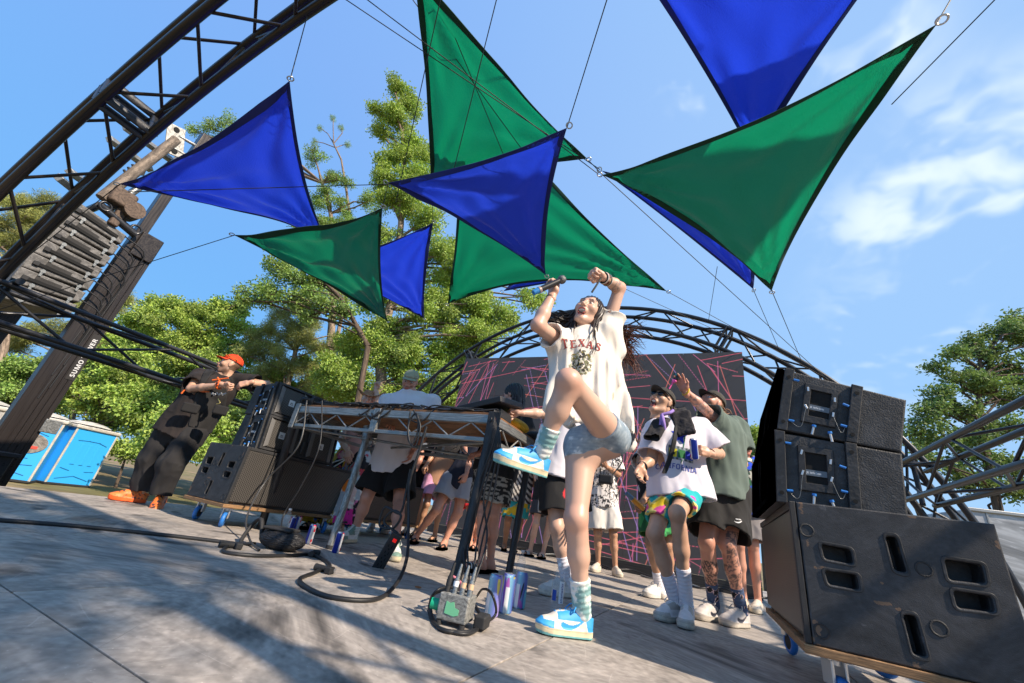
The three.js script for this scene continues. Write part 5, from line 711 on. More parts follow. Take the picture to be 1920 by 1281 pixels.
function addShoe(parent, kind, an, toe, up, s = 1, h = 0.006, lace) {
  const [x, y, z] = frame(V().subVectors(toe, an).addScaledVector(up, -V().subVectors(toe, an).dot(up)), up), g = (shoeCache[kind + h] ??= shoeGeo(kind, h)), m = part('shoe', g, shoeMat, parent);
  m.matrixAutoUpdate = true; m.quaternion.setFromRotationMatrix(new THREE.Matrix4().makeBasis(x, y, z)); m.position.copy(an).addScaledVector(y, -0.098 * s).addScaledVector(z, 0.062 * s); if (an.y < 0.13) m.position.y = 0.004; m.scale.setScalar(s);
  if (lace) part('laces', merge(laces()), mat(lace, 0.8), m); return m;
}
function addSandal(parent, kind, an, toe, sk, s = 1) {
  const d = V().subVectors(toe, an).setY(0).normalize(), x = V().crossVectors(V(0, 1, 0), d), o = new THREE.Group(); o.name = 'sandal'; o.position.set(an.x, 0.004, an.z); o.quaternion.setFromRotationMatrix(new THREE.Matrix4().makeBasis(x, V(0, 1, 0), d)); o.scale.setScalar(s); parent.add(o);
  const sole = new THREE.Shape([[-0.034, -0.07], [0.034, -0.07], [0.036, 0.02], [0.046, 0.1], [0.036, 0.17], [0.0, 0.19], [-0.036, 0.17], [-0.042, 0.1], [-0.034, 0.02]].map((p) => new THREE.Vector2(...p)));
  part('sole', new THREE.ExtrudeGeometry(sole, { depth: 0.02, bevelEnabled: true, bevelSize: 0.004, bevelThickness: 0.004, bevelSegments: 2 }).rotateX(-Math.PI / 2).scale(1, 1, -1).translate(0, 0.002, 0), kind === 'flip' ? mat([0.16, 0.13, 0.1], 0.8) : M.rubber, o);
  if (kind === 'stripe') for (let i = 0; i < 7; i++) { const z = 0.062 + i * 0.0125; part(i % 2 ? 'stripe' : 'strap', tube([V(-0.045, 0.03, z), V(-0.034, 0.062, z), V(0, 0.076 - (i * 0.002), z), V(0.034, 0.062, z), V(0.048, 0.03, z)], 0.0068, 18, 6), i % 2 ? M.white : M.rubber, o); }
  else for (const q of kind === 'flip' ? [[V(-0.04, 0.03, 0.045), V(-0.02, 0.06, 0.09), V(0, 0.04, 0.13)], [V(0.042, 0.03, 0.045), V(0.025, 0.06, 0.09), V(0, 0.04, 0.13)]] : [[V(-0.045, 0.03, 0.11), V(0, 0.062, 0.115), V(0.045, 0.03, 0.11)], [V(-0.04, 0.03, 0.03), V(0, 0.075, 0.05), V(0.04, 0.03, 0.03)]]) part('strap', tube(q, 0.009, 16, 6), M.rubber, o);
  return o;
}

// the whole body from its joints (world points); returns fields that clothes reuse
function body(j, o) {
  const s = o.s ?? 1, w = o.build ?? 1, lg = o.leg ?? 1, mid = (a, b, t = 0.5) => V().lerpVectors(a, b, t), pel = mid(j.hiL, j.hiR), nk = j.nk ?? mid(j.shL, j.shR).add(V(0, 0.045, 0)), up = V().subVectors(nk, pel).normalize(), rt = V().subVectors(j.shL, j.shR).normalize(), fw = V().crossVectors(rt, up).normalize().multiplyScalar(o.flip ? -1 : 1);
  Object.assign(j, { pel, nk, up, rt, fw });
  const waist = mid(pel, nk, 0.38), chest = mid(pel, nk, 0.72), L = [];
  const X = (p, a, b) => p.clone().addScaledVector(rt, a).addScaledVector(fw, b);
  L.push([cone(X(pel, -0.065 * s, -0.012), X(pel, 0.065 * s, -0.012), 0.105 * s * w, 0.105 * s * w)], [cone(X(waist, -0.05 * s, 0), X(waist, 0.05 * s, 0), 0.092 * s * w, 0.092 * s * w), 0.1], [cone(X(chest, -0.065 * s, 0), X(chest, 0.065 * s, 0), 0.108 * s * w, 0.108 * s * w), 0.1], [cone(mid(j.shR, nk, 0.1), X(nk, 0, -0.005).addScaledVector(up, -0.02 * s), 0.05 * s, 0.052 * s), 0.06], [cone(mid(j.shL, nk, 0.1), X(nk, 0, -0.005).addScaledVector(up, -0.02 * s), 0.05 * s, 0.052 * s), 0.06], [cone(nk, j.hd.clone().addScaledVector(up, -0.06 * s), 0.055 * s, 0.05 * s), 0.04]);
  for (const q of ['L', 'R']) {
    const sh = j['sh' + q], el = j['el' + q], wr = j['wr' + q], hi = j['hi' + q], kn = j['kn' + q], an = j['an' + q];
    L.push([cone(sh, el, 0.05 * s * w, 0.039 * s), 0.04], [cone(el, mid(el, wr, 0.35), 0.038 * s, 0.039 * s), 0.02], [cone(mid(el, wr, 0.35), wr, 0.039 * s, 0.025 * s), 0.02]);
    const ax = V().subVectors(an, kn).normalize(); let bk = V().subVectors(kn, mid(hi, an)); bk.addScaledVector(ax, -bk.dot(ax)); if (bk.length() < 0.02) bk = fw.clone(); bk.normalize().multiplyScalar(-1);
    L.push([cone(hi, kn, 0.083 * s * w * (o.thigh ?? 1), 0.053 * s * w * lg), 0.05], [cone(kn, mid(kn, an, 0.4), 0.049 * s * lg, 0.047 * s * w * lg), 0.03], [cone(mid(kn, an, 0.4), an, 0.046 * s * w * lg, 0.031 * s), 0.03], [cone(mid(kn, an, 0.16).addScaledVector(bk, 0.012 * s), mid(kn, an, 0.42).addScaledVector(bk, 0.016 * s), 0.042 * s * w * lg, 0.04 * s * w * lg), 0.03], [ball(kn.clone().addScaledVector(bk, -0.016 * s), 0.041 * s), 0.03]);
    const to = j['to' + q]; if (to && o.shoe) L.push([cone(an, an.clone().addScaledVector(V().subVectors(to, an).normalize(), 0.05 * s), 0.03 * s, 0.026 * s), 0.02]); else if (to) L.push([cone(an.clone().add(V(0, -0.01, 0)), mid(an, to, -0.18).add(V(0, -0.05 * s, 0)), 0.032 * s, 0.028 * s), 0.03], [cone(mid(an, to, -0.1).add(V(0, -0.045 * s, 0)), mid(an, to, 0.75), 0.03 * s, 0.024 * s), 0.03], [cone(mid(an, to, 0.45).addScaledVector(V().crossVectors(V(0, 1, 0), V().subVectors(to, an).normalize()), 0.012), mid(an, to, 0.98), 0.026 * s, 0.014 * s), 0.02], [cone(mid(an, to, 0.45).addScaledVector(V().crossVectors(V(0, 1, 0), V().subVectors(to, an).normalize()), -0.012), mid(an, to, 0.94), 0.024 * s, 0.013 * s), 0.02]);
  }
  return { f: field(L), waist, chest };
}
function bounds(pts, pad) { const lo = V(1e9, 1e9, 1e9), hi = V(-1e9, -1e9, -1e9); pts.forEach((p) => { lo.min(p); hi.max(p); }); return [lo.addScalar(-pad), hi.addScalar(pad)]; }
const cc1 = (c) => () => c;
const wrinkle = (amp, fx, seedN) => (x, y, z) => amp * (noise(x * fx + seedN, y * fx * 0.45, z * fx) + 0.55 * noise(x * fx * 2.3, y * fx * 0.9 + seedN, z * fx * 2.3) + 0.5 * Math.abs(noise(x * fx * 1.3 + 4, y * fx * 0.5 + 2 + 3 * noise(x * 4, y * 4, z * 4), z * fx * 1.3)));
// T-shirt: torso tube to a hem, sleeves cut square, hollow at hem and cuffs
function teeField(j, b, o) {
  const s = o.s ?? 1, ease = o.ease ?? 0.02, mid = (a, c, t) => V().lerpVectors(a, c, t), w = (o.build ?? 1);
  const X = (p, a, d) => p.clone().addScaledVector(j.rt, a).addScaledVector(j.fw, d), hem = o.hem ?? mid(j.nk, j.pel, 1.12), hemN = o.hemN ?? j.up.clone().multiplyScalar(-1), hw = o.hemW ?? 0.09;
  const hips = hem.clone().addScaledVector(j.up, 0.03), hx = hem.clone().addScaledVector(hemN, 0.05);
  const tor = [[cone(X(b.chest, -0.075 * s, 0.004), X(b.chest, 0.075 * s, 0.004), 0.108 * s * w + ease, 0.108 * s * w + ease)], [cone(mid(j.shR, j.nk, 0.06), j.nk.clone().addScaledVector(j.up, -0.02 * s), 0.048 * s + ease * 0.6, 0.054 * s + ease * 0.4), 0.06], [cone(mid(j.shL, j.nk, 0.06), j.nk.clone().addScaledVector(j.up, -0.02 * s), 0.048 * s + ease * 0.6, 0.054 * s + ease * 0.4), 0.06],
    [cone(X(b.chest, -0.07 * s, 0), X(hx, -hw, 0), 0.1 * s * w + ease, 0.1 * s * w + ease * 1.3), 0.1], [cone(X(b.chest, 0.07 * s, 0), X(hx, hw, 0), 0.1 * s * w + ease, 0.1 * s * w + ease * 1.3), 0.1], [cone(b.chest, hx, 0.1 * s * w + ease, 0.105 * s * w + ease * 1.3), 0.1]];
  const tf = field(tor), wr = wrinkle(o.fold ?? 0.008, 11, o.seed ?? 1), L = [[tf], [half(hem, hemN), 0.006, '&']], K = [[(x, y, z) => Math.max(tf(x, y, z) + 0.027, -(x * hemN.x + y * hemN.y + z * hemN.z - hem.dot(hemN)) - 0.09)]];
  for (const q of ['L', 'R']) { const e = o.slv?.[q] ?? mid(j['sh' + q], j['el' + q], o.sleeve ?? 0.72), r1 = 0.056 * s + ease * 1.15 + (o.slvR?.[q] ?? 0.012), a = mid(j['sh' + q], j.nk, 0.05), dd = V().subVectors(e, a).normalize(); L.push([cone(a, e, 0.062 * s + ease * 0.7, r1, 2), 0.045]); K.push([cone(e.clone().addScaledVector(dd, -0.045), e.clone().addScaledVector(dd, 0.05), r1 - 0.026, r1 - 0.013)]); }
  L.push([ball(j.nk.clone().addScaledVector(j.up, 0.055 * s).addScaledVector(j.fw, 0.03), 0.086 * s, 0.07 * s, 0.086 * s), 0.01, '-']);
  const f = field(L); return (x, y, z) => { const w_ = wr(x, y, z); let d = f(x, y, z) + w_; if (d < 0.03) for (const k of K) d = Math.max(d, -(k[0](x, y, z) + w_)); return d; };
}
function pantsField(j, o) {                                          // o.to: how far down each leg, o.flare
  const s = o.s ?? 1, e = o.ease ?? 0.02, w = o.build ?? 1, L = [], K = [], mid = (a, c, t) => V().lerpVectors(a, c, t), X = (p, a, d) => p.clone().addScaledVector(j.rt, a).addScaledVector(j.fw, d), wr = wrinkle(o.fold ?? 0.008, 12, o.seed ?? 3);
  L.push([cone(X(j.pel, -0.07 * s, -0.01).addScaledVector(j.up, 0.03), X(j.pel, 0.07 * s, -0.01).addScaledVector(j.up, 0.03), 0.108 * s * w + e * 0.7, 0.108 * s * w + e * 0.7)], [half(mid(j.pel, j.nk, o.rise ?? 0.26), j.up), 0.01, '&']);
  for (const q of ['L', 'R']) {
    const hi = j['hi' + q], kn = j['kn' + q], an = j['an' + q], t = o.to?.[q] ?? o.to ?? 0.8, fl = o.flare ?? 0.02;
    if (t <= 1.0) { const end = mid(hi, kn, t), r = 0.07 * s * w + e + fl, d = V().subVectors(kn, hi).normalize(); L.push([cone(hi, end, 0.088 * s * w + e, r, 2), 0.05]); K.push([cone(end.clone().addScaledVector(d, -0.05), end.clone().addScaledVector(d, 0.06), r - 0.026, r - 0.014)]); }
    else { const end = mid(kn, an, t - 1), r = 0.047 * s + e + fl, d = V().subVectors(an, kn).normalize(); L.push([cone(hi, kn, 0.088 * s * w + e, 0.062 * s + e + fl * 0.5), 0.05], [cone(kn, end, 0.062 * s + e + fl * 0.5, r, 2), 0.03]); K.push([cone(end.clone().addScaledVector(d, -0.04), end.clone().addScaledVector(d, 0.05), r - 0.026, r - 0.014)]); }
  }
  const f = field(L); return (x, y, z) => { const w_ = wr(x, y, z); let d = f(x, y, z) + w_; if (d < 0.03) for (const k of K) d = Math.max(d, -(k[0](x, y, z) + w_)); return d; };
}
const slab = (a, b, wd, hw, th) => { const x = V().subVectors(b, a), L = x.length() / 2; x.normalize(); const z = V().crossVectors(x, wd).normalize(), y = V().crossVectors(z, x), c = V().addVectors(a, b).multiplyScalar(0.5); return (px, py, pz) => { px -= c.x; py -= c.y; pz -= c.z; const u = Math.max(0, Math.abs(px * x.x + py * x.y + pz * x.z) - L), v = Math.max(0, Math.abs(px * y.x + py * y.y + pz * y.z) - hw), w = Math.abs(px * z.x + py * z.y + pz * z.z); return Math.hypot(u, v, w) - th; }; };
const onCloth = (f, p, d, off = 0.004) => { p = p.clone().addScaledVector(d, 0.2); for (let k = 0; k < 50; k++) { const v = f(p.x, p.y, p.z); if (v < off) break; p.addScaledVector(d, -Math.max(0.0008, (v - off) * 0.7)); } return p; };
// flat print laid on a garment: a small curved patch that follows the cloth
function print(parent, name, f, o, d, rt, up, w, h, tex, op = {}) {
  const N = 16, pos = [], uv = [], idx = [];
  for (let j = 0; j <= N; j++) for (let i = 0; i <= N; i++) { const p = V().copy(o).addScaledVector(rt, (i / N - 0.5) * w).addScaledVector(up, (j / N - 0.5) * h).addScaledVector(d, 0.22); for (let k = 0; k < 40; k++) { const v = f(p.x, p.y, p.z); if (v < 0.0012) break; p.addScaledVector(d, -Math.max(0.0006, v * 0.7)); } p.addScaledVector(d, 0.0022); pos.push(p.x, p.y, p.z); uv.push(i / N, j / N); }
  for (let j = 0; j < N; j++) for (let i = 0; i < N; i++) { const a = j * (N + 1) + i; idx.push(a, a + 1, a + N + 2, a, a + N + 2, a + N + 1); }
  const g = new THREE.BufferGeometry(); g.setAttribute('position', new THREE.Float32BufferAttribute(pos, 3)); g.setAttribute('uv', new THREE.Float32BufferAttribute(uv, 2)); g.setIndex(idx); g.computeVertexNormals();
  return part(name, g, mat([1, 1, 1], 0.9, { map: tex, transparent: true, alphaTest: 0.5, ...op }), parent);
}
// cap: crown, curved brim, in head axes
function capGeo(c, brimC, back = 1) {
  const f = field([[ball(V(0, 0.036, -0.012), 0.086, 0.094, 0.106)], [half(V(0, 0.042, 0), V(0, -1, 0.12).normalize()), 0.006, '&'], [ball(V(0, 0.03, -0.012), 0.08, 0.088, 0.1), 0.004, '-']]);
  const crown = mesh(f, V(-0.11, 0.0, -0.13), V(0.11, 0.15, 0.12), 0.005, (x, y, z, n) => mul(c, (Math.abs(x) < 0.0025 || Math.abs(Math.abs(x) - Math.abs(z + 0.012) * 0.62) < 0.002 ? 0.7 : 1) * (0.95 + 0.08 * noise(x * 50, y * 50, z * 50))));
  const pos = [], idx = [], N = 14; for (const up of [0, 1]) for (let i = 0; i <= N; i++) for (let k = 0; k <= 6; k++) { const a = (i / N - 0.5) * 2.1, r = k / 6, bx_ = Math.sin(a) * (0.084 + 0.006 * r), rim = 0.09 * Math.cos(a * 1.15) * r, z = Math.cos(a) * 0.088 + rim - 0.012, y = 0.046 - 0.012 * r - 0.9 * bx_ * bx_ * (1 + r) + (up ? 0.004 : 0); pos.push(bx_, y, z); }
  const W = 7, S_ = (N + 1) * W; for (const u of [0, 1]) for (let i = 0; i < N; i++) for (let k = 0; k < 6; k++) { const a = u * S_ + i * W + k; idx.push(a, a + W, a + 1, a + 1, a + W, a + W + 1); }
  for (let i = 0; i < N; i++) { const a = i * W + 6; idx.push(a, a + W, a + S_, a + W, a + W + S_, a + S_); }
  const g = new THREE.BufferGeometry(); g.setAttribute('position', new THREE.Float32BufferAttribute(pos, 3)); g.setIndex(idx); g.computeVertexNormals(); paint(g, brimC); return [crown, g];
}
function addCap(p, H, c, brimC) { const [a, b] = capGeo(c, brimC ?? c), m = part('cap', a, clothMat, p); m.applyMatrix4(H); const br = part('brim', b, clothMat, m); part('button', new THREE.SphereGeometry(0.007, 10, 6).translate(0, 0.131, -0.012), mat(c, 0.8), m); return m; }
function strands(list, r, c) { return part.bind(null, 'hair', merge(list.map((q) => taper(q, r))), mat(c, 0.42)); }
function taper(pts, r, seg = 14) { const g = new THREE.TubeGeometry(new THREE.CatmullRomCurve3(pts), seg, r, 4), p = g.attributes.position, cv = new THREE.CatmullRomCurve3(pts), c = V(); for (let i = 0; i <= seg; i++) { cv.getPointAt(i / seg, c); const k = i / seg < 0.15 ? 0.6 + i / seg * 2.6 : Math.max(0.12, 1 - ((i / seg - 0.15) / 0.85) ** 2); for (let q = 0; q < 5; q++) { const n = i * 5 + q; p.setXYZ(n, c.x + (p.getX(n) - c.x) * k, c.y + (p.getY(n) - c.y) * k, c.z + (p.getZ(n) - c.z) * k); } } return g; }

// one person: joints as [px, py, depth offset], depth d, clothes by description
function person(o) {
  const d = o.d, j = {}; for (const k in o.j) { const [x, y, z = 0] = o.j[k]; j[k] = P(x, y, d + z); }
  const root = thing('person', o.label, 'person', V((j.anL.x + j.anR.x) / 2, 0, (j.anL.z + j.anR.z) / 2), 0, o.group);
  for (const q of ['L', 'R']) { const a = j['an' + q], t = j['to' + q]; if (a && t && a.y < 0.45) { a.y = (o.sandal ? 0.088 : 0.1) * (o.s ?? 1); t.y = o.sandal ? 0.04 : 0.03; } }
  for (const k in j) j[k].sub(root.position);
  const b = body(j, o), s = o.s ?? 1, h = o.h ?? 0.013, sk = o.skin, pts = Object.values(j).filter((v) => v.isVector3 && v !== j.up && v !== j.rt && v !== j.fw), [lo, hi] = bounds(pts, 0.17);
  const geos = [mesh(b.f, lo, hi, h, o.skinAt ? (x, y, z, n) => o.skinAt(x, y, z, sk, j, n) : (x, y, z) => { const k = noise(x * 14, y * 14, z * 14), q = 0.06 * noise(x * 70, y * 70, z * 70); return [sk[0] * (1 + 0.05 * k + q), sk[1] * (1 + 0.08 * k + q), sk[2] * (1 + 0.08 * k + q)]; })];
  const F = o.face ?? [0, 0, 1], U = o.crown ?? [0, 1, 0], [hx, hy, hz] = frame(dirV(...F), dirV(...U)), H = basis(hx, hy, hz, j.hd).scale(V(s, s, s)); j.H = H;
  if (!o.noHead) geos.push(headGeo({ skin: sk, ...o.head }, o.hh ?? 0.0045).applyMatrix4(H));
  for (const q of ['L', 'R']) { const hd = o['hand' + q]; if (hd) geos.push(handGeo(j['wr' + q], dirV(...hd.dir), dirV(...hd.palm), hd.thumb, hd.curl ?? 0.4, sk, s * (hd.s ?? 1), o.handH ?? 0.0042, hd.spread)); }
  part('body', joinC(geos), skinMat, root);
  if (o.tee) { const f = teeField(j, b, { s, build: o.build, ...o.tee }); j.teeF = f; part(o.tee.name ?? 'shirt', mesh(f, ...bounds([j.shL, j.shR, j.nk, j.pel, o.tee.hem ?? j.pel.clone().addScaledVector(j.up, -0.12), V().lerpVectors(j.shL, j.elL, 0.9), V().lerpVectors(j.shR, j.elR, 0.9)], 0.27), o.tee.h ?? 0.012, o.tee.col), clothMat, root); }
  if (o.pants) { const f = pantsField(j, { s, build: o.build, ...o.pants }); j.pantsF = f; const e = (o.pants.to?.L ?? o.pants.to ?? 0.8) > 1 ? [j.anL, j.anR] : []; part(o.pants.name ?? 'shorts', mesh(f, ...bounds([j.hiL, j.hiR, j.knL, j.knR, j.pel.clone().addScaledVector(j.up, 0.14), ...e], 0.17), o.pants.h ?? 0.011, o.pants.col), clothMat, root); }
  for (const q of ['L', 'R']) {
    const an = j['an' + q], kn = j['kn' + q], to = j['to' + q], ax = V().subVectors(kn, an).normalize(), st = Array.isArray(o.sock) ? o.sock[q === 'L' ? 0 : 1] : o.sock;
    if (st) { const a = an.clone().addScaledVector(ax, -0.05), e = V().lerpVectors(an, kn, st.to ?? 0.3), f = cone(a, e, 0.041 * s, 0.044 * s + (st.loose ?? 0), 2), L = an.distanceTo(kn), g = mesh((x, y, z) => f(x, y, z) + 0.0012 * Math.sin((x * ax.x + y * ax.y + z * ax.z) * 260), ...bounds([a, e], 0.07), 0.005, st.col ?? cc1([0.72, 0.7, 0.72])); part('sock', g, clothMat, root); }
    if (o.shoe && to) addShoe(root, o.shoe, an, to, (o.shoeUp?.[q] ? dirV(...o.shoeUp[q]) : V(0, 1, 0)), s * (o.shoeS ?? 1), o.shoeH ?? 0.006, o.lace);
    if (o.sandal && to) addSandal(root, o.sandal, an.clone(), to, sk, s);
  }
  if (o.cap) addCap(root, H, o.cap[0], o.cap[1]);
  o.extra?.(root, j, b, H, (x, y, z = 0) => P(x, y, d + z).sub(root.position));
  return root;
}
// ---------- people ----------
const hexes = (...l) => l.map((c) => C(c));
// the dancing woman in front
{
  const tie = (x, y, z) => { const n = fbm(x * 26, y * 26, z * 26, 3); return n > 0.08 ? [0.20, 0.36, 0.36] : n > -0.06 ? [0.45, 0.58, 0.56] : [0.72, 0.72, 0.68]; };
  const skL = (x, y, z, sk, j) => { let k = noise(x * 12, y * 12, z * 12), c = [sk[0] * (1 + 0.04 * k), sk[1] * (1 + 0.06 * k), sk[2] * (1 + 0.06 * k)]; for (const q of ['L', 'R']) { const r = Math.hypot(x - j['kn' + q].x, y - j['kn' + q].y, z - j['kn' + q].z), e = Math.hypot(x - j['el' + q].x, y - j['el' + q].y, z - j['el' + q].z); c = lerpC(c, [sk[0] * 1.0, sk[1] * 0.78, sk[2] * 0.76], 0.7 * cl(1.6 - Math.min(r / 0.06, e / 0.04))); } const t = V().lerpVectors(j.elL, j.wrL, 0.36); if (Math.hypot(x - t.x, (y - t.y), z - t.z) < 0.045 && noise(x * 90, y * 90, z * 90) > 0.12) c = lerpC(c, [0.1, 0.12, 0.14], 0.55); return c; };
  const w = person({
    d: 2.13, s: 0.95, build: 0.93, thigh: 1.16, leg: 1.1, h: 0.0085, hh: 0.0036, handH: 0.0034, skin: SK.pale, label: 'dancing woman in an oversized cream tee and denim shorts, one knee raised, arms overhead',
    j: { anR: [1092, 1146, 0], toR: [1030, 1180, -0.02], knR: [1080, 972, -0.1], hiR: [1090, 845, 0], anL: [1014, 852, -0.27], toL: [948, 872, -0.3], knL: [1066, 714, -0.42], hiL: [1150, 822, -0.04], shR: [1050, 642, 0.0], shL: [1136, 618, 0.06], nk: [1098, 622, 0.05], hd: [1103, 585, 0.0], elR: [1008, 610, -0.2], wrR: [1036, 553, -0.16], elL: [1162, 540, 0.0], wrL: [1130, 520, -0.13] },
    skinAt: skL, face: [-0.42, 0.26, 0.87], crown: [0.33, 1, -0.1], head: { open: 0.75, lip: [0.5, 0.1, 0.1], squint: 0.004, brow: [0.03, 0.02, 0.016] },
    handR: { dir: [0.05, 0.85, -0.3], palm: [-0.75, 0.3, 0.55], thumb: -1, curl: 0.95, spread: 0.02 }, handL: { dir: [-0.9, 0.05, 0.35], palm: [-0.2, -0.85, 0.4], thumb: 1, curl: 1.15, spread: 0.02 },
    pants: { to: { L: 0.26, R: 0.17 }, ease: 0.012, flare: 0.012, fold: 0.004, rise: 0.12, h: 0.0085, name: 'denim_shorts', col: (x, y, z) => { const n = fbm(x * 34, y * 34, z * 34, 3), k = 0.9 + 0.1 * Math.sin((x + y * 1.7) * 700); return n > 0.3 ? [0.62, 0.66, 0.68] : [(0.30 + 0.22 * n) * k, (0.37 + 0.22 * n) * k, (0.43 + 0.2 * n) * k]; } },
    sock: [{ to: 0.36, loose: 0.006, col: tie }, { to: 0.36, loose: 0.006, col: (x, y, z) => y > 0.245 ? [0.36, 0.5, 0.48] : tie(x, y, z) }], shoe: 'blue', shoeH: 0.0032, shoeS: 1.0, lace: [0.04, 0.33, 0.7], shoeUp: { L: [0.16, 0.95, 0.1] },
    extra: (g, j, b, H, at) => {
      // oversized tee: hangs from the raised arms and swings out to the right
      const S0 = j.shR, S1 = j.shL, eR = V().lerpVectors(S0, j.elR, 0.5), eL = V().lerpVectors(S1, j.elL, 0.36);
      const h1 = at(1046, 790, -0.03), h2 = at(1172, 828, 0.08), h3 = at(1120, 822, 0.03), ch = at(1094, 668, 0.02), wr = wrinkle(0.012, 12, 4);
      const dr = V().subVectors(h2, S1).normalize();
      const tf = field([[cone(S0, S1, 0.072, 0.072)], [cone(ch, h1, 0.1, 0.098), 0.08], [cone(V().lerpVectors(S1, ch, 0.3), h2, 0.1, 0.066), 0.1], [cone(ch, h3, 0.118, 0.112), 0.1], [cone(at(1058, 660), at(1052, 760), 0.075, 0.07), 0.07]]);
      const cut = half(at(1110, 816, 0.02), V(0, -1, 0).addScaledVector(SIDE, -0.33).normalize()), cut2 = half(at(1178, 838, 0.06), V(0.0, -1, 0).addScaledVector(SIDE, 0.5).normalize());
      const L = [[tf], [cone(S0, eR, 0.07, 0.082, 2), 0.04], [cone(S1, eL, 0.075, 0.1, 2), 0.05], [cone(at(1142, 625, 0), at(1160, 660, 0.03), 0.075, 0.05), 0.05], [cut, 0.02, '&'],
        [cone(V().lerpVectors(S0, eR, 0.7), V().lerpVectors(S0, eR, 1.3), 0.056, 0.074), 0.004, '-'], [cone(V().lerpVectors(S1, eL, 0.62), V().lerpVectors(S1, eL, 1.4), 0.066, 0.094), 0.004, '-'],
        [(x, y, z) => Math.max(tf(x, y, z) + 0.012, -cut(x, y, z) - 0.12), 0.004, '-'],
        [ball(j.nk.clone().addScaledVector(j.up, 0.045).addScaledVector(j.fw, 0.02), 0.09, 0.075, 0.09), 0.012, '-']];
      const base = field(L), f = (x, y, z) => base(x, y, z) + wr(x, y, z) * (0.7 + 1.2 * cl((1.35 - y) * 3)) + 0.009 * Math.sin(x * 62 + 26 * (y - 1) * 0.5 + 9 * noise(x * 5, y * 2, z * 5)) * cl((1.5 - y) * 3);
      part('tee_shirt', mesh(f, ...bounds([S0, S1, eR, eL, h1, h2, h3, at(1185, 840)], 0.16), 0.0085, (x, y, z) => { const n = 1 + 0.03 * noise(x * 20, y * 20, z * 20); return [0.76 * n, 0.70 * n, 0.62 * n]; }), clothMat, g);
      const art = canvasTex(256, 256, (x) => { x.clearRect(0, 0, 256, 256); x.fillStyle = '#a84a46'; x.strokeStyle = '#3a2020'; x.lineWidth = 1; x.font = 'bold 66px serif'; x.textAlign = 'center'; ['T', 'E', 'X', 'A', 'S'].forEach((c, i) => { x.save(); x.translate(128 + (i - 2) * 50, 78 + Math.abs(i - 2) * 7); x.rotate((i - 2) * 0.13); x.fillText(c, 0, 0); x.strokeText(c, 0, 0); x.restore(); }); seed = 41; for (let i = 0; i < 150; i++) { const a = rr(0, 6.3), r = Math.sqrt(rnd()) * 70; x.fillStyle = ['#77785a', '#4c4a3a', '#a8a88a', '#8a7a3c', '#2f2d25', '#c9c6b0'][i % 6]; x.beginPath(); x.ellipse(128 + Math.cos(a) * r * 0.95, 172 + Math.sin(a) * r, rr(3, 13), rr(2, 7), rr(0, 3), 0, 6.3); x.fill(); } });
      const c0 = at(1088, 684, 0); print(g, 'chest_print', f, c0, dirV(-0.18, 0.1, 0.97).normalize(), dirV(0.98, 0.12, 0.16).normalize(), dirV(-0.05, 1, -0.05).normalize(), 0.225, 0.26, art);
      // necklaces, bracelets
      for (const k of [0, 1, 2]) part('necklace', tube([j.nk.clone().addScaledVector(j.rt, -0.055).addScaledVector(j.fw, 0.03), j.nk.clone().addScaledVector(j.fw, 0.085 + k * 0.006).addScaledVector(j.up, -0.03 - k * 0.022), j.nk.clone().addScaledVector(j.rt, 0.055).addScaledVector(j.fw, 0.03)], 0.0022, 20, 5), k === 1 ? M.rubber : M.zinc, g);
      const fa = V().subVectors(j.wrL, j.elL).normalize(); for (let k = 0; k < 7; k++) { const m = part('bracelet', new THREE.TorusGeometry(0.031 + 0.001 * (k % 3), 0.005 + 0.0012 * (k % 2), 6, 20), mat(C(['#2a2a2e', '#d8d0c4', '#7a2f2f', '#111', '#a8884c', '#3c4a5c', '#e6e0d6'][k]), 0.6), g); m.position.copy(j.wrL).addScaledVector(fa, -0.008 - k * 0.0085); m.quaternion.setFromUnitVectors(V(0, 0, 1), fa.clone().add(V(rr(-0.2, 0.2), rr(-0.2, 0.2), 0)).normalize()); }
      part('ribbon', tube([j.wrL.clone().addScaledVector(fa, 0.01), at(1118, 536, -0.2), at(1110, 548, -0.21)], 0.006, 10, 5), M.rubber, g);
      const m2 = part('wrist_cord', new THREE.TorusGeometry(0.027, 0.003, 6, 18), M.rubber, g); m2.position.lerpVectors(j.elR, j.wrR, 0.88); m2.quaternion.setFromUnitVectors(V(0, 0, 1), V().subVectors(j.wrR, j.elR).normalize());
      // hair: a cap of hair on the skull, then loose locks
      const hf = field([[ball(V(0, 0.036, -0.022), 0.084, 0.09, 0.1)], [ball(V(0, -0.014, 0.104), 0.058, 0.098, 0.07), 0.02, '-'], [cone(V(-0.075, 0.03, 0.0), V(-0.07, -0.12, -0.01), 0.022, 0.02), 0.03], [cone(V(0.075, 0.03, 0.0), V(0.078, -0.14, 0.0), 0.024, 0.02), 0.03], [ball(V(0, -0.06, -0.06), 0.075, 0.1, 0.05), 0.05]]);
      const hg = mesh((x, y, z) => hf(x, y, z) + 0.0035 * Math.sin(Math.atan2(x, z + 0.03) * 26 + 3 * noise(x * 20, y * 12, z * 20)), V(-0.12, -0.2, -0.15), V(0.12, 0.15, 0.12), 0.005, (x, y, z) => mul([0.028, 0.017, 0.013], 0.7 + 0.6 * noise(x * 120, y * 12, z * 120) ** 2)); hg.applyMatrix4(H);
      const hair = part('hair', hg, mat([1, 1, 1], 0.38, { vertexColors: true }), g), hp = (x, y, z) => V(x, y, z).applyMatrix4(H), L1 = [], L2 = [], L3 = []; seed = 21;
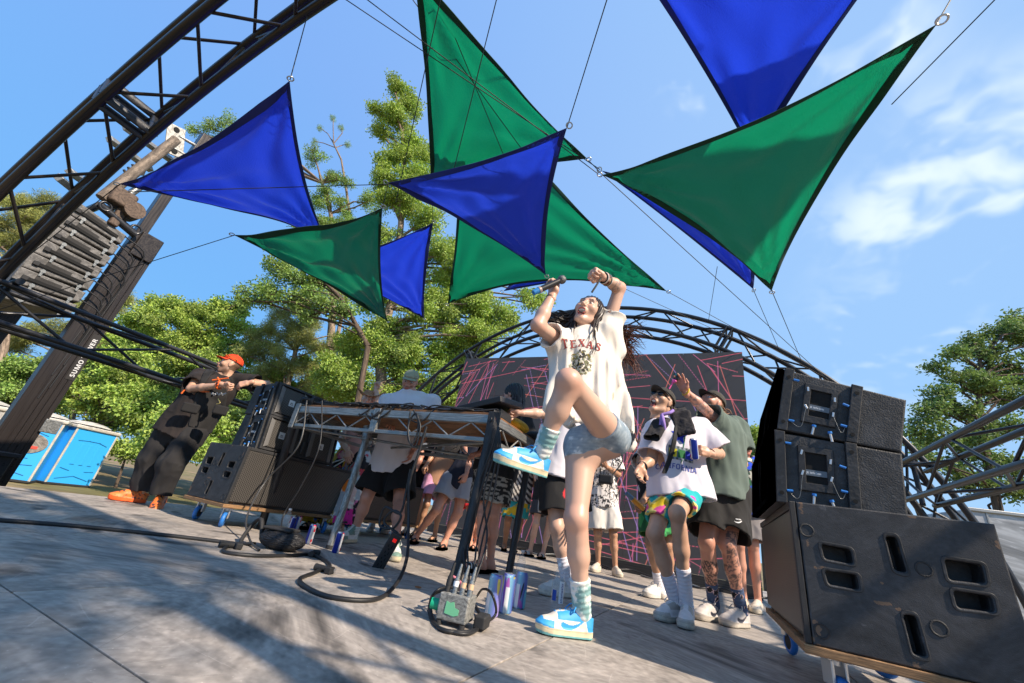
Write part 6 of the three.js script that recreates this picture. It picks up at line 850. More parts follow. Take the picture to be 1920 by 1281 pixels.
      for (let i = 0; i < 150; i++) { const t = rnd(), a = hp(-0.06 + rr(-0.02, 0.02), rr(-0.08, 0.06), rr(-0.08, 0.02)), e = at(rr(1012, 1045) + (t > 0.8 ? rr(-12, 0) : 0), rr(588, 640), rr(-0.02, 0.12)), m1 = V().lerpVectors(a, e, 0.35).add(V(rr(-0.02, 0.02), -0.03 + rr(-0.03, 0.02), 0)), m2_ = V().lerpVectors(a, e, 0.72).add(V(rr(-0.02, 0.02), rr(-0.03, 0.02), rr(-0.02, 0.02))); e.y += rr(-0.02, 0.035); L1.push(taper([a, m1, m2_, e], rr(0.004, 0.011))); }
      for (let i = 0; i < 60; i++) { const sd = rnd() < 0.5 ? -1 : 1, a = hp(sd * 0.072 + rr(-0.015, 0.015), rr(-0.06, 0.02), rr(-0.06, 0.01)), e = sd < 0 ? at(rr(1062, 1092), rr(632, 662), rr(-0.13, -0.04)) : at(rr(1096, 1122), rr(640, 682), rr(-0.14, -0.06)); L1.push(taper([a, V().lerpVectors(a, e, 0.4).add(V(rr(-0.015, 0.015), 0, 0.01)), V().lerpVectors(a, e, 0.75).add(V(rr(-0.02, 0.02), 0, 0)), e], rr(0.003, 0.0065))); }
      for (let i = 0; i < 170; i++) { const a = hp(0.05, rr(-0.06, 0.02), -0.09), e = at(rr(1168, 1214) , rr(600, 706), rr(0.02, 0.16)), m1 = at(rr(1135, 1165), rr(612, 660), rr(0.14, 0.22)), m2_ = V().lerpVectors(m1, e, 0.6).add(V(rr(-0.03, 0.03), rr(-0.02, 0.03), 0)); (i % 2 ? L2 : L3).push(taper([a, m1, m2_, e.add(V(0, rr(-0.03, 0.02), 0))], rr(0.004, 0.009))); }
      part('lock', merge(L1), mat([0.024, 0.015, 0.012], 0.38), hair); part('lock', merge(L2), mat([0.05, 0.022, 0.016], 0.4), hair); part('lock', merge(L3), mat([0.12, 0.035, 0.02], 0.42), hair);
      const mc = thing('microphone', 'black handheld microphone with a blue tip in the raised hand of the dancing woman', 'microphone', V()), A = P(1048, 527, 1.93), B = P(1000, 549, 1.9), q = (t) => V().lerpVectors(A, B, t);
      part('handle', rod(q(0), q(0.72), 0.0165, 0.018, 18), mat([0.02, 0.02, 0.022], 0.35), mc); part('band', rod(q(0.72), q(0.8), 0.0195, 0.0195, 18), mat([0.55, 0.42, 0.36], 0.35, { metalness: 0.5 }), mc); part('tail', rod(q(0.8), q(1.0), 0.0175, 0.015, 18), mat([0.03, 0.22, 0.55], 0.4), mc); part('head', new THREE.SphereGeometry(0.026, 18, 12), mat([0.14, 0.14, 0.14], 0.4, { metalness: 0.7, bumpMap: grainTex, bumpScale: 0.002 }), mc).position.copy(q(-0.12));
    },
  });
}
// the man leaning on the speakers
person({
  d: 4.5, s: 1.0, build: 1.1, h: 0.011, skin: SK.fair, label: 'man in black clothes, orange cap and orange shoes leaning on the left speakers',
  j: { hd: [431, 684, 0], nk: [416, 703, 0.02], shR: [374, 706, -0.05], shL: [446, 714, 0.1], elR: [357, 729, -0.18], wrR: [421, 722, -0.3], elL: [500, 721, 0.05], wrL: [466, 718, -0.22], hiR: [322, 803, 0], hiL: [359, 811, 0], knR: [282, 862, -0.03], knL: [322, 870, -0.12], anR: [266, 927, 0.05], toR: [238, 945, 0.0], anL: [302, 930, -0.05], toL: [284, 950, -0.22] },
  face: [-0.85, 0.12, 0.55], crown: [0.05, 1, 0], head: { beard: [0.12, 0.06, 0.035], hairline: [0.12, 0.07, 0.04] }, cap: [[0.72, 0.06, 0.012], [0.70, 0.055, 0.012]],
  handR: { dir: [0.96, -0.12, -0.1], palm: [0.1, -0.5, 0.85], thumb: 1, curl: 0.75 }, handL: { dir: [-0.85, -0.5, 0.2], palm: [-0.1, -0.5, -0.8], thumb: 1, curl: 0.5 },
  tee: { ease: 0.035, hem: null, sleeve: 0.7, fold: 0.011, seed: 8, col: (x, y, z) => { const n = noise(x * 9, y * 9, z * 9); return [0.018 + 0.006 * n, 0.013 + 0.004 * n, 0.012 + 0.004 * n]; } },
  pants: { to: 1.92, ease: 0.036, flare: 0.025, fold: 0.016, name: 'trousers', seed: 5, col: (x, y, z) => { const n = noise(x * 8, y * 8, z * 8); return [0.017 + 0.006 * n, 0.016 + 0.006 * n, 0.017 + 0.006 * n]; } }, shoe: 'orange', shoeH: 0.006, shoeS: 1.08, shoeUp: { L: [0, 0.9, 0.42] },
  extra: (g, j, b, H, at) => {
    const f = j.teeF, vf = field([[(x, y, z) => f(x, y, z) - 0.014], [half(j.pel.clone().addScaledVector(j.up, 0.06), j.up.clone().negate()), 0.01, '&'], [half(V().lerpVectors(j.nk, j.pel, 0.0), j.up), 0.01, '&'], [half(j.shL.clone().addScaledVector(j.rt, -0.045), j.rt), 0.02, '&'], [half(j.shR.clone().addScaledVector(j.rt, 0.045), j.rt.clone().negate()), 0.02, '&'], [cone(j.nk.clone().addScaledVector(j.fw, 0.12).addScaledVector(j.up, 0.05), j.nk.clone().addScaledVector(j.fw, 0.17).addScaledVector(j.up, -0.2), 0.06, 0.05), 0.01, '-']]);
    const v = part('vest', mesh(vf, ...bounds([j.shL, j.shR, j.pel, j.nk], 0.27), 0.012, (x, y, z) => { const n = noise(x * 16, y * 16, z * 16); return [0.017 + 0.008 * n, 0.016 + 0.007 * n, 0.016 + 0.007 * n]; }), clothMat, g);
    for (const [x, y, w, hh] of [[358, 766, 0.15, 0.1], [414, 770, 0.13, 0.1]]) { const p = at(x, y, -0.25), m = part('pocket', rbx(w, hh, 0.05, 0.02), mat([0.012, 0.011, 0.011], 0.9), v); m.position.copy(p).addScaledVector(j.fw, 0.02); m.quaternion.setFromRotationMatrix(new THREE.Matrix4().makeBasis(j.rt, j.up, j.fw)); }
    for (const [a, b2] of [[[398, 713], [428, 709]], [[404, 719], [430, 717]], [[408, 708], [416, 724]], [[340, 738], [346, 731]], [[376, 734], [392, 735]]]) part('orange_strap', rod(at(a[0], a[1], -0.21), at(b2[0], b2[1], -0.21), 0.009, 0.007, 6), mat([0.75, 0.14, 0.02], 0.7), v);
    for (let i = 0; i < 7; i++) part('key', new THREE.TorusGeometry(0.012, 0.0035, 6, 12), M.zinc, v).position.copy(at(398 + i * 4, 738 + (i % 2) * 2, -0.26)); part('clip', tube([at(409, 748, -0.26), at(412, 756, -0.27), at(406, 758, -0.27)], 0.006, 10, 5), mat([0.6, 0.45, 0.15], 0.3, { metalness: 0.8 }), v);
    const w1 = part('watch', new THREE.TorusGeometry(0.033, 0.011, 8, 20), mat([0.82, 0.14, 0.02], 0.5), g); w1.position.lerpVectors(j.elR, j.wrR, 0.84); w1.quaternion.setFromUnitVectors(V(0, 0, 1), V().subVectors(j.wrR, j.elR).normalize()); part('watch_face', rbx(0.044, 0.04, 0.014, 0.006), mat([0.75, 0.12, 0.02], 0.4), g).position.copy(w1.position).add(dirV(0, 0.008, 0.036)); part('watch_glass', rbx(0.028, 0.026, 0.006, 0.002), M.deep, g).position.copy(w1.position).add(dirV(0, 0.008, 0.044));
    const w2 = part('bracelet', new THREE.TorusGeometry(0.031, 0.008, 8, 20), M.rubber, g); w2.position.lerpVectors(j.elL, j.wrL, 0.92); w2.quaternion.setFromUnitVectors(V(0, 0, 1), V().subVectors(j.wrL, j.elL).normalize());
    const gl = part('sunglasses', merge(mv(new THREE.SphereGeometry(0.026, 14, 10).scale(1, 0.75, 0.35), -0.034, 0.078, 0.085), mv(new THREE.SphereGeometry(0.026, 14, 10).scale(1, 0.75, 0.35), 0.034, 0.078, 0.085), rod(V(-0.014, 0.08, 0.09), V(0.014, 0.08, 0.09), 0.004), rod(V(0.06, 0.08, 0.07), V(0.09, 0.055, -0.05), 0.004), rod(V(-0.06, 0.08, 0.07), V(-0.09, 0.055, -0.05), 0.004)), mat([0.3, 0.2, 0.03], 0.15, { metalness: 0.4 }), g); gl.applyMatrix4(H);
  },
});
// the man behind the table
person({
  d: 4.35, s: 1.02, build: 1.08, h: 0.012, skin: SK.red, label: 'man in white tee, pale green cap and black shorts behind the table',
  j: { hd: [769, 715, 0], nk: [769, 735, 0.03], shR: [723, 753, 0.02], shL: [814, 754, 0.02], elR: [712, 800, 0.0], wrR: [728, 790, -0.3], elL: [806, 808, 0.03], wrL: [773, 846, -0.1], hiR: [716, 872, 0], hiL: [755, 874, 0], knR: [688, 932, -0.05], knL: [749, 940, -0.15], anR: [664, 1000, 0.02], toR: [642, 1024, -0.1], anL: [741, 1018, -0.62], toL: [738, 1042, -0.7] },
  face: [0.02, -0.42, 0.9], crown: [0.06, 1, 0.35], head: { beard: [0.22, 0.09, 0.04], hairline: [0.22, 0.12, 0.06] }, cap: [[0.36, 0.37, 0.25], [0.34, 0.35, 0.23]],
  handR: { dir: [0.5, -0.3, 0.7], palm: [0, -1, 0], thumb: -1, curl: 0.4 }, handL: { dir: [-0.2, -1, 0.1], palm: [-0.8, 0, 0.5], thumb: 1, curl: 0.35 },
  tee: { ease: 0.03, sleeve: 0.75, fold: 0.010, seed: 2, col: cc1([0.66, 0.63, 0.66]) }, pants: { to: 0.86, ease: 0.03, flare: 0.05, fold: 0.007, seed: 9, col: cc1([0.008, 0.008, 0.009]) },
  sock: { to: 0.16, col: cc1([0.7, 0.68, 0.62]) }, shoe: 'green', shoeH: 0.006, lace: [0.7, 0.68, 0.62],
});
const calArt = canvasTex(512, 512, (x) => { x.clearRect(0, 0, 512, 512); x.fillStyle = '#1f35b8'; x.beginPath(); for (let i = 0; i < 10; i++) { const a = -Math.PI / 2 + i * Math.PI / 5, r = i % 2 ? 46 : 108; x.lineTo(246 + Math.cos(a) * r, 112 + Math.sin(a) * r); } x.fill(); x.fillStyle = '#6a7a86'; x.fillRect(130, 232, 300, 140); for (let i = 0; i < 12; i++) { x.fillStyle = i % 2 ? '#8e9aa2' : '#4c565e'; x.fillRect(130 + i * 25, 232, 22, 24); x.fillRect(130 + i * 25, 350, 22, 22); } x.fillStyle = '#d6c92c'; x.fillRect(140, 262, 92, 84); x.fillStyle = '#2a6c3c'; x.fillRect(244, 262, 84, 84); x.fillStyle = '#2435b0'; x.fillRect(334, 262, 88, 84); x.fillStyle = '#303a34'; x.fillRect(160, 300, 50, 26); x.strokeStyle = '#2a6c4c'; x.lineWidth = 12; x.beginPath(); x.moveTo(322, 20); x.lineTo(302, 232); x.moveTo(296, 372); x.lineTo(288, 400); x.stroke(); x.fillStyle = '#5a62a8'; x.font = 'bold 78px sans-serif'; x.fillText('CALIFORNIA', 14, 470, 484); });
// laughing man in the printed white tee
person({
  d: 3.08, s: 0.98, build: 1.0, h: 0.0105, hh: 0.004, skin: SK.fair, label: 'laughing man in white printed tee, turquoise patterned shorts, dark cap and sunglasses',
  j: { hd: [1241, 753, 0], nk: [1256, 794, 0.05], shR: [1231, 812, -0.02], shL: [1316, 806, 0.06], elR: [1222, 862, -0.05], wrR: [1203, 876, -0.16], elL: [1349, 851, 0.02], wrL: [1329, 850, -0.2], hiR: [1250, 920, 0], hiL: [1298, 918, 0], knR: [1228, 1000, -0.12], knL: [1270, 962, -0.25], anR: [1268, 1110, 0.0], toR: [1240, 1152, -0.1], anL: [1288, 1120, -0.08], toL: [1284, 1150, -0.22] },
  face: [-0.72, 0.42, 0.6], crown: [0.25, 1, 0.1], head: { open: 1.5, brow: [0.05, 0.03, 0.02], hairline: [0.04, 0.025, 0.018], jaw: 0.9 }, cap: [[0.045, 0.042, 0.038], [0.035, 0.032, 0.03]],
  handR: { dir: [-0.35, -0.75, 0.3], palm: [0.4, 0.2, 0.85], thumb: 1, curl: 0.42 }, handL: { dir: [-0.95, 0.05, 0.35], palm: [-0.15, -0.1, -0.95], thumb: 1, curl: 0.75, spread: 0.03 },
  tee: { ease: 0.045, sleeve: 0.85, hemW: 0.11, fold: 0.011, seed: 6, h: 0.0095, col: cc1([0.66, 0.63, 0.70]) },
  pants: { to: { R: 0.72, L: 0.74 }, ease: 0.02, flare: 0.006, seed: 2, h: 0.009, col: (x, y, z) => { const n = fbm(x * 9 + 3, y * 9, z * 9, 2), m = fbm(x * 17, y * 17 + 5, z * 17, 2); return n > 0.2 ? (m > 0.05 ? [0.72, 0.5, 0.02] : [0.65, 0.08, 0.3]) : n > 0.12 ? [0.85, 0.75, 0.2] : m > 0.3 ? [0.5, 0.1, 0.4] : [0.015, 0.40, 0.42]; } },
  sock: { to: 0.42, loose: 0.004, col: cc1([0.70, 0.68, 0.74]) }, shoe: 'greyToe', shoeH: 0.0045, lace: [0.75, 0.73, 0.73], shoeS: 1.05,
  extra: (g, j, b, H, at) => {
    print(g, 'chest_print', j.teeF, at(1272, 845, -0.1), dirV(-0.32, 0.0, 0.95).normalize(), dirV(0.95, -0.05, 0.3).normalize(), dirV(0.1, 1, 0).normalize(), 0.31, 0.36, calArt);
    const tow = (l) => { const f = field(l); return mesh((x, y, z) => f(x, y, z) + 0.007 * noise(x * 26, y * 12, z * 26) + 0.002 * noise(x * 90, y * 90, z * 90), ...bounds([at(1225, 775, 0), at(1300, 820, -0.1), at(1280, 770, 0.15)], 0.2), 0.0085, (x, y, z) => mul([0.03, 0.027, 0.03], 0.8 + 0.5 * noise(x * 140, y * 140, z * 140))); };
    const W1 = dirV(0.8, 0.1, 0.5), q1 = [at(1270, 768, 0.06), at(1276, 778, -0.1), at(1287, 812, -0.18)], q2 = [at(1247, 784, 0.0), at(1238, 793, -0.14), at(1222, 822, -0.18)];
    const towelG = tow([[slab(q1[0], q1[1], W1, 0.045, 0.02)], [slab(q1[1], q1[2], W1, 0.052, 0.019), 0.03], [slab(q2[0], q2[1], W1, 0.035, 0.018), 0.02], [slab(q2[1], q2[2], W1, 0.04, 0.018), 0.03]]);
    part('towel', towelG, clothMat, g);
    const pu = mat([0.30, 0.19, 0.52], 0.85); part('bandana', merge(tube([j.nk.clone().addScaledVector(j.rt, -0.07), j.nk.clone().addScaledVector(j.fw, 0.085).addScaledVector(j.up, -0.02), j.nk.clone().addScaledVector(j.rt, 0.07)], 0.024, 20, 8), tube([at(1241, 778, -0.16), at(1244, 792, -0.19), at(1246, 806, -0.18)], 0.014, 12, 6), tube([at(1241, 778, -0.16), at(1256, 774, -0.17), at(1262, 770, -0.14)], 0.013, 12, 6), tube([at(1240, 780, -0.16), at(1238, 798, -0.18)], 0.01, 8, 6)), pu, g);
    const st = [[1268, 786], [1262, 806], [1255, 835], [1248, 865], [1238, 892]].map(([x, y]) => onCloth(j.teeF, at(x, y, 0), dirV(-0.2, 0, 0.97)));
    const sg = merge(...[-0.009, 0, 0.009].map((k) => tube(st.map((v) => v.clone().add(dirV(k, 0, 0))), 0.0085, 30, 6))); part('bag_strap', sg, M.rubber, g);
    const gl = part('sunglasses', merge(mv(new THREE.SphereGeometry(0.024, 16, 12).scale(1.05, 0.85, 0.3), -0.032, 0.008, 0.096), mv(new THREE.SphereGeometry(0.024, 16, 12).scale(1.05, 0.85, 0.3), 0.032, 0.008, 0.096), rod(V(-0.01, 0.012, 0.1), V(0.01, 0.012, 0.1), 0.003), rod(V(0.056, 0.014, 0.09), V(0.08, 0.012, -0.01), 0.004), rod(V(-0.056, 0.014, 0.09), V(-0.08, 0.012, -0.01), 0.004)), mat([0.012, 0.012, 0.014], 0.1), g); gl.applyMatrix4(H);
    const curl = []; seed = 3; for (let i = 0; i < 30; i++) { const a = V(rr(0.02, 0.075), rr(-0.05, 0.02), rr(-0.1, -0.04)).applyMatrix4(H); curl.push(taper([a, a.clone().add(V(rr(0, 0.03), -0.02, rr(-0.02, 0.01))), a.clone().add(V(rr(-0.01, 0.04), -0.045, rr(-0.02, 0.02)))], 0.008, 8)); } part('hair', merge(curl), mat([0.035, 0.022, 0.015], 0.6), g);
    const w = part('watch', new THREE.TorusGeometry(0.03, 0.008, 8, 18), M.rubber, g); w.position.lerpVectors(j.elR, j.wrR, 0.9); w.quaternion.setFromUnitVectors(V(0, 0, 1), V().subVectors(j.wrR, j.elR).normalize());
    const br = part('bracelet', new THREE.TorusGeometry(0.03, 0.0035, 6, 18), M.rubber, g); br.position.lerpVectors(j.elL, j.wrL, 0.85); br.quaternion.setFromUnitVectors(V(0, 0, 1), V().subVectors(j.wrL, j.elL).normalize());
    const pk = tube([V(0.045, 0.1, 0.05), V(0.052, 0.14, 0.055), V(0.06, 0.175, 0.06)], 0.006, 10, 6), pf = merge(pk, ...[0, 1, 2, 3, 4].map((i) => new THREE.SphereGeometry(0.011, 8, 6).translate(0.06 + 0.012 * Math.cos(i * 1.26), 0.178 + 0.01 * Math.sin(i * 1.26), 0.06))); part('pink_flower_pin', pf, mat([0.85, 0.1, 0.36], 0.5), g).applyMatrix4(H);
    const can = slim(P(1303, 862, 2.84), 'silver and blue drink can held at the chest of the laughing man', 1.0); can.rotation.z = 0.1;
  },
});
// man in the green tee behind him, arm thrown up
{
  const ink = (x, y, z, sk, j) => { let k = 0.05 * noise(x * 14, y * 14, z * 14), c = mul(sk, 1 + k); const arm = (() => { const a = V().subVectors(j.wrR, j.elR), p = V(x, y, z).sub(j.elR), t = p.dot(a) / a.lengthSq(); return t > -0.6 && t < 1.05 && p.addScaledVector(a, -t).length() < 0.09; })(), leg = y < j.knL.y + 0.1 && y > j.anL.y + 0.02, nearL = Math.hypot(x - j.anL.x, z - j.anL.z) < Math.hypot(x - j.anR.x, z - j.anR.z); const n = fbm(x * 34, y * 34, z * 34, 3); if (arm && Math.abs(n) < 0.09) c = lerpC(c, [0.08, 0.1, 0.12], 0.72); else if (arm && n > 0.22) c = lerpC(c, [0.2, 0.22, 0.24], 0.5); if (leg && nearL && (Math.abs(n) < 0.07 || n > 0.24)) c = lerpC(c, [0.05, 0.05, 0.055], 0.8); if (leg && !nearL && y > j.anR.y + 0.07 && y < j.knR.y - 0.13 && Math.abs(Math.sin(x * 120 + z * 90 + y * 50)) > 0.45 && n > -0.2) c = lerpC(c, [0.02, 0.02, 0.022], 0.88); return c; };
  person({
    d: 3.34, s: 1.0, build: 1.06, h: 0.0095, hh: 0.0042, skin: SK.red, skinAt: ink, label: 'man in dark green tee and black shorts with a tattooed arm thrown up',
    j: { hd: [1335, 757, 0.02], nk: [1350, 785, 0.06], shR: [1346, 793, -0.12], shL: [1384, 800, 0.12], elR: [1318, 764, -0.24], wrR: [1284, 733, -0.3], elL: [1392, 870, 0.1], wrL: [1380, 915, 0.0], hiR: [1338, 922, 0], hiL: [1376, 924, 0], knR: [1325, 1016, -0.1], knL: [1364, 1022, -0.12], anR: [1338, 1120, 0.08], toR: [1316, 1148, 0.0], anL: [1390, 1134, 0.0], toL: [1360, 1166, -0.08] },
    face: [-0.86, 0.42, 0.3], crown: [0.35, 1, 0], head: { open: 0.7, beard: [0.12, 0.06, 0.035], hairline: [0.16, 0.09, 0.045] }, cap: [[0.05, 0.045, 0.037], [0.02, 0.019, 0.018]],
    handR: { dir: [-0.45, 0.85, 0.1], palm: [-0.75, 0.1, 0.6], thumb: -1, curl: 0.3, spread: 0.22 }, handL: { dir: [-0.1, -1, 0], palm: [-1, 0, 0], thumb: 1, curl: 0.5 },
    tee: { ease: 0.036, sleeve: 0.62, fold: 0.013, seed: 4, col: (x, y, z) => { const n = noise(x * 7, y * 7, z * 7); return [0.105 + 0.01 * n, 0.14 + 0.01 * n, 0.12 + 0.01 * n]; } }, pants: { to: 0.82, ease: 0.036, flare: 0.045, fold: 0.011, seed: 7, h: 0.01, col: cc1([0.014, 0.013, 0.013]) },
    sock: { to: 0.36, col: (x, y, z) => { const n = fbm(x * 26, y * 26, z * 26, 2); return n > 0.16 ? [0.01, 0.01, 0.014] : n > 0.12 ? [0.7, 0.5, 0.5] : [0.045, 0.075, 0.15]; } }, shoe: 'nike', shoeH: 0.0042, lace: [0.62, 0.58, 0.55], shoeS: 1.05,
    extra: (g, j, b, H, at) => {
      const br = part('yellow_bracelet', new THREE.TorusGeometry(0.032, 0.0075, 8, 20), mat([0.75, 0.46, 0.03], 0.5), g); br.position.lerpVectors(j.elR, j.wrR, 0.94); br.quaternion.setFromUnitVectors(V(0, 0, 1), V().subVectors(j.wrR, j.elR).normalize());
      const tt = thing('dark_gadget', 'small dark gadget held up in the tattooed hand', 'gadget', P(1268, 706, 3.02)); part('body', rbx(0.04, 0.06, 0.022, 0.008), mat([0.015, 0.02, 0.024], 0.3), tt); part('lens', rod(V(0, 0.01, 0.01), V(0, 0.01, 0.018), 0.012, 0.012, 14), mat([0.03, 0.12, 0.14], 0.1), tt);
      const c = []; seed = 9; for (let i = 0; i < 44; i++) { const a = V(rr(-0.06, 0.06), rr(-0.045, 0.035), rr(-0.115, -0.07)).applyMatrix4(H); c.push(taper([a, a.clone().add(dirV(rr(0.01, 0.05), rr(-0.03, 0.01), rr(-0.02, 0.02))), a.clone().add(dirV(rr(0.03, 0.08), rr(-0.05, 0.0), rr(-0.02, 0.02)))], 0.007, 8)); } part('hair', merge(c), mat([0.2, 0.1, 0.05], 0.6), g);
      const t = canvasTex(64, 64, (x) => { x.clearRect(0, 0, 64, 64); x.fillStyle = '#eee'; x.beginPath(); x.moveTo(4, 26); x.quadraticCurveTo(14, 44, 60, 18); x.quadraticCurveTo(18, 62, 4, 26); x.fill(); x.font = 'bold 15px sans-serif'; x.fillText('NIKE', 18, 18); }); print(g, 'shorts_mark', j.pantsF, at(1363, 978, -0.1), dirV(0.1, 0, 0.99), dirV(0.99, 0, -0.1), V(0, 1, 0), 0.07, 0.06, t);
    },
  });
}
// ---------- the crowd behind ----------
const print2 = (f, a, b, t = 0) => (x, y, z) => fbm(x * f, y * f, z * f, 2) > t ? a : b;
const patch = (x, y, z) => { const u = Math.atan2(x, z) * 3.2 + 0.4 * noise(y * 3, 0, 0), i = Math.floor(u + 10), k = Math.floor(y * 4.2 + i * 0.63), q = hsh(i, k, 3), n = fbm(x * 28, y * 28, z * 28, 2), c = [[0.05, 0.2, 0.6], [0.28, 0.34, 0.32], [0.72, 0.5, 0.45], [0.65, 0.02, 0.25], [0.01, 0.01, 0.015], [0.4, 0.45, 0.5], [0.8, 0.2, 0.02], [0.45, 0.3, 0.02]][(q * 8) | 0]; return n > 0.2 ? [[0.75, 0.7, 0.65], [0.5, 0.05, 0.08], [0.02, 0.02, 0.02], [0.7, 0.2, 0.4]][(q * 31 | 0) % 4] : c; };
const BG = { h: 0.016, hh: 0.006, handH: 0.0055 };
person({
  ...BG, d: 5.0, s: 0.95, build: 0.95, skin: SK.pale, label: 'person in straw hat and wide patchwork trousers raising a fist left of the table', h: 0.014,
  j: { hd: [690, 749], nk: [685, 770], shR: [663, 781], shL: [705, 781], elR: [640, 825, -0.1], wrR: [652, 846, -0.25], elL: [708, 758, -0.05], wrL: [705, 730, -0.05], hiR: [648, 858], hiL: [676, 862], knR: [612, 915, -0.1], knL: [657, 925, -0.15], anR: [588, 975, -0.05], toR: [572, 985, -0.15], anL: [640, 985, -0.2], toL: [630, 996, -0.32] },
  face: [0.3, -0.1, 0.9], head: { hairline: [0.2, 0.1, 0.05] }, handR: { dir: [0.3, -0.8, 0.3], palm: [0.3, 0, -0.9], thumb: -1, curl: 0.3 }, handL: { dir: [0, 1, 0], palm: [0, 0, 1], thumb: -1, curl: 1.1 },
  tee: { ease: 0.004, hem: null, sleeve: 0.1, fold: 0.004, col: cc1([0.56, 0.30, 0.24]), name: 'top' }, pants: { to: 1.96, ease: 0.03, flare: 0.075, fold: 0.016, name: 'patchwork_trousers', h: 0.011, col: patch, seed: 2 }, sandal: 'strap',
  extra: (g, j, b, H) => { const hf = field([[ball(V(0, 0.06, -0.01), 0.085, 0.075, 0.1)], [(x, y, z) => Math.max(Math.hypot(x * 0.85, z) - 0.17, Math.abs(y - 0.048 - 2.6 * x * x + 0.6 * z * z) - 0.006), 0.02], [ball(V(0, 0.02, -0.01), 0.078, 0.09, 0.092), 0.004, '-'], [ball(V(0, 0.145, 0), 0.02, 0.03, 0.07), 0.02, '-']]); const m = part('straw_hat', mesh(hf, V(-0.22, -0.02, -0.2), V(0.22, 0.17, 0.2), 0.008, (x, y, z) => mul([0.42, 0.22, 0.12], 0.9 + 0.2 * Math.sin(y * 300 + x * 90))), clothMat, g); m.applyMatrix4(H); const t = part('belt_tie', merge(tube([V().copy(j.pel).addScaledVector(j.fw, 0.14), V().copy(j.pel).addScaledVector(j.fw, 0.2).addScaledVector(j.rt, -0.22).add(V(0, -0.1, 0))], 0.008, 10, 5), tube([V().copy(j.pel).addScaledVector(j.fw, 0.14), V().copy(j.pel).addScaledVector(j.fw, 0.22).addScaledVector(j.rt, -0.16).add(V(0, -0.16, 0))], 0.008, 10, 5)), M.white, g); },
});
person({
  ...BG, d: 3.9, s: 0.97, skin: SK.red, h: 0.013, label: 'person with long dark hair, black tee and black and white patterned shorts, seen from behind', flip: false,
  j: { hd: [962, 742], nk: [960, 775], shR: [985, 790], shL: [930, 792], elR: [990, 840, 0.1], wrR: [970, 860, -0.1], elL: [915, 838, 0.0], wrL: [900, 850, -0.25], hiR: [946, 880], hiL: [912, 878], knR: [925, 965, -0.05], knL: [906, 968, -0.1], anR: [920, 1052, 0.0], toR: [886, 1068, -0.05], anL: [903, 1056, -0.12], toL: [872, 1072, -0.2] },
  face: [-0.75, -0.3, -0.55], head: { hairline: [0.02, 0.014, 0.012] }, handL: { dir: [-0.6, -0.3, 0.4], palm: [0, -1, 0], thumb: 1, curl: 0.5 }, handR: { dir: [-0.6, -0.3, 0], palm: [0, -1, 0], thumb: 1, curl: 0.5 },
  tee: { ease: 0.03, col: cc1([0.012, 0.013, 0.016]), fold: 0.011 }, pants: { to: 0.78, ease: 0.034, flare: 0.035, h: 0.009, col: (x, y, z) => (fbm(x * 26, y * 40, z * 26, 2) + 0.35 * Math.sin(y * 150) * Math.sin((x + z) * 80) > 0.02 ? [0.38, 0.36, 0.32] : [0.02, 0.02, 0.02]) }, sandal: 'stripe',
  extra: (g, j, b, H) => { const l = []; seed = 17; const hf = field([[ball(V(0, 0.035, -0.018), 0.086, 0.096, 0.106)], [ball(V(0, -0.05, 0.12), 0.05, 0.09, 0.07), 0.02, '-'], [ball(V(0, -0.06, -0.06), 0.085, 0.12, 0.06), 0.05]]); const hair = part('hair', mesh((x, y, z) => hf(x, y, z) + 0.004 * Math.sin(Math.atan2(x, z) * 22), V(-0.13, -0.2, -0.16), V(0.13, 0.15, 0.12), 0.007, cc1([0.014, 0.01, 0.009])).applyMatrix4(H), mat([1, 1, 1], 0.4, { vertexColors: true }), g); for (let i = 0; i < 120; i++) { const u = rr(-1, 1), a = V(u * 0.08, rr(-0.1, 0.0), -0.03 - 0.07 * Math.sqrt(1 - u * u)).applyMatrix4(H), len = rr(0.28, 0.5), q = a.clone().add(V(rr(-0.03, 0.03), -len, rr(-0.03, 0.03))).addScaledVector(j.fw, -0.05); l.push(taper([a, V().lerpVectors(a, q, 0.35).addScaledVector(j.fw, -0.05).add(V(rr(-0.02, 0.02), 0, 0)), V().lerpVectors(a, q, 0.7).addScaledVector(j.fw, -0.06), q], rr(0.005, 0.011))); } part('lock', merge(l), mat([0.03, 0.016, 0.012], 0.42), hair); },
});
person({
  ...BG, d: 3.28, s: 1.0, skin: SK.pale, h: 0.013, label: 'person in a white tee hidden behind the dancing woman, fist stretched over the table', noHead: false,
  j: { hd: [1092, 730, 0.15], nk: [1086, 752, 0.15], shR: [1052, 770, 0.05], shL: [1118, 768, 0.15], elR: [1020, 776, 0], wrR: [972, 774, -0.1], elL: [1130, 830, 0.2], wrL: [1120, 860, 0.1], hiR: [1038, 890], hiL: [1072, 890, 0.05], knR: [1044, 988, -0.06], knL: [1078, 985, 0.05], anR: [1062, 1098, 0], toR: [1030, 1118, -0.05], anL: [1082, 1082, 0.15], toL: [1050, 1098, 0.12] },
  face: [-0.8, 0.1, 0.4], head: { hairline: [0.1, 0.06, 0.03] }, handR: { dir: [-0.9, -0.15, 0.2], palm: [0, -0.8, 0.4], thumb: 1, curl: 1.0, spread: 0.02 },
  tee: { ease: 0.03, col: cc1([0.68, 0.65, 0.69]), sleeve: 0.6 }, pants: { to: 0.74, ease: 0.03, flare: 0.045, h: 0.01, col: (x, y, z) => (noise(x * 5, y * 6, z * 5) > 0.42 ? [0.6, 0.03, 0.04] : noise(x * 9, y * 9, z * 9) > 0.6 ? [0.6, 0.6, 0.6] : [0.012, 0.012, 0.013]) },
  sock: { to: 0.46, col: cc1([0.7, 0.68, 0.74]) }, shoe: 'white', lace: [0.6, 0.58, 0.55],
});
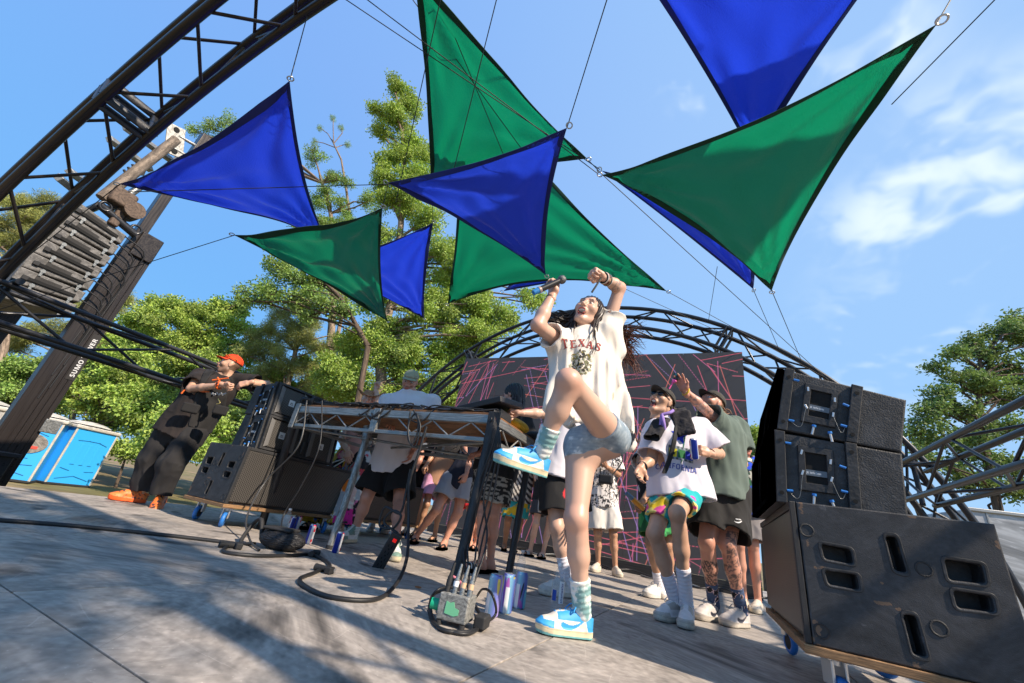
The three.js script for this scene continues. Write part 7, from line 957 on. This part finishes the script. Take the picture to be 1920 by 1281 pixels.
person({
  ...BG, d: 6.05, s: 1.0, skin: SK.tan, label: 'man in a black and white patterned shirt and white shorts looking at a phone', h: 0.014,
  j: { hd: [1122, 818], nk: [1124, 838], shR: [1103, 849], shL: [1152, 850], elR: [1098, 885, -0.1], wrR: [1116, 874, -0.28], elL: [1160, 890, -0.05], wrL: [1136, 874, -0.28], hiR: [1117, 938], hiL: [1142, 940], knR: [1121, 1000, -0.05], knL: [1150, 1002, -0.1], anR: [1122, 1054, 0], toR: [1112, 1064, -0.15], anL: [1154, 1060, -0.08], toL: [1162, 1075, -0.26] },
  face: [-0.05, -0.45, 0.9], head: { hairline: [0.05, 0.03, 0.02] }, handR: { dir: [0.4, 0.4, 0.6], palm: [0.3, 0.5, -0.4], thumb: 1, curl: 0.7 }, handL: { dir: [-0.5, 0.4, 0.5], palm: [-0.3, 0.5, -0.4], thumb: -1, curl: 0.7 },
  tee: { ease: 0.035, sleeve: 0.85, h: 0.011, name: 'patterned_shirt', col: (x, y, z) => { const n = fbm(x * 20, y * 20, z * 20, 3); return Math.abs(n) < 0.085 || n > 0.33 ? [0.02, 0.02, 0.022] : [0.66, 0.62, 0.6]; } }, pants: { to: 0.9, ease: 0.035, flare: 0.045, col: cc1([0.62, 0.58, 0.53]) }, shoe: 'cream',
  extra: (g, j, b, H, at) => { const bag = thing('waist_bag', 'small black bag hanging at the waist of the man with the phone', 'bag', P(1136, 899, 5.78)); part('pouch', rbx(0.2, 0.13, 0.07, 0.03), M.rubber, bag); part('strap', tube([V(0.08, 0.05, 0), V(0.2, 0.3, -0.1), V(0.16, 0.46, -0.16)], 0.01, 12, 5), M.rubber, bag); const ph = thing('phone', 'dark phone held in both hands by the man in the patterned shirt', 'phone', P(1123, 864, 5.72)); const pb = part('case', rbx(0.075, 0.15, 0.01, 0.008), M.deep, ph); pb.rotation.set(-0.5, 0.4, 0.4); part('camera_bump', rbx(0.026, 0.026, 0.004, 0.004), M.rubber, pb).position.set(-0.018, 0.05, 0.006); },
});
person({
  ...BG, d: 4.25, s: 1.0, skin: SK.tan, label: 'person shading the eyes under a red cap, in green shorts, behind the laughing man', h: 0.013,
  j: { hd: [1217, 822], nk: [1222, 848], shR: [1205, 858, -0.05], shL: [1252, 860, 0.08], elR: [1200, 872, -0.15], wrR: [1206, 838, -0.15], elL: [1228, 905, -0.1], wrL: [1204, 942, -0.2], hiR: [1222, 948], hiL: [1252, 950], knR: [1222, 1020, -0.08], knL: [1250, 1022, -0.05], anR: [1236, 1088, 0], toR: [1212, 1100, -0.1], anL: [1258, 1084, 0.1], toL: [1246, 1098, 0.02] },
  face: [-0.5, 0.15, 0.85], head: { hairline: [0.05, 0.03, 0.02] }, cap: [[0.26, 0.02, 0.04], [0.24, 0.02, 0.035]], handR: { dir: [0, 1, 0.1], palm: [0, 0, -1], thumb: -1, curl: 0.12 }, handL: { dir: [-0.7, -0.5, 0.2], palm: [0.3, -0.5, 0.5], thumb: 1, curl: 0.8 },
  tee: { ease: 0.03, h: 0.011, col: (x, y, z) => (fbm(x * 14, y * 14, z * 14, 2) > 0.22 ? [0.66, 0.62, 0.6] : [0.014, 0.014, 0.016]) }, pants: { to: 0.8, ease: 0.03, flare: 0.03, col: print2(20, [0.05, 0.34, 0.09], [0.02, 0.13, 0.04], 0.05) }, sock: { to: 0.34, col: cc1([0.7, 0.68, 0.72]) }, shoe: 'white', lace: [0.6, 0.58, 0.55],
  extra: (g, j, b, H, at) => { const bt = thing('small_bottle', 'small orange bottle held low by the person in the red cap', 'bottle', P(1196, 945, 3.98)); const A = V(0, 0, 0), B = dirV(-0.1, 0.06, 0.02); part('body', rod(A.clone().addScaledVector(B, -0.6), A.clone().addScaledVector(B, 0.6), 0.026, 0.026, 14), mat([0.62, 0.27, 0.03], 0.25), bt); part('cap', rod(A.clone().addScaledVector(B, 0.6), A.clone().addScaledVector(B, 1.25), 0.024, 0.02, 14), mat([0.12, 0.2, 0.3], 0.4), bt); },
});
person({
  ...BG, d: 4.5, s: 1.0, skin: SK.red, label: 'person in a colourful patterned open shirt squeezed between the green tee and the right-hand speakers',
  j: { hd: [1392, 842], nk: [1394, 862], shR: [1374, 873], shL: [1420, 872], elR: [1372, 915], wrR: [1386, 945, -0.15], elL: [1428, 915], wrL: [1400, 948, -0.15], hiR: [1380, 955], hiL: [1408, 955], knR: [1385, 1022, -0.05], knL: [1412, 1022, -0.05], anR: [1392, 1086], toR: [1384, 1098, -0.12], anL: [1418, 1086], toL: [1412, 1098, -0.12] },
  face: [0.1, 0, 1], head: { hairline: [0.7, 0.04, 0.14] }, handR: { dir: [0.2, -0.7, 0.4], palm: [0.2, 0.3, -0.9], thumb: 1, curl: 0.5 },
  tee: { ease: 0.035, sleeve: 0.95, h: 0.01, name: 'patterned_shirt', col: (x, y, z) => { const n = fbm(x * 22, y * 22, z * 22, 2), b = Math.floor(y * 9) % 3; return n > 0.18 ? [0.02, 0.06, 0.6] : n > 0.04 ? [0.03, 0.14, 0.06] : n > -0.12 ? [0.015, 0.015, 0.02] : b ? [0.6, 0.58, 0.5] : [0.3, 0.1, 0.16]; } }, pants: { to: 0.9, ease: 0.03, col: cc1([0.22, 0.2, 0.2]) }, shoe: 'cream',
});
person({
  ...BG, d: 5.35, s: 1.0, skin: SK.red, label: 'person in navy top, pale grey shorts and flip-flops stepping behind the table',
  j: { hd: [948, 800, 0.1], nk: [922, 812, 0.05], shR: [868, 826], shL: [908, 822, 0.1], elR: [880, 862, -0.1], wrR: [874, 890, -0.15], elL: [905, 868, 0.1], wrL: [890, 892, 0.05], hiR: [845, 902], hiL: [870, 903], knR: [818, 956, -0.15], knL: [858, 962, -0.05], anR: [780, 1006, 0.1], toR: [772, 1020, 0.0], anL: [834, 1014, -0.05], toL: [826, 1028, -0.16] },
  face: [-0.3, -0.5, 0.5], head: { hairline: [0.1, 0.06, 0.03] }, handR: { dir: [-0.2, -0.9, 0], palm: [-0.5, 0, -0.5], thumb: 1, curl: 0.5 }, tee: { ease: 0.012, sleeve: 0.12, col: cc1([0.012, 0.014, 0.028]), name: 'sleeveless_top' }, pants: { to: 0.62, ease: 0.034, flare: 0.035, col: cc1([0.34, 0.32, 0.34]) }, sandal: 'flip',
});
person({
  ...BG, d: 6.3, s: 0.95, build: 0.92, skin: SK.tan, label: 'woman in pink shorts and dark crop top behind the table',
  j: { hd: [852, 800], nk: [848, 818], shR: [828, 827], shL: [866, 828], elR: [812, 852, 0.0], wrR: [800, 872, -0.15], elL: [872, 856], wrL: [860, 880, -0.1], hiR: [808, 900], hiL: [830, 902], knR: [800, 945, -0.1], knL: [824, 952, -0.05], anR: [786, 986, 0.0], toR: [778, 996, -0.1], anL: [816, 1000, 0], toL: [808, 1010, -0.14] },
  face: [-0.4, 0, 0.9], head: { hairline: [0.03, 0.02, 0.015] }, handR: { dir: [-0.3, -0.7, 0.3], palm: [0.5, 0, -0.6], thumb: -1, curl: 0.5 }, tee: { ease: 0.006, sleeve: 0.06, hem: null, col: (x, y, z) => (y > 1.12 ? [0.015, 0.013, 0.014] : SK.tan), name: 'crop_top', fold: 0.002 }, pants: { to: 0.7, ease: 0.03, flare: 0.04, col: (x, y, z) => mul([0.62, 0.30, 0.46], 1 + 0.12 * noise(x * 20, y * 20, z * 20)) }, sandal: 'strap',
});
person({
  ...BG, d: 6.2, s: 1.0, skin: SK.red, label: 'person in denim shorts and white high-top shoes standing behind the man at the table',
  j: { hd: [772, 782, 0.1], nk: [768, 802, 0.1], shR: [745, 812], shL: [788, 815], elR: [735, 850], wrR: [732, 880, -0.05], elL: [790, 855], wrL: [780, 882, -0.05], hiR: [716, 888], hiL: [738, 890], knR: [704, 938, -0.08], knL: [730, 940, 0], anR: [696, 990, 0], toR: [690, 1002, -0.2], anL: [724, 996, 0.1], toL: [718, 1004, -0.05] },
  face: [0, 0, 1], head: { hairline: [0.06, 0.04, 0.02] }, tee: { ease: 0.03, col: cc1([0.1, 0.11, 0.13]) }, pants: { to: 0.62, ease: 0.03, flare: 0.03, col: cc1([0.09, 0.2, 0.36]) }, sock: { to: 0.22, col: cc1([0.68, 0.66, 0.66]) }, shoe: 'white',
});
person({
  ...BG, d: 6.6, s: 0.98, skin: SK.tan, label: 'person in black top and dark speckled shorts with a bracelet behind the hanging cables',
  j: { hd: [808, 806], nk: [804, 824], shR: [785, 832], shL: [824, 834], elR: [780, 862, -0.05], wrR: [800, 868, -0.25], elL: [822, 866, 0], wrL: [806, 874, -0.2], hiR: [768, 900], hiL: [790, 902], knR: [764, 945, -0.05], knL: [786, 948, -0.05], anR: [764, 986, 0], toR: [756, 996, -0.14], anL: [782, 990, 0], toL: [774, 1000, -0.14] },
  face: [-0.5, -0.1, 0.8], head: { hairline: [0.03, 0.02, 0.015] }, handR: { dir: [0.8, 0, 0.2], palm: [0, -0.3, 0.8], thumb: 1, curl: 0.4 }, tee: { ease: 0.02, sleeve: 0.5, col: cc1([0.014, 0.013, 0.014]) }, pants: { to: 0.6, ease: 0.03, flare: 0.03, col: (x, y, z) => (hsh(x * 40, y * 40, z * 40) > 0.93 ? [0.5, 0.4, 0.3] : [0.012, 0.012, 0.02]) }, sandal: 'strap',
});
person({
  ...BG, d: 6.75, s: 0.97, build: 0.95, skin: SK.pale, label: 'person in dark grey shorts and striped slides before the screen, behind the raised shoe',
  j: { hd: [1034, 828, 0.05], nk: [1032, 848], shR: [1012, 857], shL: [1054, 858], elR: [1004, 890], wrR: [1010, 915, -0.05], elL: [1060, 890], wrL: [1052, 918, -0.05], hiR: [1013, 930], hiL: [1036, 931], knR: [1005, 982, -0.06], knL: [1030, 984, -0.06], anR: [994, 1034, 0], toR: [982, 1046, -0.1], anL: [1018, 1038, -0.05], toL: [1010, 1051, -0.2] },
  face: [-0.3, 0, 0.9], head: { hairline: [0.06, 0.04, 0.02] }, tee: { ease: 0.035, col: cc1([0.012, 0.012, 0.012]) }, pants: { to: 0.7, ease: 0.03, flare: 0.03, col: cc1([0.045, 0.047, 0.055]) }, sandal: 'stripe',
});
person({
  ...BG, d: 7.0, s: 1.0, skin: SK.deep, label: 'person in turquoise and yellow shorts and a striped shirt far back beside the screen', 
  j: { hd: [985, 822, 0.1], nk: [985, 842], shR: [965, 850], shL: [1004, 852], elR: [956, 885], wrR: [958, 912, -0.1], elL: [1008, 885], wrL: [1000, 912], hiR: [960, 930], hiL: [982, 932], knR: [952, 978, -0.06], knL: [975, 980, -0.02], anR: [946, 1022, 0], toR: [944, 1034, -0.15], anL: [966, 1022, 0.1], toL: [962, 1032, 0] },
  face: [-0.3, 0, 0.9], head: { hairline: [0.02, 0.015, 0.01] }, tee: { ease: 0.03, sleeve: 0.8, col: (x, y, z) => (Math.sin(y * 70 + x * 90) > 0.1 ? [0.6, 0.56, 0.5] : [0.03, 0.025, 0.03]) }, pants: { to: 0.85, ease: 0.03, flare: 0.03, col: print2(16, [0.6, 0.42, 0.02], [0.02, 0.33, 0.36], 0.12) }, sandal: 'strap',
});
person({
  ...BG, d: 6.0, s: 1.0, skin: SK.red, label: 'person in bright red shorts and pale top just left of the front table leg',
  j: { hd: [915, 812], nk: [912, 832], shR: [892, 842, 0.05], shL: [932, 842, 0.05], elR: [890, 875], wrR: [884, 902, -0.05], elL: [934, 878], wrL: [930, 905], hiR: [878, 912], hiL: [900, 914], knR: [884, 968, -0.06], knL: [898, 970, -0.05], anR: [880, 1024, 0], toR: [872, 1036, -0.12], anL: [892, 1028, 0], toL: [884, 1040, -0.12] },
  face: [-0.4, 0, 0.9], head: { hairline: [0.1, 0.06, 0.03] }, tee: { ease: 0.03, col: cc1([0.6, 0.5, 0.5]) }, pants: { to: 0.7, ease: 0.03, flare: 0.03, col: cc1([0.62, 0.02, 0.03]) }, sandal: 'strap',
});
renderer.render(scene, camera);
